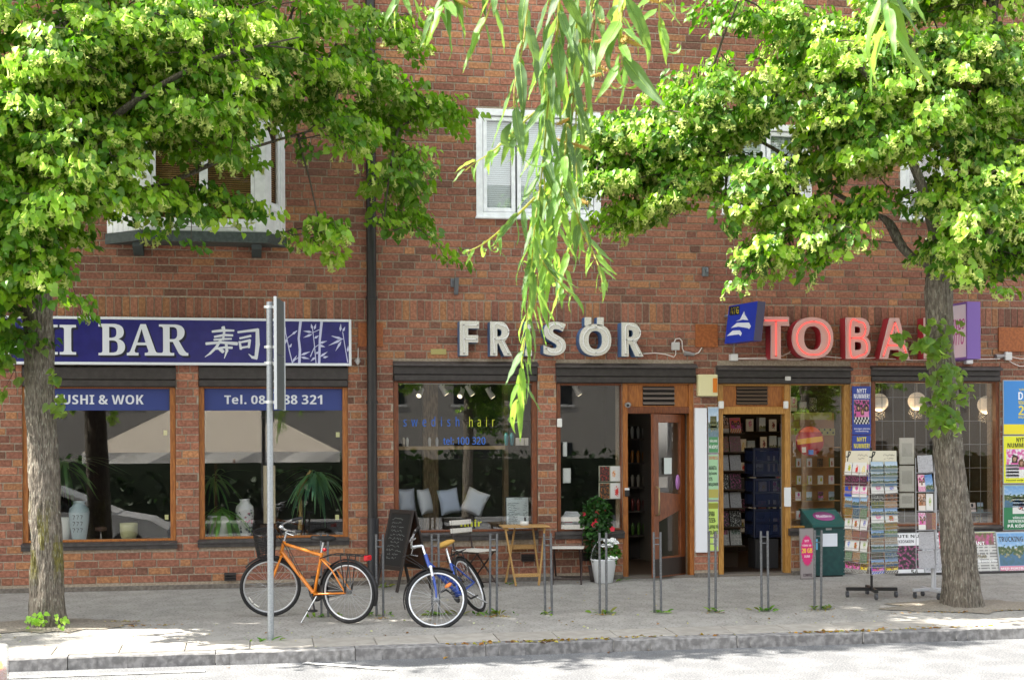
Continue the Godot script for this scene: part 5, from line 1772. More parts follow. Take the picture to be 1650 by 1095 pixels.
var blade_cache: ArrayMesh
func leaf_heap(parent: Node3D, called: String, c: Vector3, r: Vector3, n: int, size: float, hexes: Array) -> void:
	if blade_cache == null: blade_cache = leaf_blade(4)
	var mm := MultiMesh.new()
	mm.transform_format = MultiMesh.TRANSFORM_3D
	mm.use_colors = true
	mm.mesh = blade_cache
	mm.instance_count = n
	for i in n:
		var d := Vector3(rng.randfn(), rng.randfn(), rng.randfn()).normalized()
		var p := c + d * r * pow(rng.randf(), 0.35)
		var y := (d + Vector3(rng.randfn() * 0.5, rng.randfn() * 0.5 - 0.25, rng.randfn() * 0.5)).normalized()
		var z := (Vector3.UP * 0.6 + d * 0.5 + Vector3(rng.randfn(), rng.randfn(), rng.randfn()) * 0.3)
		var x := y.cross(z).normalized()
		var s := size * rng.randf_range(0.7, 1.25)
		mm.set_instance_transform(i, Transform3D(Basis(x * s, y * s, x.cross(y) * s), p))
		mm.set_instance_color(i, Color(hexes[rng.randi() % hexes.size()]).srgb_to_linear() * rng.randf_range(0.8, 1.2))
	var o := MultiMeshInstance3D.new()
	o.multimesh = mm
	o.material_override = foliage_mat()
	put(o, called, parent)
	tag(o, "", "", "", "stuff")
func foliage_mat() -> StandardMaterial3D:
	var m := leafy("ffffff", 0.5, "e0ff90")
	m.vertex_color_use_as_albedo = true
	return m
func flower_head(parent: Node3D, p: Vector3, r: float, hex: String) -> void:
	var mb := Mb.new()
	for i in 14:
		var d := Vector3(rng.randfn(), absf(rng.randfn()) * 0.8, rng.randfn()).normalized()
		mb.ball(p + d * r * 0.7, Vector3(r, r * 0.6, r) * 0.38, 6, 4)
	part("flower", mb, mat(hex, 0.7), parent)
func trumpet(parent: Node3D, p: Vector3, r: float, hex: String) -> void:
	var mb := Mb.new()
	mb.smooth(3)
	for i in 5:
		var a := TAU * i / 5 + p.x * 9.0
		var d := Vector3(cos(a), sin(a), 0)
		var s := Vector3(-sin(a), cos(a), 0)
		var z := Vector3(0, 0, r * 0.4)
		mb.quad(p - z, p + d * r * 0.6 - s * r * 0.45, p + d * r * 1.05 - z * 0.3, p + d * r * 0.6 + s * r * 0.45)
	part("flower", mb, mat(hex, 0.6), parent)

# ---------------------------------------------------------------- bicycles (local: +x forward, origin under the rear axle)
const WR := 0.328
func wheel(parent: Node3D, called: String, xf: Transform3D, rim_hex: String, reflectors := 0) -> Node3D:
	var w := hub(called, parent)
	w.transform = xf
	var ring := func(r: float) -> Array:
		var p := []
		for i in 40: p.append(Vector3(cos(TAU * i / 40) * r, sin(TAU * i / 40) * r, 0))
		return p
	var ty := Mb.new()
	ty.tube(ring.call(WR - 0.019), 0.019, 9, true)
	part("tyre", ty, mat("1d1d1e", 0.75), w)
	var rm := Mb.new()
	rm.tube(ring.call(WR - 0.045), 0.0105, 8, true)
	part("rim", rm, mat(rim_hex, 0.3, 0.5), w)
	var sp := Mb.new()
	for i in 32:
		var a := TAU * i / 32
		var s := 1.0 if i % 2 == 0 else -1.0
		var b := a + (0.9 if (i / 2) % 2 == 0 else -0.9)
		sp.tube([Vector3(cos(b) * 0.022, sin(b) * 0.022, 0.028 * s), Vector3(cos(a) * (WR - 0.05), sin(a) * (WR - 0.05), 0)], 0.0014, 3)
	part("spokes", sp, mat("b8babc", 0.3, 0.7), w)
	var hb := Mb.new()
	hb.tube([Vector3(0, 0, -0.05), Vector3(0, 0, 0.05)], 0.018, 10)
	for s in [-1, 1]: hb.tube([Vector3(0, 0, 0.026 * s), Vector3(0, 0, 0.031 * s)], 0.028, 12)
	part("hub", hb, mat("8c8e90", 0.35, 0.6), w)
	for i in reflectors:
		var a := -0.9 + i * 0.35
		var rf := Mb.new()
		rf.box(Vector3(cos(a) * (WR - 0.075), sin(a) * (WR - 0.075), 0.006), Vector3(0.012, 0.07, 0.012), 0.003, Basis(Vector3.BACK, a))
		part("reflector", rf, mat("e8e8e0", 0.2), w)
	return w
func arc_guard(c: Vector3, r: float, a0: float, a1: float, wd: float) -> Mb:
	var mb := Mb.new()
	var n := 16
	mb.smooth(4)
	for i in n:
		var a := lerpf(a0, a1, i / float(n))
		var b := lerpf(a0, a1, (i + 1) / float(n))
		var prof := [[-wd, -0.012], [-wd * 0.7, 0.0], [wd * 0.7, 0.0], [wd, -0.012]]
		for k in 3:
			var p: Array = prof[k]
			var q: Array = prof[k + 1]
			var f := func(ang: float, e: Array) -> Vector3: return c + Vector3(cos(ang) * (r + e[1]), sin(ang) * (r + e[1]), e[0])
			mb.quad(f.call(a, p), f.call(a, q), f.call(b, q), f.call(b, p))
	return mb

func build_bikes() -> void:
	# orange bicycle on its kickstand
	var rear := ground(561, 1004)
	var hd := Vector3(-cos(deg_to_rad(35)), 0, -sin(deg_to_rad(35)))
	hd.y = FALL * sin(deg_to_rad(35))
	hd = hd.normalized()
	var upv := (Vector3.UP + Vector3(0.0, 0, 0.03)).normalized()
	var rt := hd.cross(upv).normalized()
	var ob := thing("bicycle", "orange bicycle with black front basket on its kickstand behind the pole", "bicycle", rear, "")
	ob.basis = Basis(hd, rt.cross(hd), rt)
	var org := mat("d07a1e", 0.28)
	var blk := mat("1c1b1c", 0.5)
	var chrome := mat("c4c6c8", 0.2, 0.8)
	var WB := 0.97
	var bb := Vector3(0.42, 0.285, 0)
	var st := Vector3(0.335, 0.70, 0)
	var ht := Vector3(0.80, 0.83, 0)
	var hl := Vector3(0.84, 0.69, 0)
	var ra := Vector3(0, WR, 0)
	var fr := Mb.new()
	fr.tube([ht + Vector3(0.002, -0.03, 0), st], 0.0165, 10)
	fr.tube([hl + Vector3(-0.008, 0.02, 0), bb], 0.02, 10)
	fr.tube([st + Vector3(-0.01, 0.03, 0), bb], 0.0165, 10)
	fr.tube([ht, hl], 0.02, 10)
	fr.tube([bb + Vector3(0, 0, -0.035), bb + Vector3(0, 0, 0.035)], 0.024, 10)
	for s in [-1, 1]:
		fr.tube([bb + Vector3(-0.02, 0, 0.03 * s), ra + Vector3(0.0, 0.0, 0.062 * s)], 0.010, 8)
		fr.tube([st + Vector3(0, -0.03, 0.014 * s), Vector3(0.17, 0.55, 0.045 * s), ra + Vector3(0, 0, 0.062 * s)], 0.009, 8)
	part("frame", fr, org, ob)
	var ax := (ht - hl).normalized()
	var turn := deg_to_rad(34)
	var bs := Basis(ax, turn)
	var ts := Transform3D(bs, ht - bs * ht)
	var fk := Mb.new()
	var fa := Vector3(WB, WR, 0)
	for s in [-1, 1]:
		fk.tube([hl + Vector3(0.004, -0.03, 0.04 * s), Vector3(0.91, 0.50, 0.052 * s), Vector3(0.955, 0.40, 0.055 * s), fa + Vector3(0, 0, 0.055 * s)], [0.013, 0.012, 0.010, 0.008], 8)
	fk.tube([hl + Vector3(0, -0.02, -0.045), hl + Vector3(0, -0.02, 0.045)], 0.016, 8)
	part("fork", fk, org, ob).transform = ts
	wheel(ob, "front_wheel", ts * Transform3D(Basis(), fa), "c0c2c4", 2)
	wheel(ob, "rear_wheel", Transform3D(Basis(), ra), "c8cacc", 0)
	var gd := arc_guard(ra, WR + 0.022, 0.15, 3.5, 0.03)
	part("rear_mudguard", gd, blk, ob)
	var gf := arc_guard(fa, WR + 0.02, 0.75, 2.7, 0.028)
	part("front_mudguard", gf, blk, ob).transform = ts
	var hb := Mb.new()
	hb.tube([ht, ht + Vector3(-0.03, 0.12, 0), ht + Vector3(0.03, 0.15, 0)], 0.013, 8)
	var bar := []
	for i in 11:
		var u := -1.0 + i * 0.2
		bar.append(ht + Vector3(0.03 - 0.16 * u * u, 0.15 + 0.02 * absf(u), 0.29 * u))
	hb.tube(bar, 0.0115, 8)
	part("handlebar", hb, chrome, ob).transform = ts
	for s in [-1.0, 1.0]:
		var gp := Mb.new()
		gp.tube([ht + Vector3(-0.09, 0.166, 0.245 * s), ht + Vector3(-0.19, 0.172, 0.30 * s)], 0.017, 8)
		part("grip", gp, blk, ob).transform = ts
		var br := Mb.new()
		br.tube([ht + Vector3(-0.05, 0.16, 0.2 * s), ht + Vector3(-0.02, 0.145, 0.23 * s), ht + Vector3(-0.11, 0.13, 0.29 * s)], 0.008, 6)
		part("brake_lever", br, chrome, ob).transform = ts
	var bl := Mb.new()
	bl.ball(ht + Vector3(0.02, 0.185, -0.12), Vector3(0.028, 0.022, 0.028), 10, 6)
	part("bell", bl, chrome, ob).transform = ts
	# basket of black wire mesh
	var bk := Mb.new()
	var c := ht + Vector3(0.20, -0.02, 0)
	var rim_of := func(y: float, k: float) -> Array:
		var p := []
		for i in 20:
			var a := TAU * i / 20
			p.append(c + Vector3(cos(a) * 0.125 * k, y, sin(a) * 0.18 * k))
		return p
	var levels := [0.13, 0.11, 0.09, 0.07, 0.05, 0.03, 0.01, -0.01, -0.03, -0.05, -0.07, -0.09, -0.11, -0.135]
	for i in levels.size():
		bk.tube(rim_of.call(levels[i], 1.0 - i * 0.0215), 0.007 if i == 0 else 0.0048, 5, true)
	var tp: Array = rim_of.call(0.13, 1.0)
	var lo: Array = rim_of.call(-0.135, 0.72)
	for i in 20:
		bk.tube([tp[i], lo[i]], 0.0045, 4)
		bk.tube([tp[i].lerp(tp[(i + 1) % 20], 0.5), lo[i].lerp(lo[(i + 1) % 20], 0.5)], 0.003, 4)
	for i in 9:
		bk.tube([lo[i], lo[19 - i]], 0.003, 4)
	part("basket", bk, blk, ob).transform = ts
	var sd := Mb.new()
	sd.tube([Vector3(0.335, 0.70, 0), Vector3(0.31, 0.84, 0)], 0.0135, 8)
	part("seat_post", sd, chrome, ob)
	saddle(ob, Vector3(0.31, 0.855, 0), mat("151516", 0.85))
	var ck := Mb.new()
	ck.tube([bb + Vector3(0, 0, -0.06), bb + Vector3(0, 0, 0.06)], 0.012, 8)
	ck.tube([bb + Vector3(0, 0, 0.05), bb + Vector3(0.04, 0.165, 0.06)], 0.010, 6)
	ck.tube([bb + Vector3(0, 0, -0.05), bb + Vector3(-0.04, -0.165, -0.06)], 0.010, 6)
	ck.lathe([Vector2(0, 0.004), Vector2(0.085, 0.004), Vector2(0.085, -0.004), Vector2(0, -0.004)], 24, Transform3D(Basis(Vector3.RIGHT, PI / 2), bb + Vector3(0, 0, 0.04)))
	part("crank", ck, mat("3a3a3c", 0.4, 0.4), ob)
	for q in [Vector3(0.04, 0.165, 0.10), Vector3(-0.04, -0.165, -0.10)]:
		var pd := Mb.new()
		pd.box(bb + q, Vector3(0.09, 0.02, 0.075), 0.005)
		part("pedal", pd, blk, ob)
	var cg := Mb.new()
	cg.prism(PackedVector2Array([Vector2(0.06, 0.30), Vector2(0.40, 0.22), Vector2(0.50, 0.25), Vector2(0.52, 0.32), Vector2(0.46, 0.385), Vector2(0.06, 0.375)]), 0.03, Transform3D(Basis(), Vector3(0, 0, 0.035)))
	part("chain_guard", cg, blk, ob)
	var car := Mb.new()
	for s in [-1, 1]:
		car.tube([st + Vector3(0, -0.03, 0.02 * s), Vector3(0.18, WR + 0.395, 0.06 * s), Vector3(-0.2, WR + 0.395, 0.065 * s)], 0.006, 6)
		car.tube([Vector3(-0.05, WR + 0.395, 0.065 * s), ra + Vector3(0, 0.0, 0.07 * s)], 0.006, 6)
		car.tube([Vector3(0.06, WR + 0.395, 0.065 * s), ra + Vector3(0, 0.0, 0.07 * s)], 0.006, 6)
	car.tube([Vector3(-0.2, WR + 0.395, -0.065), Vector3(-0.2, WR + 0.395, 0.065)], 0.006, 6)
	for x in [-0.12, -0.02, 0.08]:
		car.tube([Vector3(x, WR + 0.395, -0.063), Vector3(x, WR + 0.395, 0.063)], 0.005, 6)
	part("carrier", car, blk, ob)
	var lt := Mb.new()
	lt.span(Vector3(-0.255, WR + 0.345, -0.05), Vector3(-0.21, WR + 0.40, 0.05), 0.008)
	part("rear_light", lt, mat("c01824", 0.15), ob)
	var l2 := Mb.new()
	l2.ball(Vector3(0.29, 0.76, 0.0), Vector3(0.022, 0.02, 0.02), 8, 6)
	part("seat_post_light", l2, mat("c01824", 0.2), ob)
	var kk := Mb.new()
	kk.tube([Vector3(0.36, 0.27, -0.05), Vector3(0.46, -0.0, -0.19)], 0.009, 8)
	part("kickstand", kk, chrome, ob)
	var cbl := Mb.new()
	for s in [-1.0, 1.0]:
		cbl.tube([ht + Vector3(-0.02, 0.145, 0.22 * s), ht + Vector3(0.10, 0.20, 0.10 * s), ht + Vector3(0.07, 0.06, 0.03 * s), ht + Vector3(-0.02, -0.04, 0.025 * s), bb.lerp(hl, 0.4) + Vector3(0, 0.03, 0.02 * s)], 0.0035, 5)
	part("brake_cable", cbl, blk, ob)
	# blue bicycle leaning on a stand with its front wheel turned
	var r2 := ground(777, 985)
	var f2 := ground(702, 1005)
	var h2 := Vector3(-0.46, FALL * -0.88, 0.88).normalized()
	var lean := deg_to_rad(26)
	var side := h2.cross(Vector3.UP).normalized()     # rider's right
	if side.x > 0: side = -side
	var u2 := (Vector3.UP * cos(lean) + side * sin(lean)).normalized()
	var z2 := h2.cross(u2).normalized()
	var bb2 := thing("bicycle", "blue bicycle with pale saddle cover leaning with its front wheel turned", "bicycle", r2)
	bb2.basis = Basis(h2, z2.cross(h2), z2)
	var blu := mat("2c4a9c", 0.28)
	var wb := 1.0
	var b2 := Vector3(0.43, 0.28, 0)
	var s2 := Vector3(0.25, 0.62, 0)
	var t2 := Vector3(0.82, 0.80, 0)
	var l3 := Vector3(0.86, 0.66, 0)
	fa = Vector3(wb, WR, 0)
	var f3 := Mb.new()
	f3.tube([t2, l3], 0.02, 10)
	f3.tube([l3 + Vector3(-0.005, 0.06, 0), Vector3(0.6, 0.52, 0), b2 + Vector3(-0.03, 0.12, 0)], 0.017, 10)
	f3.tube([l3 + Vector3(0, 0.01, 0), b2], 0.02, 10)
	f3.tube([s2, b2], 0.0165, 10)
	f3.tube([b2 + Vector3(0, 0, -0.035), b2 + Vector3(0, 0, 0.035)], 0.024, 10)
	for s in [-1, 1]:
		f3.tube([b2 + Vector3(-0.02, 0, 0.03 * s), ra + Vector3(0, 0, 0.062 * s)], 0.010, 8)
		f3.tube([s2 + Vector3(0, -0.02, 0.014 * s), ra + Vector3(0, 0, 0.062 * s)], 0.009, 8)
	part("frame", f3, blu, bb2)
	# turn the fork until the front wheel faces the street
	var ax2 := (t2 - l3).normalized()
	var best := 0.0
	var score := -1.0
	for k in range(-80, 81, 2):
		var nrm: Vector3 = bb2.basis * (Basis(ax2, deg_to_rad(k)) * Vector3(0, 0, 1))
		var sc := absf(nrm.dot(Vector3(-0.1, 0, 1).normalized()))
		if sc > score:
			score = sc
			best = deg_to_rad(k)
	best = clampf(best, -1.1, 1.1)
	var bt := Basis(ax2, best)
	var tt := Transform3D(bt, t2 - bt * t2)
	var fk2 := Mb.new()
	for s in [-1, 1]:
		fk2.tube([l3 + Vector3(0.004, -0.03, 0.045 * s), Vector3(0.91, 0.50, 0.056 * s), Vector3(0.95, 0.41, 0.058 * s), fa + Vector3(0, 0, 0.055 * s)], [0.014, 0.013, 0.011, 0.008], 8)
	part("fork", fk2, blu, bb2).transform = tt
	var crn := Mb.new()
	crn.tube([l3 + Vector3(0, -0.02, -0.06), l3 + Vector3(0, -0.02, 0.06)], 0.018, 8)
	for s in [-1, 1]: crn.tube([l3 + Vector3(0, -0.02, 0.05 * s), Vector3(0.90, 0.54, 0.056 * s)], 0.015, 8)
	part("fork_crown", crn, mat("d0d2d4", 0.3, 0.5), bb2).transform = tt
	var fw := wheel(bb2, "front_wheel", tt * Transform3D(Basis(), fa), "dfe1e3", 0)
	var orr := Mb.new()
	orr.ball(Vector3(-0.19, 0.06, 0.02), Vector3(0.045, 0.022, 0.008), 10, 6)
	part("orange_reflector", orr, mat("e07a20", 0.2), fw)
	wheel(bb2, "rear_wheel", Transform3D(Basis(), ra), "dfe1e3", 0)
	part("front_mudguard", arc_guard(fa, WR + 0.02, 0.3, 2.7, 0.03), blk, bb2).transform = tt
	part("rear_mudguard", arc_guard(ra, WR + 0.022, 0.5, 3.4, 0.03), blk, bb2)
	var hb2 := Mb.new()
	hb2.tube([t2, t2 + Vector3(-0.03, 0.10, 0)], 0.014, 8)
	hb2.tube([t2 + Vector3(-0.03, 0.10, 0), t2 + Vector3(0.07, 0.15, 0)], 0.016, 8)
	var bar2 := []
	for i in 11:
		var u := -1.0 + i * 0.2
		bar2.append(t2 + Vector3(0.07 - 0.10 * u * u, 0.15 + 0.05 * absf(u), 0.28 * u))
	hb2.tube(bar2, 0.0115, 8)
	part("handlebar", hb2, mat("d4d6d8", 0.25, 0.7), bb2).transform = tt
	for s in [-1.0, 1.0]:
		var gp := Mb.new()
		gp.tube([t2 + Vector3(0.0, 0.195, 0.235 * s), t2 + Vector3(-0.06, 0.20, 0.30 * s)], 0.017, 8)
		part("grip", gp, blk, bb2).transform = tt
		var br := Mb.new()
		br.tube([t2 + Vector3(0.04, 0.185, 0.18 * s), t2 + Vector3(0.09, 0.15, 0.22 * s), t2 + Vector3(0.03, 0.12, 0.29 * s)], 0.008, 6)
		part("brake_lever", br, chrome, bb2).transform = tt
	var sp2 := Mb.new()
	sp2.tube([s2 - Vector3(-0.01, 0.02, 0), s2 + Vector3(-0.07, 0.17, 0)], 0.0135, 8)
	part("seat_post", sp2, mat("d4d6d8", 0.25, 0.7), bb2)
	saddle(bb2, s2 + Vector3(-0.07, 0.20, 0), grain("dcb25c", "b88a3a", Vector3(6, 6, 6), 0.7, 0.1, 78, 0.05), 1.15)
	var ck2 := Mb.new()
	ck2.tube([b2 + Vector3(0, 0, -0.06), b2 + Vector3(0, 0, 0.06)], 0.012, 8)
	ck2.tube([b2 + Vector3(0, 0, 0.05), b2 + Vector3(0.13, 0.10, 0.06)], 0.010, 6)
	ck2.tube([b2 + Vector3(0, 0, -0.05), b2 + Vector3(-0.13, -0.10, -0.06)], 0.010, 6)
	ck2.lathe([Vector2(0, 0.004), Vector2(0.085, 0.004), Vector2(0.085, -0.004), Vector2(0, -0.004)], 24, Transform3D(Basis(Vector3.RIGHT, PI / 2), b2 + Vector3(0, 0, 0.04)))
	part("crank", ck2, mat("4a4a4c", 0.4, 0.4), bb2)
	for q in [Vector3(0.13, 0.10, 0.10), Vector3(-0.13, -0.10, -0.10)]:
		var pd := Mb.new()
		pd.box(b2 + q, Vector3(0.09, 0.02, 0.075), 0.005)
		part("pedal", pd, blk, bb2)
	var cr2 := Mb.new()
	for s in [-1, 1]:
		cr2.tube([s2 + Vector3(-0.02, 0.02, 0.03 * s), Vector3(0.12, WR + 0.38, 0.06 * s), Vector3(-0.2, WR + 0.38, 0.065 * s)], 0.006, 6)
		cr2.tube([Vector3(-0.05, WR + 0.38, 0.065 * s), ra + Vector3(0, 0, 0.07 * s)], 0.006, 6)
	for x in [-0.2, -0.05, 0.08]: cr2.tube([Vector3(x, WR + 0.38, -0.065), Vector3(x, WR + 0.38, 0.065)], 0.006, 6)
	cr2.tube([Vector3(-0.02, WR + 0.38, -0.05), Vector3(0.04, WR + 0.44, 0), Vector3(-0.02, WR + 0.38, 0.05)], 0.006, 6)
	part("carrier", cr2, blk, bb2)
	var cb2 := Mb.new()
	for s in [-1.0, 1.0]:
		cb2.tube([t2 + Vector3(0.09, 0.15, 0.2 * s), t2 + Vector3(0.2, 0.14, 0.08 * s), t2 + Vector3(0.12, -0.05, 0.04 * s), t2 + Vector3(0.08, -0.2, 0.05 * s)], 0.0035, 5)
	part("brake_cable", cb2, blk, bb2).transform = tt
	var ks := Mb.new()
	ks.tube([Vector3(0.30, 0.27, -0.05), Vector3(0.12, 0.06, -0.14)], 0.010, 8)
	part("kickstand", ks, mat("d4d6d8", 0.25, 0.6), bb2)

func saddle(parent: Node3D, p: Vector3, m: Material, k := 1.0) -> void:
	var mb := Mb.new()
	mb.smooth(5)
	var secs := [[-0.13, 0.03, 0.035], [-0.12, 0.075, 0.05], [-0.06, 0.085, 0.06], [0.0, 0.055, 0.055], [0.07, 0.03, 0.05], [0.14, 0.02, 0.042], [0.155, 0.006, 0.03]]
	var rings := []
	for s in secs:
		var r := []
		for i in 10:
			var a := TAU * i / 10
			r.append(p + Vector3(s[0] * k, 0.03 + sin(a) * s[2] * 0.5 * k - absf(cos(a)) * 0.012, cos(a) * s[1] * k))
		rings.append(r)
	for i in rings.size() - 1:
		for j in 10:
			var l := (j + 1) % 10
			mb.quad(rings[i][j], rings[i + 1][j], rings[i + 1][l], rings[i][l])
	for i in range(1, 9):
		mb.tri(rings[0][0], rings[0][i], rings[0][i + 1])
		mb.tri(rings[6][0], rings[6][i + 1], rings[6][i])
	part("saddle", mb, m, parent)

# ---------------------------------------------------------------- lime trees
func lime_leaf() -> ArrayMesh:      # heart-shaped, unit length along +y, upper face +z
	var mb := Mb.new()
	mb.smooth(3)
	var e := [Vector2(0.0, 0.04), Vector2(0.22, -0.06), Vector2(0.43, 0.10), Vector2(0.45, 0.36), Vector2(0.28, 0.68), Vector2(0.08, 0.90), Vector2(0.0, 1.04)]
	for i in e.size() - 1:
		for s in [-1.0, 1.0]:
			var a := Vector3(e[i].x * s, e[i].y, e[i].x * 0.28 - e[i].y * e[i].y * 0.22)
			var b := Vector3(e[i + 1].x * s, e[i + 1].y, e[i + 1].x * 0.28 - e[i + 1].y * e[i + 1].y * 0.22)
			var m := Vector3(0, 0.42, -0.04)
			if s > 0: mb.tri(m, a, b)
			else: mb.tri(m, b, a)
	return mb.mesh()
func blossom() -> ArrayMesh:        # pale bract with a hanging bunch of small flowers
	var mb := Mb.new()
	mb.smooth(3)
	for s in [-1.0, 1.0]:
		var p := [Vector3(0, 0, 0), Vector3(0.09 * s, 0.25, 0.02), Vector3(0.10 * s, 0.6, -0.05), Vector3(0, 0.85, -0.14)]
		if s > 0:
			mb.quad(p[0], p[1], p[2], p[3])
		else:
			mb.quad(p[0], p[3], p[2], p[1])
	mb.smooth(-1)
	for i in 6:
		var a := TAU * i / 6.0
		var c := Vector3(cos(a) * 0.16, 0.72 + 0.10 * sin(a * 2.3), sin(a) * 0.16 + 0.05)
		for k in 2:
			var d := Vector3(cos(a + k * 1.6), 0.4, sin(a + k * 1.6)) * 0.07
			var f := Vector3(-d.z, 0.02, d.x)
			mb.quad(c - d - f, c + d - f, c + d + f, c - d + f)
		mb.tri(Vector3(0, 0.4, 0), c + Vector3(0.008, 0, 0), c - Vector3(0.008, 0, 0))
	return mb.mesh()

var bark: StandardMaterial3D
var twig_bark: Material
var leaf_mesh: ArrayMesh
var blossom_mesh: ArrayMesh
var leaf_many: StandardMaterial3D
var leaf_tones := ["7aa42a", "6d982a", "8cb232", "5e8a28", "9cc03a", "527c26"]

func trunk_tube(mb: Mb, pts: Array, rad: Array, seg: int, rough: float, sd: int) -> void:     # furrowed trunk with a flared foot
	var n := FastNoiseLite.new()
	n.seed = sd
	n.frequency = 1.0
	var cv := Curve3D.new()
	for p in pts: cv.add_point(p)
	var fine := []
	var fr := []
	for i in pts.size() - 1:
		var steps := maxi(2, int(pts[i].distance_to(pts[i + 1]) / 0.07))
		for k in steps:
			var t := k / float(steps)
			var a: Vector3 = pts[maxi(i - 1, 0)]
			var d: Vector3 = pts[mini(i + 2, pts.size() - 1)]
			fine.append((pts[i] as Vector3).cubic_interpolate(pts[i + 1], a, d, t))
			fr.append(lerpf(rad[i], rad[i + 1], t))
	fine.append(pts[-1]); fr.append(rad[-1])
	mb.smooth(6)
	var rings := []
	for i in fine.size():
		var ring := []
		for k in seg:
			var a := TAU * k / seg
			var y: float = fine[i].y
			var q := n.get_noise_3d(cos(a) * 7.0, y * 1.6, sin(a) * 7.0) + 0.5 * n.get_noise_3d(cos(a) * 17.0, y * 4.0, sin(a) * 17.0)
			var big := n.get_noise_3d(cos(a) * 1.2 + 9.0, y * 0.9, sin(a) * 1.2)
			var r: float = fr[i] * (1.0 + q * rough + big * 0.16)
			ring.append(fine[i] + Vector3(cos(a) * r, 0, -sin(a) * r))
		rings.append(ring)
	for i in rings.size() - 1:
		for k in seg:
			var l := (k + 1) % seg
			var moss := 0.0
			if sd == 101:
				var hy: float = fine[i].y
				moss = smoothstep(0.25, 0.5, hy) * (1.0 - smoothstep(0.85, 1.25, hy)) * smoothstep(-0.1, 0.35, n.get_noise_3d(cos(TAU * k / seg) * 1.4, hy * 1.5, 40.0 + sin(TAU * k / seg) * 1.4))
			mb.st.set_color(Color.WHITE.lerp(Color(0.95, 1.0, 0.30), moss))
			mb.quad(rings[i][k], rings[i][l], rings[i + 1][l], rings[i + 1][k])
	mb.smooth(-1)

class Crown:
	var nodes := PackedVector3Array()
	var parent := PackedInt32Array()
	var leaves: Array[Transform3D] = []
	var tint: Array[Color] = []
	var flowers: Array[Transform3D] = []
	var leaders := []

func grow(c: Crown, r: RandomNumberGenerator, centre: Vector3, axis: Vector3, spread: Vector3, sprays: int, per: int, size: float, bloom: float, hue: int) -> void:
	# one clump of foliage: sprays in a flattened, drooping heap
	var start := c.nodes.size()
	var flat := Vector3(centre.x - axis.x, 0, centre.z - axis.z).normalized()
	var way := (flat + Vector3(r.randfn(), 0.25 * r.randfn(), r.randfn()) * 0.75).normalized()
	var reachl := r.randf_range(0.4, 0.95)
	var sag := r.randf_range(0.1, 0.75)
	for i in sprays:
		var s0 := (i + r.randf()) / sprays
		var d := Vector3(r.randfn(), r.randfn() * 0.6, r.randfn()) * 0.5
		var p := centre + way * reachl * (s0 - 0.45) + Vector3(0, -sag * s0 * s0 * reachl, 0) + d * spread * (1.15 - 0.6 * s0)
		var out := (Vector3(p.x - axis.x, 0, p.z - axis.z).normalized() * 0.7 + Vector3(d.x, 0, d.z) + Vector3(r.randfn(), 0, r.randfn()) * 0.5).normalized()
		var dir := (out + Vector3(0, -0.30 + r.randfn() * 0.22, 0)).normalized()
		# twig back to the nearest wood
		var best := -1
		var bd := 1e9
		for k in (range(start, c.nodes.size()) if i > 0 else c.leaders):
			var q := c.nodes[k]
			var w := q.distance_squared_to(p) * (1.0 if q.y < p.y + 0.15 else 1.8)
			if w < bd:
				bd = w
				best = k
		if i == 0: c.leaders.append(start)
		c.nodes.append(p)
		c.parent.append(best)
		var side := dir.cross(Vector3.UP).normalized()
		var up := side.cross(dir)
		var len := r.randf_range(0.22, 0.42)
		var base: Color = Color(leaf_tones[(hue + r.randi() % 3) % 6]).srgb_to_linear()
		for k in per:
			var t := (k + r.randf() * 0.7) / per
			var sg := 1.0 if k % 2 == 0 else -1.0
			var o := p + dir * (t - 0.25) * len + side * sg * r.randf_range(0.01, 0.13) * (1.1 - t * 0.5) + up * r.randfn() * 0.03
			var y := (dir * (0.3 + 0.6 * t) + side * sg * r.randf_range(0.2, 0.9) + Vector3(0, -0.55 + r.randfn() * 0.25, 0)).normalized()
			var nz := (Vector3.UP * 0.62 + out * 0.55 + Vector3(r.randfn(), r.randfn(), r.randfn()) * 0.48).normalized()
			var x := y.cross(nz).normalized()
			var s := size * r.randf_range(0.65, 1.2)
			c.leaves.append(Transform3D(Basis(x * s, y * s, x.cross(y) * s), o))
			var g := r.randf_range(0.78, 1.22)
			c.tint.append(Color(base.r * g * r.randf_range(0.9, 1.15), base.g * g, base.b * g))
			if r.randf() < bloom:
				var fy := (Vector3.DOWN + dir * 0.5 + Vector3(r.randfn(), 0, r.randfn()) * 0.35).normalized()
				var fx := fy.cross(Vector3(r.randfn(), 0.2, r.randfn())).normalized()
				var fs := r.randf_range(0.10, 0.155)
				c.flowers.append(Transform3D(Basis(fx * fs, fy * fs, fx.cross(fy) * fs), o + Vector3(0, -0.01, 0)))

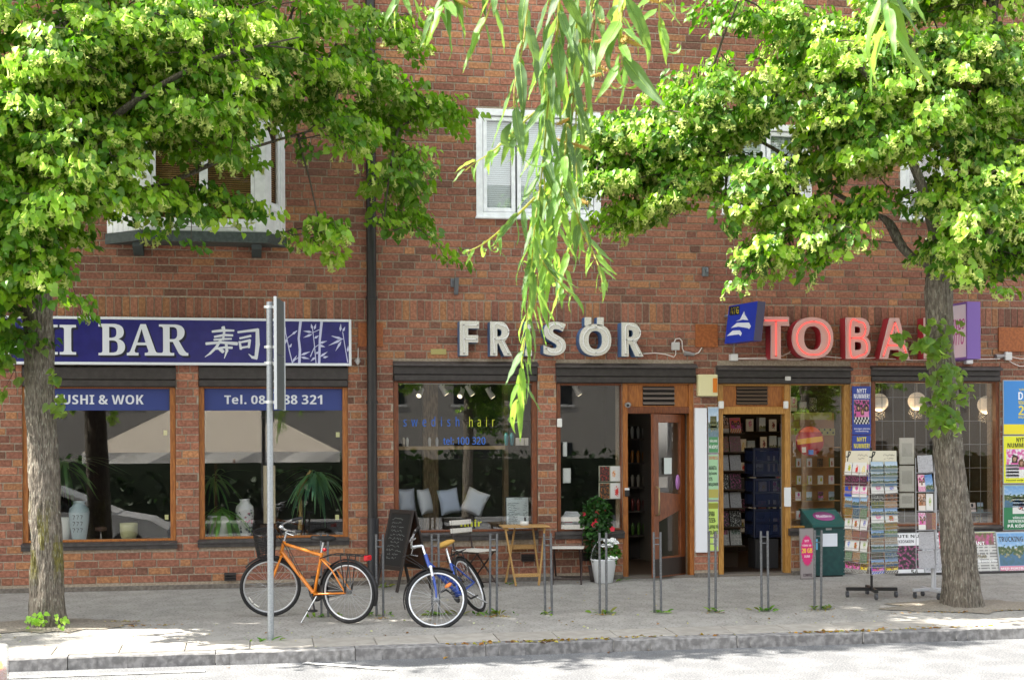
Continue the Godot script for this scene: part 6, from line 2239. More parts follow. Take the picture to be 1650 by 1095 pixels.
func finish_tree(root: Node3D, c: Crown, limbs: int) -> void:
	var base := root.position
	var wood := Mb.new(base)
	wood.smooth(1)
	var carried := PackedInt32Array()
	carried.resize(c.nodes.size())
	carried.fill(1)
	for i in range(c.nodes.size() - 1, limbs - 1, -1):
		if c.parent[i] >= 0: carried[c.parent[i]] += carried[i]
	for i in range(limbs, c.nodes.size()):
		var q := c.nodes[c.parent[i]]
		var p := c.nodes[i]
		var r0 := clampf(0.0022 * sqrt(float(carried[i])) + 0.0016, 0.003, 0.03)
		var mid := (p + q) * 0.5 + Vector3(0, 0.06 * p.distance_to(q), 0)
		wood.tube([q, mid, p], [r0 * 1.2, r0, r0 * 0.7], 4)
	part("branches", wood, twig_bark, root)
	var crown := hub("crown", root)
	# the leaves nearest the street are pieces of their own; the rest is one mass
	var order := []
	for i in c.leaves.size():
		var o := c.leaves[i].origin
		var s := (o - EYE)
		var inview := absf(s.x / -s.z - 0.19) < 0.36 and s.y / -s.z < 0.30
		order.append([(o.z if inview else -100.0), i])
	order.sort_custom(func(a, b): return a[0] > b[0])
	var single := {}
	var tones := []
	for h in leaf_tones: tones.append(leafy(h, 0.42, "dcff78"))
	for k in mini(300, order.size()):
		var i: int = order[k][1]
		single[i] = true
		var o := part("leaf", leaf_mesh, tones[i % 6], crown)
		o.transform = Transform3D(c.leaves[i].basis, c.leaves[i].origin - base)
	var mm := MultiMesh.new()
	mm.transform_format = MultiMesh.TRANSFORM_3D
	mm.use_colors = true
	mm.mesh = leaf_mesh
	mm.instance_count = c.leaves.size() - single.size()
	var n := 0
	for i in c.leaves.size():
		if single.has(i): continue
		mm.set_instance_transform(n, Transform3D(c.leaves[i].basis, c.leaves[i].origin - base))
		mm.set_instance_color(n, c.tint[i])
		n += 1
	var mi := MultiMeshInstance3D.new()
	mi.multimesh = mm
	mi.material_override = leaf_many
	put(mi, "foliage", crown)
	tag(mi, "", "", "", "stuff")
	if c.flowers.size():
		var fm := MultiMesh.new()
		fm.transform_format = MultiMesh.TRANSFORM_3D
		fm.mesh = blossom_mesh
		fm.instance_count = c.flowers.size()
		for i in c.flowers.size(): fm.set_instance_transform(i, Transform3D(c.flowers[i].basis, c.flowers[i].origin - base))
		var fi := MultiMeshInstance3D.new()
		fi.multimesh = fm
		fi.material_override = leafy("bcc474", 0.6, "f4ffb0")
		put(fi, "blossom", crown)
		tag(fi, "", "", "", "stuff")

func limb(c: Crown, pts: Array) -> void:
	for i in pts.size() - 1:
		var n := maxi(2, int(pts[i].distance_to(pts[i + 1]) / 0.25))
		for k in n: 
			c.leaders.append(c.nodes.size())
			c.nodes.append(pts[i].lerp(pts[i + 1], k / float(n)))
			c.parent.append(-1)

func lime_tree(called: String, label: String, foot: Array, stem: Array, rad: Array, limbs: Array, clumps: Array, sd: int, bloom: float) -> Node3D:
	# stem, limbs: [px, py, metres towards the street from the foot]; clumps: [px, py, half width px, half height px, number, depth, depth spread, bloom factor, hue]
	var g := ground(foot[0], foot[1])
	var root := thing(called, label, "tree", g)
	var r := RandomNumberGenerator.new()
	r.seed = sd
	var c := Crown.new()
	var tp := [g - Vector3(0, 0.06, 0)]
	for q in stem: tp.append(at(q[0], q[1], g.z + q[2]))
	var tr := Mb.new(g)
	trunk_tube(tr, tp, rad, 44, 0.17, sd)
	part("trunk", tr, bark, root)
	limb(c, tp.slice(2))
	for l in limbs:
		var lp := []
		for q in l[0]: lp.append(at(q[0], q[1], g.z + q[2]))
		var lm := Mb.new(g)
		trunk_tube(lm, lp, l[1], 12, 0.07, sd + 3)
		part("limb", lm, bark, root)
		limb(c, lp)
	var nl := c.nodes.size()
	for q in clumps:
		var ctr := at(q[0], q[1], g.z + q[5])
		var k: float = (EYE.z - g.z - q[5]) / FOCAL
		for i in q[4]:
			var d := Vector3(r.randfn(), r.randfn(), r.randfn()).normalized() * pow(r.randf(), 0.4)
			var p := ctr + Vector3(d.x * q[2] * k, d.y * q[3] * k, d.z * q[6])
			if p.z < 0.45: p.z = 0.45 + r.randf() * 0.3
			var lim := 4.4 - 0.15 * p.y
			if p.z > lim: p.z = lim - r.randf() * 1.1
			grow(c, r, p, g, Vector3(0.26, 0.17, 0.26), 8, 16, 0.084, bloom * q[7], int(q[8]) + r.randi() % 2)
	finish_tree(root, c, nl)
	return root

func build_trees() -> void:
	bark = StandardMaterial3D.new()
	bark.albedo_texture = noise_tex(81, 0.035, Color("4c453c"), Color("857c70"), 0.25, 0.75, 6)
	bark.uv1_triplanar = true
	bark.uv1_world_triplanar = true
	bark.uv1_scale = Vector3(2.1, 0.32, 2.1)
	bark.roughness = 0.95
	bark.vertex_color_use_as_albedo = true
	bark.heightmap_enabled = true
	bark.heightmap_texture = noise_tex(82, 0.05, Color.BLACK, Color.WHITE, 0.25, 0.75, 5)
	bark.heightmap_scale = 1.6
	bark.detail_enabled = true
	bark.detail_blend_mode = BaseMaterial3D.BLEND_MODE_MIX
	bark.detail_albedo = noise_tex(83, 0.07, Color(0.66, 0.66, 0.60, 0.0), Color(0.66, 0.66, 0.60, 0.8), 0.66, 0.8, 3)
	twig_bark = mat("4a4238", 0.9)
	leaf_mesh = lime_leaf()
	blossom_mesh = blossom()
	leaf_many = leafy("ffffff", 0.42, "dcff78").duplicate()
	leaf_many.vertex_color_use_as_albedo = true
	# left tree
	lime_tree("lime_tree", "lime tree in blossom with straight trunk in front of the sushi bar", [76, 1008],
		[[75, 960, 0], [74, 860, 0], [70, 740, 0], [64, 640, 0.0], [62, 540, 0.0], [58, 430, 0], [62, 300, -0.1], [90, 150, -0.2], [110, -40, -0.2], [115, -220, -0.2]],
		[0.215, 0.168, 0.155, 0.15, 0.148, 0.145, 0.14, 0.13, 0.11, 0.08, 0.05],
		[[[[64, 420, 0.0], [150, 330, -0.3], [280, 290, -0.6], [400, 240, -0.8], [560, 200, -0.9], [680, 215, -0.9]], [0.09, 0.075, 0.06, 0.045, 0.03, 0.015]],
		 [[[66, 300, 0.0], [180, 190, 0.5], [330, 100, 0.9], [480, 60, 1.1]], [0.08, 0.06, 0.045, 0.02]],
		 [[[70, 260, 0.0], [0, 180, 0.8], [-90, 120, 1.2]], [0.07, 0.05, 0.02]],
		 [[[90, 150, 0.0], [230, 20, -0.5], [400, -80, -0.8]], [0.07, 0.05, 0.02]],
		 [[[64, 460, 0.0], [20, 420, 0.7], [-40, 420, 1.0]], [0.05, 0.04, 0.02]]],
		[[70, 90, 150, 130, 40, 0.6, 1.3, 1.0, 2], [250, 75, 190, 100, 40, 0.4, 1.3, 1.0, 1], [420, 85, 130, 100, 25, -0.2, 1.2, 1.0, 1], [560, 60, 110, 90, 11, -0.6, 0.8, 0.6, 0],
		 [40, 260, 120, 100, 30, 0.7, 1.0, 0.9, 1], [160, 200, 90, 60, 18, 0.5, 0.9, 1.0, 2], [305, 190, 80, 50, 15, 0.2, 1.0, 0.7, 0], [540, 195, 30, 55, 4, -0.3, 0.6, 0.8, 1], [505, 365, 26, 10, 1, -0.3, 0.3, 0.9, 1],
		 [195, 292, 40, 20, 5, 0.4, 0.4, 1.0, 2], [330, 300, 50, 14, 2, 0.1, 0.3, 0.5, 3], [270, 330, 30, 12, 2, 0.2, 0.3, 0.2, 3], [365, 322, 30, 8, 1, 0.0, 0.2, 0.3, 3], [40, 370, 80, 60, 13, 0.7, 0.5, 0.5, 1], [-20, 460, 40, 50, 6, 0.3, 0.3, 0.2, 3],
		 [-12, 500, 26, 60, 5, 0.3, 0.2, 0.0, 3], [515, 372, 30, 10, 1, -0.2, 0.3, 0.9, 1], [80, 395, 24, 24, 3, 0.3, 0.2, 0.1, 3],
		 [630, 160, 70, 75, 7, -0.9, 0.7, 0.6, 0], [715, 168, 40, 14, 3, -1.1, 0.4, 0.3, 0], [625, 270, 60, 40, 5, -0.9, 0.5, 0.5, 0], [670, 346, 40, 12, 2, -1.0, 0.3, 0.3, 0],
		 [100, -140, 260, 120, 42, 0.2, 1.5, 0.8, 1], [380, -120, 200, 100, 26, -0.2, 1.3, 0.8, 1], [150, -330, 200, 110, 22, 0.0, 1.3, 0.8, 2], [-140, 60, 120, 160, 18, 0.4, 1.4, 0.8, 1], [-120, 300, 80, 90, 9, 0.4, 0.9, 0.8, 1]], 101, 0.22)
	# right tree
	lime_tree("lime_tree", "lime tree in heavy blossom with leaning forked trunk before the tobacconist", [1552, 976],
		[[1549, 930, 0], [1541, 850, 0], [1530, 740, 0], [1522, 640, 0], [1515, 540, 0], [1514, 450, 0], [1530, 395, 0.0], [1558, 320, -0.1], [1580, 180, -0.2], [1600, 0, -0.2], [1610, -180, -0.2]],
		[0.25, 0.195, 0.172, 0.155, 0.148, 0.145, 0.15, 0.12, 0.10, 0.09, 0.07, 0.04],
		[[[[1506, 432, 0.0], [1478, 420, 0.0], [1452, 395, 0.0], [1430, 355, -0.1], [1395, 338, -0.2], [1330, 300, -0.4], [1230, 230, -0.5], [1120, 200, -0.5], [1010, 190, -0.4]], [0.085, 0.075, 0.065, 0.06, 0.055, 0.045, 0.035, 0.028, 0.012]],
		 [[[1518, 430, 0.0], [1498, 340, 0.3], [1475, 270, 0.4], [1430, 180, 0.5], [1380, 90, 0.5]], [0.075, 0.065, 0.055, 0.04, 0.02]],
		 [[[1525, 420, 0.0], [1590, 380, 0.2], [1650, 300, 0.4], [1720, 220, 0.5]], [0.08, 0.065, 0.05, 0.02]],
		 [[[1575, 250, -0.1], [1500, 120, 0.4], [1440, 20, 0.6]], [0.07, 0.05, 0.02]],
		 [[[1452, 392, 0.0], [1370, 385, 0.3], [1290, 395, 0.4]], [0.035, 0.025, 0.01]]],
		[[1560, 90, 130, 120, 34, 0.6, 1.1, 2.2, 4], [1430, 90, 110, 110, 23, 0.3, 1.0, 1.6, 2], [1320, 95, 90, 80, 12, -0.1, 0.8, 1.5, 2], [1600, 250, 90, 80, 20, 0.4, 1.0, 1.5, 2], [1450, 205, 80, 40, 13, 0.5, 0.7, 1.4, 2],
		 [1565, 310, 40, 55, 9, 0.6, 0.4, 1.8, 4], [1530, 385, 40, 24, 4, 0.5, 0.25, 2.0, 4], [1350, 205, 70, 60, 15, 0.1, 0.8, 1.3, 2], [1210, 160, 90, 45, 12, -0.3, 0.7, 1.4, 2], [1110, 180, 85, 85, 15, -0.4, 0.6, 1.8, 4], [1005, 235, 60, 85, 14, -0.4, 0.6, 1.8, 4], [955, 290, 30, 40, 4, -0.5, 0.4, 1.6, 4],
		 [1120, 270, 100, 45, 11, -0.3, 0.6, 1.6, 4], [1240, 290, 70, 24, 5, 0.1, 0.6, 1.6, 2], [1050, 320, 70, 18, 5, -0.3, 0.4, 1.0, 2], [1310, 345, 70, 30, 5, 0.3, 0.4, 1.6, 2], [1270, 375, 50, 20, 3, 0.3, 0.3, 1.2, 2], [1240, 395, 30, 10, 1, 0.3, 0.2, 0.4, 3], [1290, 415, 24, 8, 1, 0.3, 0.2, 0.8, 2],
		 [1395, 300, 24, 24, 3, 0.3, 0.3, 0.5, 3], [1610, 400, 60, 40, 9, -0.2, 0.5, 0.1, 3], [1640, 330, 60, 60, 12, -0.3, 0.6, 0.2, 3], [1200, 10, 40, 18, 2, 0.2, 0.3, 0.3, 1], [1290, 20, 60, 40, 6, 0.0, 0.5, 1.0, 1],
		 [1580, -120, 230, 110, 50, 0.3, 1.4, 1.5, 2], [1720, 150, 90, 160, 26, 0.3, 1.3, 1.5, 2], [1600, -300, 180, 100, 30, 0.2, 1.2, 1.4, 2]], 202, 0.22)
	# the next lime of the row, just outside the picture, whose shade falls on the pavement
	var row := find_child("lime_tree", false, false) as Node3D
	if row: twin(row, row.position + Vector3(-8.9, 0, 0.1), 0.6, "next lime tree of the row beyond the sushi bar")
	if row:
		for q in [[3.2, 24.6, 2.2, "lime tree across the street mirrored in the barber's window"], [14.5, 25.4, 1.1, "lime tree across the street mirrored in the tobacconist's window"]]:
			twin(row, Vector3(q[0], -0.62, q[1]), q[2], q[3])
	# bare earth round the trunks
	for q in [[76, 1008, 0.55], [1552, 976, 0.62]]:
		var e := ground(q[0], q[1])
		var mb := Mb.new()
		var nn := FastNoiseLite.new()
		nn.frequency = 1.1
		for k in 40:
			var a := TAU * k / 40
			var b := TAU * (k + 1) / 40
			var ra: float = q[2] * (1.0 + 0.5 * nn.get_noise_2d(cos(a) * 2.0 + q[0], sin(a) * 2.0))
			var rb: float = q[2] * (1.0 + 0.5 * nn.get_noise_2d(cos(b) * 2.0 + q[0], sin(b) * 2.0))
			var pa := Vector3(e.x + cos(a) * ra * 1.5, pave_y(e.z - sin(a) * ra * 0.75) + 0.004, e.z - sin(a) * ra * 0.75)
			var pb := Vector3(e.x + cos(b) * rb * 1.5, pave_y(e.z - sin(b) * rb * 0.75) + 0.004, e.z - sin(b) * rb * 0.75)
			mb.tri(Vector3(e.x, e.y + 0.03, e.z), pa, pb)
		tag(part("bare_earth", mb, grain("958d80", "7f776b", Vector3(1.2, 1.2, 1.2), 0.95, 0.6, 84, 0.04)), "", "", "", "structure")
	# shoots on the trunks
	rng.seed = 303
	shoots("trunk_shoots", "dark leafy shoots growing on the leaning trunk before the pink letters", [[1500, 545, 40, 55, 9], [1478, 560, 30, 20, 4], [1515, 600, 32, 24, 7], [1520, 680, 26, 26, 7], [1500, 655, 22, 20, 4], [1448, 545, 18, 10, 2], [1543, 640, 14, 20, 2]], ground(1552, 976).z + 0.2, ["34551a", "2b4a18", "3c601e"], 0.085)
	shoots("trunk_shoots", "fresh bright green shoots at the foot of the straight trunk", [[60, 998, 5, 5, 2], [70, 996, 4, 4, 1], [97, 1000, 5, 4, 1]], ground(76, 1008).z + 0.24, ["7fb634", "8fc040", "6fa52e"], 0.055)
	shoots("trunk_shoots", "dark leafy shoots on the straight trunk beside the sushi sign", [[84, 606, 4, 10, 1], [90, 642, 8, 6, 1], [20, 590, 26, 36, 5], [25, 535, 34, 36, 6], [98, 658, 3, 3, 1]], ground(76, 1008).z + 0.15, ["34551a", "2b4a18", "3c601e"], 0.085)

func shoots(called: String, label: String, spots: Array, z: float, hexes: Array, size: float) -> void:
	var o: Node3D = null
	for q in spots:
		var c := at(q[0], q[1], z)
		if o == null: o = thing(called, label, "shoots", c)
		var k := (EYE.z - z) / FOCAL
		var st := Mb.new(o.position)
		for i in q[4] * 2:
			var p := c + Vector3(rng.randfn() * q[2] * k * 0.5, rng.randfn() * q[3] * k * 0.5, rng.randf() * 0.2)
			st.tube([Vector3(c.x, c.y - 0.02, z - 0.15), p], 0.003, 4)
			for j in 5:
				var y := Vector3(rng.randfn() * 0.8, -0.5 + rng.randfn() * 0.4, 0.35 + rng.randfn() * 0.3).normalized()
				var nz := (Vector3(rng.randfn() * 0.4, 0.7, 0.7)).normalized()
				var x := y.cross(nz).normalized()
				var s := size * rng.randf_range(0.7, 1.2)
				var l := part("leaf", leaf_mesh, leafy(hexes[rng.randi() % hexes.size()], 0.42, "dcff78"), o)
				l.transform = Transform3D(Basis(x * s, y * s, x.cross(y) * s), p - o.position + Vector3(rng.randfn(), rng.randfn(), rng.randfn()) * 0.035)
		part("stem", st, twig_bark, o)

# ---------------------------------------------------------------- willow twigs hanging close to the camera
func willow_leaf(bend: float, twist: float, curl: float, wide: float, sd: int) -> ArrayMesh:    # unit length, hangs along +y, face +z, tip drawn out
	var mb := Mb.new()
	mb.smooth(3)
	var n := 12
	var p := Vector3.ZERO
	var rows := []
	var dirv := Vector3(0, 1, 0)
	for i in n + 1:
		var t := i / float(n)
		var w := wide * pow(sin(PI * pow(t, 0.62)), 0.85) * (1.0 - 0.35 * t) + 0.004
		if i == n: w = 0.001
		var tw := twist * t
		var ac := Vector3(cos(tw), 0, sin(tw))
		var f := Vector3(-sin(tw), 0, cos(tw))
		var ripple := 0.012 * sin(t * 19.0 + sd)
		rows.append([p - ac * w + f * (w * 0.30 + ripple), p, p + ac * w + f * (w * 0.30 - ripple)])
		var ang := bend * t + curl * t * t * t * 3.0
		dirv = Vector3(sin(ang * 0.35 + sd) * 0.25 * absf(bend), cos(ang), -sin(ang)).normalized()
		p += dirv / n
	for i in n:
		mb.quad(rows[i][0], rows[i][1], rows[i + 1][1], rows[i + 1][0])
		mb.quad(rows[i][1], rows[i][2], rows[i + 1][2], rows[i + 1][1])
	return mb.mesh()
func rib(bend: float, curl: float, sd: int) -> ArrayMesh:
	var pts := []
	var p := Vector3(0, 0, 0.004)
	for i in 13:
		var t := i / 12.0
		pts.append(p)
		var ang := bend * t + curl * t * t * t * 3.0
		p += Vector3(sin(ang * 0.35 + sd) * 0.25 * absf(bend), cos(ang), -sin(ang)).normalized() / 12
	var mb := Mb.new()
	var rr := []
	for i in 13: rr.append(0.0065 * (1.0 - i / 13.5))
	mb.tube(pts, rr, 4)
	return mb.mesh()

func build_willow() -> void:
	rng.seed = 606
	var blades := []
	var ribs := []
	for i in 12:
		var b := rng.randf_range(-0.5, 1.1)
		var cu: float = [0.0, 0.2, 0.0, 0.5, -0.3, 0.1][i % 6]
		blades.append(willow_leaf(b, rng.randfn() * 0.5, cu, rng.randf_range(0.078, 0.118), i))
		ribs.append(rib(b, cu, i))
	var curls := []
	for i in 4: curls.append(willow_leaf(1.2 + i * 0.5, 1.5, 1.6 + i * 0.4, 0.06, i + 30))
	var deep := [leafy("2c4f1c", 0.6, "7c9c40"), leafy("24441a", 0.6, "7c9c40"), leafy("365c20", 0.6, "88a848")]
	var fresh := [leafy("4a7624", 0.55, "a8cc50"), leafy("588428", 0.55, "b0d454"), leafy("406a22", 0.55, "98bc48")]
	var ribm := leafy("86a858", 0.5, "e0f0a0")
	var stemm := leafy("8a8a3c", 0.6, "c8c860")
	var brown := mat("6a4a2a", 0.7)
	var catkin := leafy("9a8040", 0.8, "d8c080")
	# strand: points [px, py, depth], first leaf length, last leaf length, spacing (m), share of fresh leaves, spread
	var strands := [
		["long willow twig hanging lowest before the white neon letters", [[903, -30, 3.0], [897, 60, 3.0], [884, 160, 3.0], [874, 270, 3.0], [862, 360, 3.0], [855, 450, 3.0], [848, 530, 3.0], [840, 595, 3.0], [834, 652, 3.0]], 0.135, 0.085, 0.026, 0.55, 0.42],
		["willow twig with large dark leaves left of the long one", [[852, -30, 2.9], [845, 60, 2.9], [828, 150, 2.9], [835, 230, 2.9]], 0.14, 0.16, 0.055, 0.1, 0.35],
		["willow twig with drooping leaves before the open upper window", [[935, -30, 3.1], [925, 90, 3.1], [922, 190, 3.1], [905, 260, 3.1], [880, 330, 3.1], [868, 380, 3.1]], 0.13, 0.12, 0.036, 0.3, 0.28],
		["willow twig ending in pale shoots right of the window", [[960, -30, 3.2], [945, 60, 3.2], [930, 160, 3.2], [928, 260, 3.2], [932, 340, 3.2], [915, 410, 3.2], [905, 460, 3.2]], 0.125, 0.085, 0.040, 0.6, 0.32],
		["short willow shoot reaching left over the white window frame", [[862, 180, 3.0], [835, 205, 3.0], [795, 243, 3.0], [765, 262, 3.0], [750, 275, 3.0]], 0.10, 0.05, 0.034, 0.9, 0.6],
		["short willow shoot reaching left below the upper window", [[862, 318, 3.0], [835, 345, 3.0], [805, 372, 3.0], [775, 395, 3.0], [745, 408, 3.0]], 0.09, 0.045, 0.036, 0.9, 0.6],
		["short willow shoot with pale tips above letter S", [[925, 320, 3.1], [935, 365, 3.1], [955, 405, 3.1], [968, 440, 3.1], [972, 470, 3.1]], 0.09, 0.06, 0.028, 1.0, 0.6],
		["thin willow shoot drooping towards the letter O", [[858, 390, 3.05], [880, 430, 3.05], [905, 460, 3.05], [925, 478, 3.05]], 0.075, 0.06, 0.030, 1.0, 0.6],
		["curled bunch of willow leaves at top right of the long twigs", [[1010, -40, 2.7], [1002, 20, 2.7], [1000, 70, 2.7], [1003, 110, 2.7]], 0.13, 0.13, 0.020, 0.7, 0.9],
		["sparse willow twig beside the curled bunch", [[1070, -40, 2.8], [1062, 20, 2.8], [1072, 60, 2.8]], 0.10, 0.09, 0.030, 0.8, 0.7],
		["willow twigs dipping in at the top, left of the window", [[740, -60, 2.8], [730, -20, 2.8], [715, 10, 2.8], [700, 20, 2.8]], 0.11, 0.11, 0.022, 0.6, 0.7],
		["willow leaves at the top edge, furthest left twig", [[655, -60, 2.9], [650, -20, 2.9], [640, 10, 2.9]], 0.09, 0.09, 0.022, 0.8, 0.8],
		["willow leaves dipping in above the window's left side", [[800, -60, 2.8], [795, -10, 2.8], [785, 25, 2.8], [770, 60, 2.8]], 0.11, 0.11, 0.030, 0.5, 0.6],
		["willow twig hanging alone before the right lime tree", [[1432, -60, 2.5], [1430, -10, 2.5], [1432, 30, 2.5], [1434, 55, 2.5]], 0.12, 0.13, 0.024, 0.8, 0.5],
		["willow leaves at the top edge right of the lone twig", [[1470, -60, 2.6], [1462, -30, 2.6], [1455, 0, 2.6]], 0.10, 0.10, 0.03, 0.7, 0.7],
		["willow twig thickening the middle of the hanging bunch", [[890, -30, 3.1], [880, 100, 3.1], [875, 230, 3.1], [878, 330, 3.1], [870, 420, 3.1], [862, 500, 3.1]], 0.125, 0.10, 0.042, 0.6, 0.25],
		["fine willow twig beside the left edge of the white window", [[915, 200, 3.0], [905, 300, 3.0], [895, 380, 3.0], [885, 440, 3.0]], 0.10, 0.09, 0.03, 0.9, 0.5],
		["dark red-brown willow twig between the hanging strands", [[968, -40, 3.3], [955, 60, 3.3], [945, 130, 3.3], [938, 200, 3.3]], 0.11, 0.12, 0.07, 0.3, 0.4]]
	for si in strands.size():
		var s: Array = strands[si]
		var pts := []
		for q in s[1]: pts.append(reach(q[0], q[1], q[2] + rng.randfn() * 0.03))
		var o := thing("willow_twig", s[0], "willow twig", pts[0], "willow twigs hanging in front")
		var cv := Curve3D.new()
		cv.bake_interval = 0.01
		for i in pts.size():
			var d: Vector3 = (pts[mini(i + 1, pts.size() - 1)] - pts[maxi(i - 1, 0)]) * 0.16
			cv.add_point(pts[i] - pts[0], -d, d)
		var L := cv.get_baked_length()
		var line := []
		var rad := []
		for i in 25:
			line.append(cv.sample_baked(L * i / 24.0))
			rad.append(lerpf(0.0028, 0.0009, i / 24.0))
		var tb := Mb.new()
		tb.tube(line, rad, 6)
		part("twig", tb, brown if si == 17 else stemm, o)
		var x := 0.01
		var k := 0
		var spin := rng.randf() * TAU
		while x < L:
			var t := x / L
			var p := cv.sample_baked(x)
			var along := (cv.sample_baked(minf(x + 0.02, L)) - cv.sample_baked(maxf(x - 0.02, 0))).normalized()
			spin += 2.4 + rng.randfn() * 0.4
			var out := Vector3(cos(spin), 0, sin(spin))
			out = (out - along * out.dot(along)).normalized()
			var ln: float = 1.0 * lerpf(s[2], s[3], t) * rng.randf_range(0.72, 1.12)
			var y: Vector3 = (along * 0.35 + Vector3.DOWN * 0.75 + out * s[6] * rng.randf_range(0.6, 1.3)).normalized()
			var z := (out * 0.9 + Vector3(-0.15, 0.35, 0.6) + Vector3(rng.randfn(), rng.randfn(), rng.randfn()) * 0.4)
			var xx: Vector3 = y.cross(z).normalized()
			var b := Basis(xx * ln, y * ln, xx.cross(y) * ln)
			var curly := rng.randf() < (0.35 if si in [8, 9] else 0.06 + 0.12 * t)
			var young: bool = rng.randf() < s[5] * (0.5 + 0.8 * t)
			var vi := rng.randi() % 12
			var lf := part("leaf", curls[rng.randi() % 4] if curly else blades[vi], (fresh if young else deep)[rng.randi() % 3], o)
			lf.transform = Transform3D(b, p + out * 0.004)
			if not curly:
				var rb := MeshInstance3D.new()
				rb.mesh = ribs[vi]
				rb.material_override = ribm
				rb.name = "midrib"
				lf.add_child(rb)
			x += s[4] * 0.62 * rng.randf_range(0.6, 1.4)
			k += 1
		if si in [3, 8, 9, 10, 17, 2]:      # withered catkins
			for j in 5:
				var p := cv.sample_baked(L * rng.randf_range(0.1, 0.75))
				var cm := Mb.new()
				var e := p + Vector3(rng.randf_range(-0.05, 0.05), rng.randf_range(-0.03, 0.02), 0.02)
				cm.tube([p, p.lerp(e, 0.4), p.lerp(e, 0.8), e], [0.0015, 0.004, 0.004, 0.001], 6)
				for q in 26:
					var c := p.lerp(e, rng.randf_range(0.3, 1.0))
					var d := Vector3(rng.randfn(), rng.randfn(), rng.randfn()).normalized() * 0.009
					cm.tri(c, c + d, c + d * 0.6 + Vector3(0.002, 0.001, 0))
				part("catkin", cm, catkin, o)

# ---------------------------------------------------------------- what stands behind the shop windows
func vase(label: String, p: Vector3, h: float, r: float, hex: String, prof: Array, called := "vase") -> Node3D:
	var t := thing(called, label, called.replace("_", " "), p)
	var mb := Mb.new()
	var pr := []
	for q in prof: pr.append(Vector2(q[0] * r, q[1] * h))
	mb.lathe(pr, 28)
	part("body", mb, mat(hex, 0.25), t)
	return t
const POT := [[0, 0], [0.72, 0], [0.95, 0.35], [1.0, 0.8], [1.0, 1.0], [0.92, 1.0], [0.9, 0.85], [0, 0.85]]
const URN := [[0, 0], [0.62, 0], [0.72, 0.12], [0.95, 0.5], [1.0, 0.72], [0.92, 0.82], [0.55, 0.92], [0.52, 0.96], [0.62, 1.0], [0.5, 1.0], [0.45, 0.93], [0, 0.9]]
func strap_plant(label: String, p: Vector3, n: int, length: float, hexes: Array, droop: float, wide: float) -> void:
	var t := thing("potted_plant", label, "plant", p)
	var shapes := []
	for i in 4: shapes.append(leaf_blade(8, 0.5 + droop * 0.3 + 0.1 * i, 0.12, wide))
	for i in n:
		var a := rng.randf() * TAU
		var el := rng.randf_range(0.1, 1.1)
		var y := Vector3(cos(a) * cos(el), sin(el) - droop * 0.6, sin(a) * cos(el)).normalized()
		var x := y.cross(Vector3.UP).normalized()
		var l := length * rng.randf_range(0.6, 1.1)
		var o := part("leaf", shapes[i % 4], leafy(hexes[i % hexes.size()], 0.5, "c8e890"), t)
		o.transform = Transform3D(Basis(x * l, y * l, x.cross(y) * l), Vector3(rng.randfn() * 0.02, rng.randfn() * 0.03, rng.randfn() * 0.02))

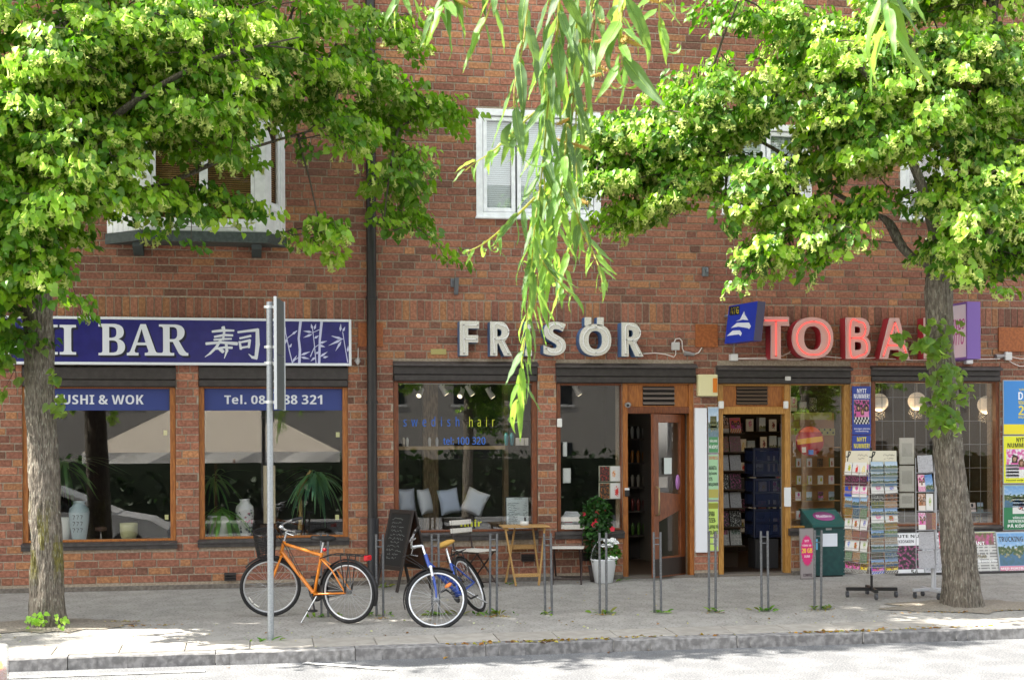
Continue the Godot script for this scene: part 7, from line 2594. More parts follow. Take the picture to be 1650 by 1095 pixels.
func build_inside() -> void:
	rng.seed = 909
	var ly := at(300, 873).y + 0.002
	var zz := -0.42
	var spot := func(px: float, z: float) -> Vector3:
		var v := at(px, 850, z)
		return Vector3(v.x, ly, z)
	# sushi bar, left window
	vase("white flower pot on the left sushi window ledge beside the tall pale vase", spot.call(101, zz), 0.30, 0.085, "dadcd4", POT, "flower_pot")
	var v1 := vase("tall pale blue-grey vase with black writing in the left sushi window", spot.call(127, zz), 0.50, 0.125, "a4b8bc", URN)
	var wr := Mb.new()
	for i in 9:
		var q := Vector3(-0.05 + (i % 3) * 0.045, 0.14 + int(i / 3) * 0.08, 0.122)
		wr.stroke([Vector2(q.x - 0.012, q.y + 0.03), Vector2(q.x + 0.012, q.y + 0.025), Vector2(q.x - 0.004, q.y - 0.02)], [0.006, 0.008, 0.004], 0.002, Transform3D(Basis(), Vector3(0, 0, q.z)))
	part("brush_writing", wr, mat("33383a", 0.6), v1)
	vase("squat pale yellow pot at the right end of the left sushi window", spot.call(207, zz), 0.22, 0.11, "b8b88a", POT, "flower_pot")
	var lm := thing("small_table_lamp", "small brown lamp between vase and yellow pot in the left sushi window", "lamp", spot.call(162, zz))
	var lmb := Mb.new()
	lmb.lathe([Vector2(0, 0), Vector2(0.05, 0), Vector2(0.012, 0.03), Vector2(0.012, 0.12), Vector2(0, 0.12)], 14)
	part("foot", lmb, mat("8a8580", 0.4), lm)
	var lms := Mb.new()
	lms.lathe([Vector2(0.03, 0.12), Vector2(0.075, 0.13), Vector2(0.07, 0.17), Vector2(0.04, 0.18), Vector2(0, 0.18)], 14)
	part("lamp_shade", lms, mat("4a3428", 0.6), lm)
	strap_plant("strappy dark green plant behind the trunk in the left sushi window", spot.call(100, -0.75) + Vector3(0, 0.95, 0), 40, 0.6, ["3a6b34", "2f5a2c", "4a7c3c"], 0.6, 0.05)
	# sushi bar, right window
	vase("white flower pot with trailing plant in the right sushi window", spot.call(353, zz), 0.30, 0.145, "dfe0da", POT, "flower_pot")
	strap_plant("trailing green plant growing in the white pot of the right sushi window", spot.call(356, zz) + Vector3(0, 0.36, 0), 40, 0.42, ["4f8f34", "5da03c", "3f7a2c"], 1.1, 0.07)
	strap_plant("tall dark palm rising behind the white pot in the right sushi window", spot.call(345, -0.7) + Vector3(0, 0.75, 0), 26, 0.42, ["2c5228", "37612f"], 0.5, 0.04)
	var v2 := vase("white porcelain vase painted with dark blossom branches in the right sushi window", spot.call(394, zz), 0.50, 0.115, "d4d6d4", URN)
	var pm := Mb.new()
	for i in 40:
		var a := rng.randf_range(-1.2, 1.2)
		var hh := rng.randf_range(0.06, 0.36)
		var rr := 0.116 * (0.78 + 0.5 * hh)
		rr = minf(rr, 0.1155)
		pm.ball(Vector3(sin(a) * rr * 0.985, hh, cos(a) * rr * 0.985), Vector3(0.012, 0.01, 0.006) * rng.randf_range(0.6, 1.4), 6, 4)
	part("painted_branches", pm, mat("4c5460", 0.4), v2)
	var pk := Mb.new()
	for i in 9:
		var a := rng.randf_range(-0.3, 1.1)
		pk.ball(Vector3(sin(a) * 0.114, rng.randf_range(0.2, 0.34), cos(a) * 0.114), Vector3(0.014, 0.013, 0.006), 6, 4)
	part("painted_blossoms", pk, mat("b07a86", 0.4), v2)
	var pl := thing("paper_lamp", "tall cream paper lamp behind the sign pole in the right sushi window", "lamp", spot.call(434, -0.6))
	var plm := Mb.new()
	plm.span(Vector3(-0.075, 0.18, -0.075), Vector3(0.075, 0.92, 0.075), 0.004)
	part("lamp_shade", plm, mat("cfc0a0", 0.8), pl)
	var plb := Mb.new()
	plb.span(Vector3(-0.12, 0.0, -0.1), Vector3(0.10, 0.17, 0.1), 0.006)
	part("foot", plb, mat("5a4636", 0.8), pl)
	strap_plant("drooping blue-green plant on the right of the right sushi window", spot.call(508, -0.6) + Vector3(0, 0.80, 0), 60, 0.48, ["3c7a64", "2f6a5a", "4b8a6c", "56885a"], 0.9, 0.045)
	var tk := thing("plant_stem", "yellowish bare stem carrying the drooping blue-green plant", "plant stem", spot.call(482, -0.55))
	var tkm := Mb.new()
	tkm.tube([Vector3(0, 0, 0), Vector3(0.02, 0.3, 0), Vector3(0.0, 0.6, 0), Vector3(0.15, 0.85, -0.05)], [0.03, 0.025, 0.03, 0.02], 8)
	part("stem", tkm, mat("9a8450", 0.8), tk)
	for s in [[266, 697], [268, 833], [544, 700], [543, 833]]:
		var q := rect(s[0] - 3, s[1] - 4, s[0] + 3, s[1] + 4, -0.09)
		var st := Mb.new()
		st.span(Vector3(q[0], q[1], -0.0905), Vector3(q[2], q[3], -0.0895))
		part("pane_sticker", st, mat("c8c890", 0.6), building)
	# barber: lettering on the glass
	var gz := -0.078
	for q in [["swedish", 650, 740, 672, 687, "2f62b8", "blue"], ["hair", 756, 797, 672, 687, "b8c030", "yellow"]]:
		var n: int = q[0].length()
		var t := thing("window_lettering", "%s letters reading %s on the barber's window" % [q[6], q[0]], "lettering", at(q[1], q[4], gz))
		var spaced := ""
		for i in n: spaced += q[0][i] + ("  " if i < n - 1 else "")
		var mb := Mb.new(t.position)
		letters(mb, spaced, rect(q[1], 671, q[2], 687, gz), 0.001, Transform3D(Basis(), Vector3(0, 0, gz)), "Droid Sans", false)
		part("lettering", mb, mat(q[5], 0.5), t)
	var tl := thing("window_lettering", "blue letters reading tel 100 320 on the barber's window", "lettering", at(714, 716, gz))
	for q in [["tel:", 714, 731], ["100", 736, 756], ["320", 761, 782]]:
		var mb := Mb.new(tl.position)
		letters(mb, q[0], rect(q[1], 704, q[2], 716, gz), 0.001, Transform3D(Basis(), Vector3(0, 0, gz)), "Droid Sans", false)
		part("lettering", mb, mat("2f6ac8", 0.5), tl)
	var th := thing("window_lettering", "yellow letters reading hair low on the barber's window", "lettering", at(745, 848, gz))
	var thm := Mb.new(th.position)
	letters(thm, "hair", rect(742, 837, 776, 848, gz), 0.001, Transform3D(Basis(), Vector3(0, 0, gz)), "Droid Sans", true)
	part("lettering", thm, mat("c0c428", 0.5), th)
	# barber: cushions, shelf, bottles, spots, price list
	var cush := [[657, 812, 0.0, "leftmost, half behind the chalkboard"], [689, 812, 0.05, "second from the left"], [728, 808, 0.12, "third from the left, tilted"], [757, 812, -0.4, "rightmost, leaning over"]]
	for i in 4:
		var q: Array = cush[i]
		var t := thing("cushion", "pale blue-grey cushion in the barber's window, " + q[3], "cushion", at(q[0], 828, -0.6))
		var mb := Mb.new()
		mb.smooth(7)
		var g := 8
		var f := func(a: int, b: int, s: float) -> Vector3:
			var u := a / float(g) * 2 - 1
			var v := b / float(g) * 2 - 1
			var e := (1 - u * u) * (1 - v * v)
			var pinch := 1.0 - 0.08 * (1 - absf(u * v))
			return Vector3(u * 0.15 * pinch, 0.17 + v * 0.17 * pinch, s * 0.06 * pow(e, 0.4))
		for a in g:
			for b in g:
				mb.quad(f.call(a, b, 1), f.call(a + 1, b, 1), f.call(a + 1, b + 1, 1), f.call(a, b + 1, 1))
				mb.quad(f.call(a + 1, b, -1), f.call(a, b, -1), f.call(a, b + 1, -1), f.call(a + 1, b + 1, -1))
		part("cover", mb, mat(["b8c0cc", "c6ccd2", "aab6c8", "c0c8d0"][i], 0.9), t)
		t.rotation = Vector3(-0.2, [0.5, 0.9, 0.3, -0.2][i], q[2])
	var sh := thing("wall_shelf", "pale wooden shelf across the barber's window behind the lettering", "shelf", at(720, 722, -0.9))
	var shm := Mb.new(sh.position)
	var s0 := at(642, 722, -0.9)
	var s1 := at(812, 718, -0.9)
	shm.span(s0 - Vector3(0, 0.02, 0.15), s1 + Vector3(0, 0.0, 0.1))
	part("board", shm, mat("a08a64", 0.7), sh)
	for q in [[650, "b8b0a0"], [656, "c0c4c0"], [692, "c8c8c4"], [704, "b0b4b8"]]:
		var b := vase("small pale bottle on the barber's shelf near pixel-thin shelf end %s" % ["one", "two", "three", "four"][[650, 656, 692, 704].find(q[0])], Vector3(at(q[0], 718, -0.88).x, s0.y + 0.004, -0.88), 0.14, 0.022, q[1], URN, "bottle")
		b.set_meta("label", "small pale bottle standing on the barber's wooden shelf")
		b.set_meta("group", "pale bottles on the barber's shelf")
	for i in 2:
		var b := vase("", Vector3(at(816 + i * 9, 718, -0.85).x, s1.y + 0.004, -0.85), 0.17, 0.03, "2a7a8a", URN, "bottle")
		tag(b, "teal shampoo bottle at right end of the barber's shelf", "bottle", "teal bottles on the barber's shelf")
	for i in 3:
		var x := at(834 + i * 7, 716, -0.85).x
		var t := thing("package", "small white package at right end of the barber's shelf", "package", Vector3(x, s1.y + 0.003, -0.85), "white packages on the barber's shelf")
		var mb := Mb.new()
		mb.span(Vector3(-0.024, 0, -0.03), Vector3(0.024, 0.10, 0.03), 0.003)
		part("carton", mb, mat("dcdcd8", 0.6), t)
	var cz := -0.8
	var rail := thing("spot_rail", "ceiling rail carrying small white spotlights in the barber's window", "rail", at(720, 617, cz))
	var rlm := Mb.new(rail.position)
	rlm.span(at(650, 619, cz), at(860, 617, cz) + Vector3(0, 0.02, 0.03))
	part("track", rlm, mat("c8c8c8", 0.4), rail)
	for q in [[677, 633, "first from the left"], [715, 629, "second from the left"], [743, 634, "third, pointing at the street"], [757, 630, "fourth from the left"], [790, 634, "fifth, beside the willow tip"], [930, 630, "in the narrow window"]]:
		var p := at(q[0], q[1], cz)
		var t := thing("spotlight", "small white spotlight on the barber's ceiling rail, " + q[2], "spotlight", p)
		var mb := Mb.new()
		var d := Vector3(-0.06, -0.09, 0.10).normalized() if q[0] in [677, 743] else Vector3(0.07, -0.1, 0.0).normalized()
		mb.tube([-d * 0.09, d * 0.04, d * 0.06], [0.025, 0.04, 0.04], 10)
		mb.tube([Vector3(0, 0, 0), Vector3(0, 0.09, 0)], 0.01, 6)
		part("housing", mb, mat("d8d8d4", 0.5), t)
		var lp := Mb.new()
		lp.tube([d * 0.061, d * 0.066], 0.03, 10)
		part("bulb", lp, glow("fff0c8", 0.7), t)
		var sl := SpotLight3D.new()
		sl.name = "light"
		t.add_child(sl)
		sl.position = d * 0.08
		sl.basis = Basis.looking_at(d)
		sl.light_color = Color(1.0, 0.9, 0.72)
		sl.light_energy = 0.12
		sl.spot_angle = 40
		sl.light_size = 0.05
		sl.spot_range = 6
		sl.spot_attenuation = 2
		sl.shadow_enabled = true
	var pli := placard("price_list", "pale price list standing in the lower right corner of the barber's window", rect(815, 800, 853, 856, -0.3), -0.3, "ccdadb", [], [["PRISLISTA", 0.35, 0.93, 0.7, 0.96, "40484a"]], 0.03, "3a3c3c")
	pli.set_meta("category", "price list")
	var plt := Mb.new()
	scribble(plt, [-0.13, 0.06, 0.02, 0.38], 14, 0.002, 0.006, 31)
	scribble(plt, [0.07, 0.06, 0.14, 0.38], 14, 0.002, 0.005, 32)
	part("print_lines", plt, mat("6a7678", 0.7), pli)
	# columns of bare wood and dark panels inside the barber's
	for q in [[682, 706, "97805f"], [812, 819, "7a6a54"]]:
		var a := at(q[0], 720, -1.6)
		var b := at(q[1], 720, -1.6)
		var mb := Mb.new()
		mb.span(Vector3(a.x, 0.02, -1.75), Vector3(b.x, 2.75, -1.6))
		part("timber_post", mb, grain(q[2], "6f5c42", Vector3(2, 0.4, 2), 0.8, 0.0, 91, 0.03), building)
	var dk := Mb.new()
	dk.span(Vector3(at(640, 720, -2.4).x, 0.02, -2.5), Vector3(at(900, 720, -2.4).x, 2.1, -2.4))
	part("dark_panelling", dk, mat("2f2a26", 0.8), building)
	# barber's narrow window: posters and notes on the glass
	for q in [[965, 750, 1001, 776, 36, "upper"], [965, 777, 1001, 804, 46, "lower"]]:
		var t := placard("leaflet", "pale green picture leaflet in the barber's narrow window, %s of two" % q[5], rect(q[0], q[1], q[2], q[3], -0.1), -0.1, "aab094", [[0.04, 0.04, 0.48, 0.96, q[4]], [0.52, 0.04, 0.96, 0.96, q[4] + 19]], [], 0.0, "9aa08c")
		t.set_meta("category", "leaflet")
	for q in [[907, 712, 914, 735, "upper"], [907, 754, 920, 778, "lower"]]:
		var t := placard("paper_note", "white paper note at left edge of barber's narrow window, %s of two" % q[4], rect(q[0], q[1], q[2], q[3], -0.1), -0.1, "cfd2ce", [], [], 0.0, "c0c4c0")
		t.set_meta("category", "note")
	# things seen through the barber's door
	var shx := thing("product_shelf", "dark shelf with hair products seen through the barber's open door", "shelf", Vector3(at(1026, 800, -2.6).x, 0.02, -2.6))
	var bx := Mb.new()
	bx.span(Vector3(-0.22, 0, -0.3), Vector3(0.22, 2.0, -0.27))
	bx.span(Vector3(-0.22, 0, -0.3), Vector3(-0.2, 2.0, 0))
	part("case", bx, mat("3a3430", 0.8), shx)
	for k in 5:
		var s := Mb.new()
		s.span(Vector3(-0.2, 0.35 + k * 0.36, -0.27), Vector3(0.22, 0.37 + k * 0.36, 0))
		part("shelf_board", s, mat("4a423c", 0.7), shx)
	var cols := ["4a6a2c", "6a302c", "8a8478", "8a5c28", "9a9a96"]
	for k in 5:
		for i in 4:
			var b := vase("", shx.position + Vector3(-0.13 + i * 0.09, 0.372 + k * 0.36, -0.08), 0.18, 0.028, cols[k], URN, "bottle")
			tag(b, "%s bottle on the dark shelf inside the barber's door" % ["green", "red-brown", "cream", "amber", "white"][k], "bottle", "%s bottles inside the barber's door" % ["green", "red-brown", "cream", "amber", "white"][k])
	# tobacconist: crates in the doorway
	var cx := at(1232, 850, -0.9)
	for k in 3:
		var t := thing("bottle_crate", "dark blue plastic bottle crate in the tobacconist's doorway, %s of three" % ["lowest", "middle", "topmost"][k], "crate", Vector3(cx.x, 0.45 + k * 0.42, -0.95), "")
		var mb := Mb.new()
		for s in [-1, 1]:
			for u in [-1, 1]: mb.tube([Vector3(0.19 * s, 0, 0.17 * u), Vector3(0.19 * s, 0.40, 0.17 * u)], 0.02, 8)
		for y in [0.02, 0.20, 0.38]:
			mb.span(Vector3(-0.2, y - 0.02, 0.165), Vector3(0.2, y + 0.02, 0.185), 0.003)
			mb.span(Vector3(-0.205, y - 0.02, -0.17), Vector3(-0.185, y + 0.02, 0.17), 0.003)
		mb.span(Vector3(-0.19, 0, -0.17), Vector3(0.19, 0.02, 0.17))
		part("frame", mb, mat("1e2438", 0.25), t)
		var rb := Mb.new()
		for i in 22:
			rb.span(Vector3(-0.17 + i * 0.0155, 0.04, 0.168), Vector3(-0.162 + i * 0.0155, 0.36, 0.18))
		for i in 20: rb.span(Vector3(-0.2, 0.04, -0.15 + i * 0.0155), Vector3(-0.19, 0.36, -0.142 + i * 0.0155))
		part("ribs", rb, mat("2c3654", 0.15), t)
	var ped := thing("crate_stand", "dark metal stand under the blue bottle crates in the doorway", "stand", Vector3(cx.x, 0.02, -0.95))
	var pdm := Mb.new()
	pdm.span(Vector3(-0.17, 0, -0.15), Vector3(0.17, 0.42, 0.15), 0.01)
	part("body", pdm, mat("3c3c3e", 0.4), ped)
	# newspaper shelf on the left of the doorway and goods behind
	var ns := thing("newspaper_shelf", "dark newspaper shelf at left inside the tobacconist's doorway", "shelf", Vector3(at(1182, 850, -0.9).x, 0.02, -0.9))
	var nm := Mb.new()
	nm.span(Vector3(-0.2, 0, -0.35), Vector3(0.18, 2.1, -0.33))
	for k in 7: nm.span(Vector3(-0.2, 0.3 + k * 0.26, -0.33), Vector3(0.18, 0.315 + k * 0.26, -0.02))
	part("case", nm, mat("4a3a2c", 0.8), ns)
	for k in 7:
		for i in 2:
			var o := part("magazine", sheet(0.16, 0.22, [75, 6, 78, 16, 71, 3, 86][k] + i * 10 % 20), print_mat)
			o.basis = Basis(Vector3.RIGHT, -0.25)
			o.position = ns.position + Vector3(-0.1 + i * 0.18, 0.317 + k * 0.26, -0.1)
			tag(o, "magazine on the %s shelf up inside tobacconist's doorway, %s edge" % [nth(k), "outer" if i == 0 else "inner"], "magazine", "magazines inside the tobacconist's doorway")
	var bs := thing("stock_shelf", "dark back shelves of mixed stock seen through the tobacconist's doorway", "shelf", Vector3(at(1225, 750, -3.6).x, 0.02, -3.6))
	var bsm := Mb.new()
	bsm.span(Vector3(-1.1, 0, -0.32), Vector3(1.1, 2.5, -0.3))
	for k in 7: bsm.span(Vector3(-1.1, 0.3 + k * 0.32, -0.3), Vector3(1.1, 0.32 + k * 0.32, 0.0))
	part("case", bsm, mat("2c221a", 0.8), bs)
	rng.seed = 2024
	for k in 7:
		for i in 12:
			var o := part("stock_package", sheet(0.12, rng.randf_range(0.12, 0.25), [4, 14, 24, 64, 3, 7, 27][rng.randi() % 7] + rng.randi() % 3, 0.08), print_mat)
			o.position = bs.position + Vector3(-0.98 + i * 0.175 + rng.randfn() * 0.02, 0.322 + k * 0.32, -0.15)
			o.rotation.y = rng.randfn() * 0.2
			tag(o, "printed stock package on the dark back shelves inside the tobacconist's", "package", "stock on the tobacconist's back shelves")
	# tobacconist's side window: shelves of small goods, round no-entry sign
	var gsx := at(1318, 750, -0.55)
	var gs := thing("goods_shelf", "brown wooden display shelf with small goods in tobacconist's side window", "shelf", Vector3(gsx.x, 0.02, -0.6))
	var gw := at(1358, 750, -0.6).x - at(1281, 750, -0.6).x
	var gm := Mb.new()
	gm.span(Vector3(-gw / 2, 0, -0.22), Vector3(gw / 2, 2.15, -0.2))
	part("back_board", gm, mat("a87840", 0.7), gs)
	var ysh := [720.0, 752.0, 780.0, 806.0, 836.0]
	for k in 5:
		var y := at(1318, ysh[k], -0.6).y - 0.02
		var s := Mb.new()
		s.span(Vector3(-gw / 2, y - 0.012, -0.2), Vector3(gw / 2, y, 0.04))
		part("shelf_board", s, mat("b08448", 0.7), gs)
	rng.seed = 1201
	for k in 4:
		var y := at(1318, ysh[k + 1], -0.6).y + 0.001
		for i in 4:
			var t := part("small_package", sheet(0.075, 0.12, [44, 24, 7, 65][k] + rng.randi() % 3, 0.02), print_mat)
			t.position = Vector3(gsx.x - gw / 2 + 0.09 + i * (gw - 0.12) / 3.6, y, -0.62)
			t.rotation.y = rng.randfn() * 0.2
			tag(t, "small printed package in tobacconist's side window, %s shelf down, %s along" % [nth(k), nth(i)], "package", "packages in the tobacconist's side window")
	var yl := Mb.new()
	yl.span(Vector3(at(1280, 690, -0.5).x, at(1318, 701, -0.5).y, -0.5), Vector3(at(1345, 690, -0.5).x, at(1318, 690, -0.5).y, -0.48))
	yl.span(Vector3(at(1280, 690, -0.5).x, at(1318, 676, -0.5).y, -0.5), Vector3(at(1340, 690, -0.5).x, at(1318, 664, -0.5).y, -0.48))
	part("yellow_strip", yl, mat("a8a24c", 0.6), gs).position = -gs.position
	var dots := Mb.new()
	for i in 14:
		dots.ball(Vector3(lerpf(at(1283, 690, -0.48).x, at(1343, 690, -0.48).x, i / 13.0), at(1318, 692 + (i % 2) * 5, -0.48).y, -0.478), Vector3(0.014, 0.014, 0.004), 6, 4)
	part("print_dots", dots, mat("2c3024", 0.6), gs).position = -gs.position
	var nc := at(1305, 710.5, -0.16)
	var ne := thing("round_sign", "round red sign with slanting yellow bar in tobacconist's side window", "sign", nc)
	var rr := 25.5 / FOCAL * (EYE.z + 0.16)
	var disc := Mb.new()
	disc.lathe([Vector2(0, 0.006), Vector2(1, 0.006), Vector2(1, 0)], 36, Transform3D(Basis(Vector3(rr, 0, 0), Vector3(0, 0, 1), Vector3(0, -rr, 0)), Vector3.ZERO))
	part("disc", disc, mat("b8202a", 0.4), ne)
	var barb := Mb.new()
	barb.box(Vector3(0, 0.01, 0.009), Vector3(rr * 1.8, rr * 0.36, 0.004), 0.0, Basis(Vector3.BACK, 0.12))
	part("bar", barb, mat("e0a020", 0.4), ne)
	var seg := PackedVector2Array()
	for i in 13:
		var a := lerpf(0.68, PI - 0.68, i / 12.0)
		seg.append(Vector2(cos(a), sin(a)) * rr * 0.97)
	var top := Mb.new()
	top.prism(seg, 0.002, Transform3D(Basis(), Vector3(0, 0, 0.0065)))
	part("orange_top", top, mat("d8541e", 0.4), ne)
	var stx := Mb.new()
	stx.span(Vector3(-rr * 0.55, -rr * 0.75, 0.0062), Vector3(-rr * 0.28, -rr * 0.4, 0.009))
	part("white_sticker", stx, mat("d8d0c8", 0.5), ne)
	var stb := Mb.new()
	stb.span(Vector3(-rr * 0.1, -rr * 0.9, 0.0062), Vector3(rr * 0.25, -rr * 0.58, 0.009))
	part("blue_sticker", stb, mat("4a7ac0", 0.5), ne)
	# tobacconist's wide window: wire grid, notices, globe lamps
	var gr := thing("window_grid", "thin wire security grid inside the tobacconist's wide window", "grid", at(1405, 847, -0.2))
	for i in 11:
		var x := lerpf(at(1413, 700, -0.2).x, at(1606, 700, -0.2).x, (i + 0.5) / 11.0)
		var mb := Mb.new(gr.position)
		mb.tube([Vector3(x, at(1500, 846, -0.2).y, -0.2), Vector3(x, at(1500, 618, -0.2).y, -0.2)], 0.004, 5)
		part("upright_wire", mb, mat("8a8884", 0.4, 0.4), gr)
	for i in 6:
		var y := at(1500, 640 + i * 38, -0.2).y
		var mb := Mb.new(gr.position)
		mb.tube([Vector3(at(1412, 700, -0.2).x, y, -0.206), Vector3(at(1607, 700, -0.2).x, y, -0.206)], 0.004, 5)
		part("cross_wire", mb, mat("8a8884", 0.4, 0.4), gr)
	for q in [[1450, 705, 1474, 748, "upper"], [1450, 750, 1474, 792, "middle"], [1450, 794, 1474, 818, "lower"], [1538, 705, 1552, 745, "rightmost"]]:
		var t := placard("paper_note", "%s typed notice in the tobacconist's wide window" % q[4], rect(q[0], q[1], q[2], q[3], -0.12), -0.12, "cfccc0", [[0.15, 0.3, 0.85, 0.8, "b8b5aa"]], [], 0.0, "c4c0b4")
		t.set_meta("category", "notice")
	for q in [[1417, 648, "at left of the wide window"], [1590, 652, "at right of the wide window"], [1478, 646, "above the notices"]]:
		var p := at(q[0], q[1], -1.2)
		var t := thing("globe_lamp", "white glass globe lamp in the tobacconist's, " + q[2], "lamp", p)
		var mb := Mb.new()
		mb.ball(Vector3.ZERO, Vector3.ONE * 0.13, 20, 12)
		part("globe", mb, glow("f4ead6", 0.07), t)
		var st := Mb.new()
		st.tube([Vector3(0, 0.12, 0), Vector3(0, 2.75 - p.y, 0)], 0.01, 6)
		part("rod", st, mat("8a8884", 0.4), t)
		var om := OmniLight3D.new()
		om.name = "light"
		t.add_child(om)
		om.position = Vector3(0, -0.16, 0.0)
		om.light_color = Color(1.0, 0.86, 0.66)
		om.light_energy = 0.10
		om.light_size = 0.1
		om.omni_range = 8
		om.omni_attenuation = 2
		om.shadow_enabled = true
	# small framed goods standing in the wide window
	for i in 7:
		var px: float = [1556, 1568, 1580, 1560, 1578, 1425, 1440][i]
		var y: float = at(1500, 846, -0.3).y + (0.0 if i in [3, 4, 5, 6] else 0.17)
		var t := part("small_picture", sheet(0.09, 0.13, 44 + i * 3, 0.01), print_mat)
		t.position = Vector3(at(px, 830, -0.32).x, y + 0.004, -0.32)
		t.rotation.x = -0.12
		tag(t, "small framed picture in tobacconist's wide window, %s one counted from the %s" % [nth(i % 5), "tree trunk" if i < 5 else "card rack"], "picture", "small pictures in the wide window")
	var ld := Mb.new()
	ld.span(Vector3(at(1555, 830, -0.32).x - 0.08, at(1500, 846, -0.3).y + 0.16, -0.36), Vector3(at(1590, 830, -0.32).x + 0.08, at(1500, 846, -0.3).y + 0.17, -0.28))
	part("glass_shelf", ld, mat("9ab0b4", 0.2), building)

# ---------------------------------------------------------------- across the street: seen only mirrored in the shop windows
func build_opposite() -> void:
	rng.seed = 1313
	# big square market parasol behind the photographer
	var pz := 21.8
	var mz := func(px: float, py: float, z: float) -> Vector3:      # mirror image of the survey
		var v := at(px, py, -z)
		return Vector3(v.x, v.y, z)
	var c: Vector3 = mz.call(335, 727, pz)
	var e0: Vector3 = mz.call(130, 742, pz - 2.6)
	var e1: Vector3 = mz.call(548, 727, pz - 2.6)
	var ps := thing("market_parasol", "large cream canvas parasol mirrored in the sushi bar windows", "parasol", Vector3(c.x, -0.9, pz))
	var hw := (e1.x - e0.x) / 2
	var ey: float = e1.y + 0.9
	var cx := (e0.x + e1.x) / 2 - c.x
	var cm := Mb.new()
	var q := [Vector3(cx - hw, ey, -2.6), Vector3(cx + hw, ey, -2.6), Vector3(cx + hw, ey, 2.6), Vector3(cx - hw, ey, 2.6)]
	var tip := Vector3(cx, ey + 1.75, 0)
	for i in 4:
		var a: Vector3 = q[i]
		var b: Vector3 = q[(i + 1) % 4]
		cm.tri(b, a, tip)
	part("canopy", cm, mat("aaa193", 0.9), ps)
	var vm := Mb.new()
	for i in 4:
		var a: Vector3 = q[i]
		var b: Vector3 = q[(i + 1) % 4]
		for k in 12:
			var u := a.lerp(b, k / 12.0)
			var v := a.lerp(b, (k + 1) / 12.0)
			var s0 := sin(k * 1.7) * 0.03
			var s1 := sin((k + 1) * 1.7) * 0.03
			vm.quad(u + Vector3(0, -0.28, s0), v + Vector3(0, -0.28, s1), v, u)
	part("valance", vm, mat("f0eee8", 0.9), ps)
	var pp := Mb.new()
	pp.tube([Vector3(cx, 0, 0), tip], 0.04, 10)
	part("pole", pp, mat("8a6a44", 0.7), ps)
	# parked silver car
	var cz := 9.4
	var car := thing("parked_car", "silver parked car mirrored low in the left sushi bar window", "car", Vector3(-6.85, -0.40, cz))
	var prof := PackedVector2Array([Vector2(-2.1, 0.35), Vector2(-2.12, 0.75), Vector2(-2.0, 0.92), Vector2(-1.55, 1.0), Vector2(-0.9, 0.98), Vector2(1.0, 0.94), Vector2(1.75, 0.80), Vector2(2.05, 0.62), Vector2(2.08, 0.35), Vector2(1.75, 0.22), Vector2(-1.8, 0.22)])
	var bd := Mb.new()
	bd.prism(prof, 1.72, Transform3D(Basis(), Vector3(0, 0, -0.86)))
	var silver := mat("c4c8cc", 0.25, 0.4)
	part("body", bd, silver, car)
	var rf := PackedVector2Array([Vector2(-1.75, 0.97), Vector2(-1.1, 1.36), Vector2(-0.5, 1.44), Vector2(0.05, 1.40), Vector2(1.15, 0.93), Vector2(1.05, 0.90), Vector2(-0.0, 1.33), Vector2(-0.5, 1.37), Vector2(-1.05, 1.30), Vector2(-1.6, 0.95)])
	var rm := Mb.new()
	rm.prism(rf, 1.44, Transform3D(Basis(), Vector3(0, 0, -0.72)))
	part("roof", rm, silver, car)
	var gl := Mb.new()
	gl.prism(PackedVector2Array([Vector2(-1.6, 0.96), Vector2(-1.05, 1.295), Vector2(-0.5, 1.365), Vector2(0.0, 1.325), Vector2(1.03, 0.91)]), 1.4, Transform3D(Basis(), Vector3(0, 0, -0.7)))
	part("window", gl, mat("1c2224", 0.08), car)
	for s in [[-1.3, -0.8], [1.35, -0.8], [-1.3, 0.8], [1.35, 0.8]]:
		var w := Mb.new()
		w.tube([Vector3(s[0], 0.31, s[1] - 0.09), Vector3(s[0], 0.31, s[1] + 0.09)], 0.31, 20)
		part("wheel", w, mat("1c1c1c", 0.8), car)
	# far ground with shade put into its colour, and an added hedge darkening reflections
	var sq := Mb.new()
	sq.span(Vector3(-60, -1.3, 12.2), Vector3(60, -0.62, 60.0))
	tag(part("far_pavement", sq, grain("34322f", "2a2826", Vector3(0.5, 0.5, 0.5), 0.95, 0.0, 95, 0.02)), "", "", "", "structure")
	var hg := thing("clipped_hedge", "added dark hedge across the street to darken what the shop windows mirror", "hedge", Vector3(8, -0.62, 27))
	leaf_heap(hg, "foliage", Vector3(0, 1.0, 0), Vector3(34, 1.15, 0.8), 9000, 0.22, ["24381c", "2c4422", "1e3016"])
	var hc := Mb.new()
	hc.span(Vector3(-33, 0, -0.6), Vector3(33, 1.9, 0.6))
	part("hedge_core", hc, mat("1e2c18", 0.95), hg)
	# house across the street
	var hz := 36.0
	var hs := thing("house_across_street", "pale rendered house across the street mirrored in shop windows", "building", Vector3(10, -1.2, hz))
	var hb := Mb.new()
	hb.span(Vector3(-34, 0, 0), Vector3(34, 13, 10))
	part("wall", hb, mat("8e8a84", 0.9), hs)
	for j in 4:
		for i in 20:
			var wm := Mb.new()
			wm.span(Vector3(-32 + i * 3.3, 1.4 + j * 3.1, -0.02), Vector3(-30.6 + i * 3.3, 3.0 + j * 3.1, 0.06), 0.01)
			part("window", wm, mat("20262a", 0.15), hs)
			var wf := Mb.new()
			wf.span(Vector3(-32.1 + i * 3.3, 1.3 + j * 3.1, -0.03), Vector3(-30.5 + i * 3.3, 1.4 + j * 3.1, 0.1))
			wf.span(Vector3(-31.35 + i * 3.3, 1.4 + j * 3.1, -0.05), Vector3(-31.25 + i * 3.3, 3.0 + j * 3.1, -0.02))
			part("window_frame", wf, mat("b8b8b4", 0.6), hs)

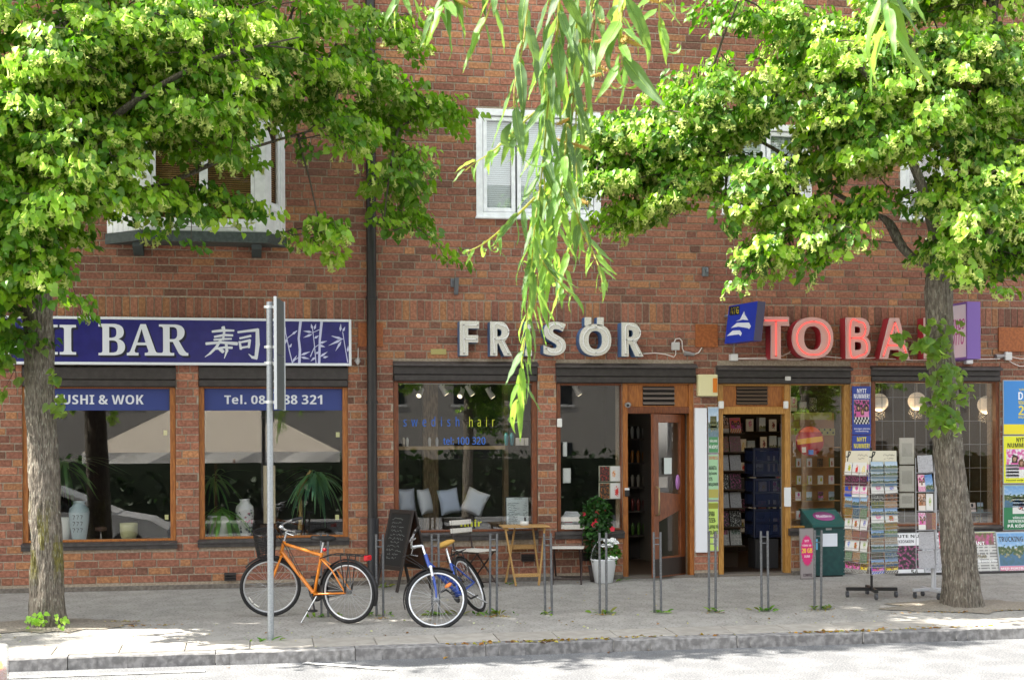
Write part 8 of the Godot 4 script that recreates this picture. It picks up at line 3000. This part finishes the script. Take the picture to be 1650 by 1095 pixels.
# ---------------------------------------------------------------- weeds and fallen leaves
func scatter(called: String, m: Material, shape: ArrayMesh, spots: Array, colours: Array, up: float) -> void:     # spots: [point, radius x, radius z, count, size]
	var list := []
	var cols := []
	for q in spots:
		for i in q[3]:
			var p: Vector3 = q[0] + Vector3(rng.randfn() * q[1], 0, rng.randfn() * q[2])
			if p.z < KERB_Z: p.y = pave_y(p.z) + 0.006
			else: p.y = pave_y(KERB_Z) - KERB_H - 0.03 * (p.z - KERB_Z) + 0.006
			var a := rng.randf() * TAU
			var y := (Vector3(cos(a), 0, sin(a)) + Vector3.UP * up * rng.randf_range(0.3, 1.4)).normalized()
			var x := y.cross(Vector3.UP + Vector3(rng.randfn(), rng.randfn(), rng.randfn()) * 0.3).normalized()
			var s: float = q[4] * rng.randf_range(0.5, 1.3)
			list.append(Transform3D(Basis(x * s, y * s, x.cross(y) * s), p))
			cols.append(Color(colours[rng.randi() % colours.size()]).srgb_to_linear() * rng.randf_range(0.8, 1.2))
	var mm := MultiMesh.new()
	mm.transform_format = MultiMesh.TRANSFORM_3D
	mm.use_colors = true
	mm.mesh = shape
	mm.instance_count = list.size()
	for i in list.size():
		mm.set_instance_transform(i, list[i])
		mm.set_instance_color(i, cols[i])
	var o := MultiMeshInstance3D.new()
	o.multimesh = mm
	o.material_override = m
	put(o, called, self)
	tag(o, "", "", "", "stuff")

func build_litter() -> void:
	rng.seed = 717
	var w := []
	for q in [[523, 994, 0.10, 26], [612, 992, 0.08, 20], [705, 991, 0.14, 40], [797, 990, 0.10, 30], [884, 990, 0.05, 8], [972, 988, 0.07, 20], [1062, 987, 0.04, 14], [1150, 985, 0.06, 14], [1232, 984, 0.07, 26], [1320, 981, 0.06, 26], [615, 946, 0.05, 16], [430, 1033, 0.10, 12], [822, 941, 0.05, 10], [1000, 936, 0.1, 10]]:
		w.append([ground(q[0], q[1]), q[2], 0.04, q[3], 0.085])
	scatter("weeds", foliage_mat(), leaf_blade(4, 0.4, 0.2, 0.16), w, ["6f9a34", "5a8a2e", "86a83c", "8a8a44"], 0.9)
	var l := []
	var onroad := func(px: float, py: float) -> Vector3:
		var r := sight(px, py)
		var y0 := pave_y(KERB_Z) - KERB_H + 0.03 * KERB_Z
		return EYE + r * (-(EYE.y - y0 + 0.03 * EYE.z) / (r.y + 0.03 * r.z))
	for q in [[870, 1051, 0.30, 90], [1350, 1035, 0.25, 60], [1530, 1027, 0.25, 50], [1050, 1044, 0.3, 16], [1440, 1031, 0.4, 20], [725, 1057, 0.1, 8], [1100, 1042, 0.6, 16]]:
		l.append([onroad.call(q[0], q[1]), q[2], 0.035, q[3], 0.05])
	for q in [[150, 1003, 0.28, 120], [220, 1008, 0.2, 40], [800, 993, 0.1, 30], [612, 996, 0.08, 14], [972, 990, 0.08, 20], [1150, 987, 0.08, 14], [1320, 983, 0.08, 16], [430, 1036, 0.12, 20], [1560, 985, 0.4, 60]]:
		l.append([ground(q[0], q[1]), q[2], 0.03, q[3], 0.03])
	l.append([ground(800, 1010), 3.0, 0.5, 90, 0.03])
	l.append([ground(800, 960), 3.0, 0.4, 40, 0.025])
	scatter("fallen_leaves", foliage_mat(), leaf_blade(3, 0.3, 0.3, 0.35), l, ["c8943c", "b87a34", "d8c86a", "a88a50", "8a5a30"], 0.15)
	var pet := []
	pet.append([ground(700, 1012), 3.5, 0.45, 60, 0.025])
	scatter("pale_petals", foliage_mat(), leaf_blade(3, 0.2, 0.3, 0.4), pet, ["e8e4c8", "dcd8a8"], 0.1)

func build_near_table() -> void:     # a glass of tea at the very corner, close to the camera
	var p := reach(0, 1040, 2.2)
	var g := thing("tea_glass", "glass with amber drink at the lower left corner", "glass", Vector3(p.x - 0.022, p.y - 0.11, p.z))
	var gm := StandardMaterial3D.new()
	gm.albedo_color = Color(0.95, 0.97, 0.97, 0.12)
	gm.transparency = BaseMaterial3D.TRANSPARENCY_ALPHA
	gm.roughness = 0.05
	var mb := Mb.new()
	mb.lathe([Vector2(0.034, 0), Vector2(0.034, 0.11), Vector2(0.032, 0.11), Vector2(0.032, 0.004), Vector2(0, 0.004)], 24)
	part("glass_wall", mb, gm, g)
	var dr := Mb.new()
	dr.lathe([Vector2(0, 0.005), Vector2(0.0315, 0.005), Vector2(0.0315, 0.075), Vector2(0, 0.075)], 24)
	part("drink", dr, mat("9a4a18", 0.1), g)
	var le := Mb.new()
	le.ball(Vector3(0.005, 0.078, 0.005), Vector3(0.022, 0.018, 0.006), 12, 8)
	part("lemon_slice", le, mat("e8b020", 0.4), g)

func _ready() -> void:
	setup()
	shared_materials()
	build_ground()
	openings()
	build_wall()
	build_shops()
	build_rooms()
	build_upper()
	build_signs()
	build_posters()
	card_rack()
	brochure_rack()
	build_furniture()
	build_bikes()
	build_inside()
	build_opposite()
	build_trees()
	build_willow()
	build_litter()
	build_near_table()
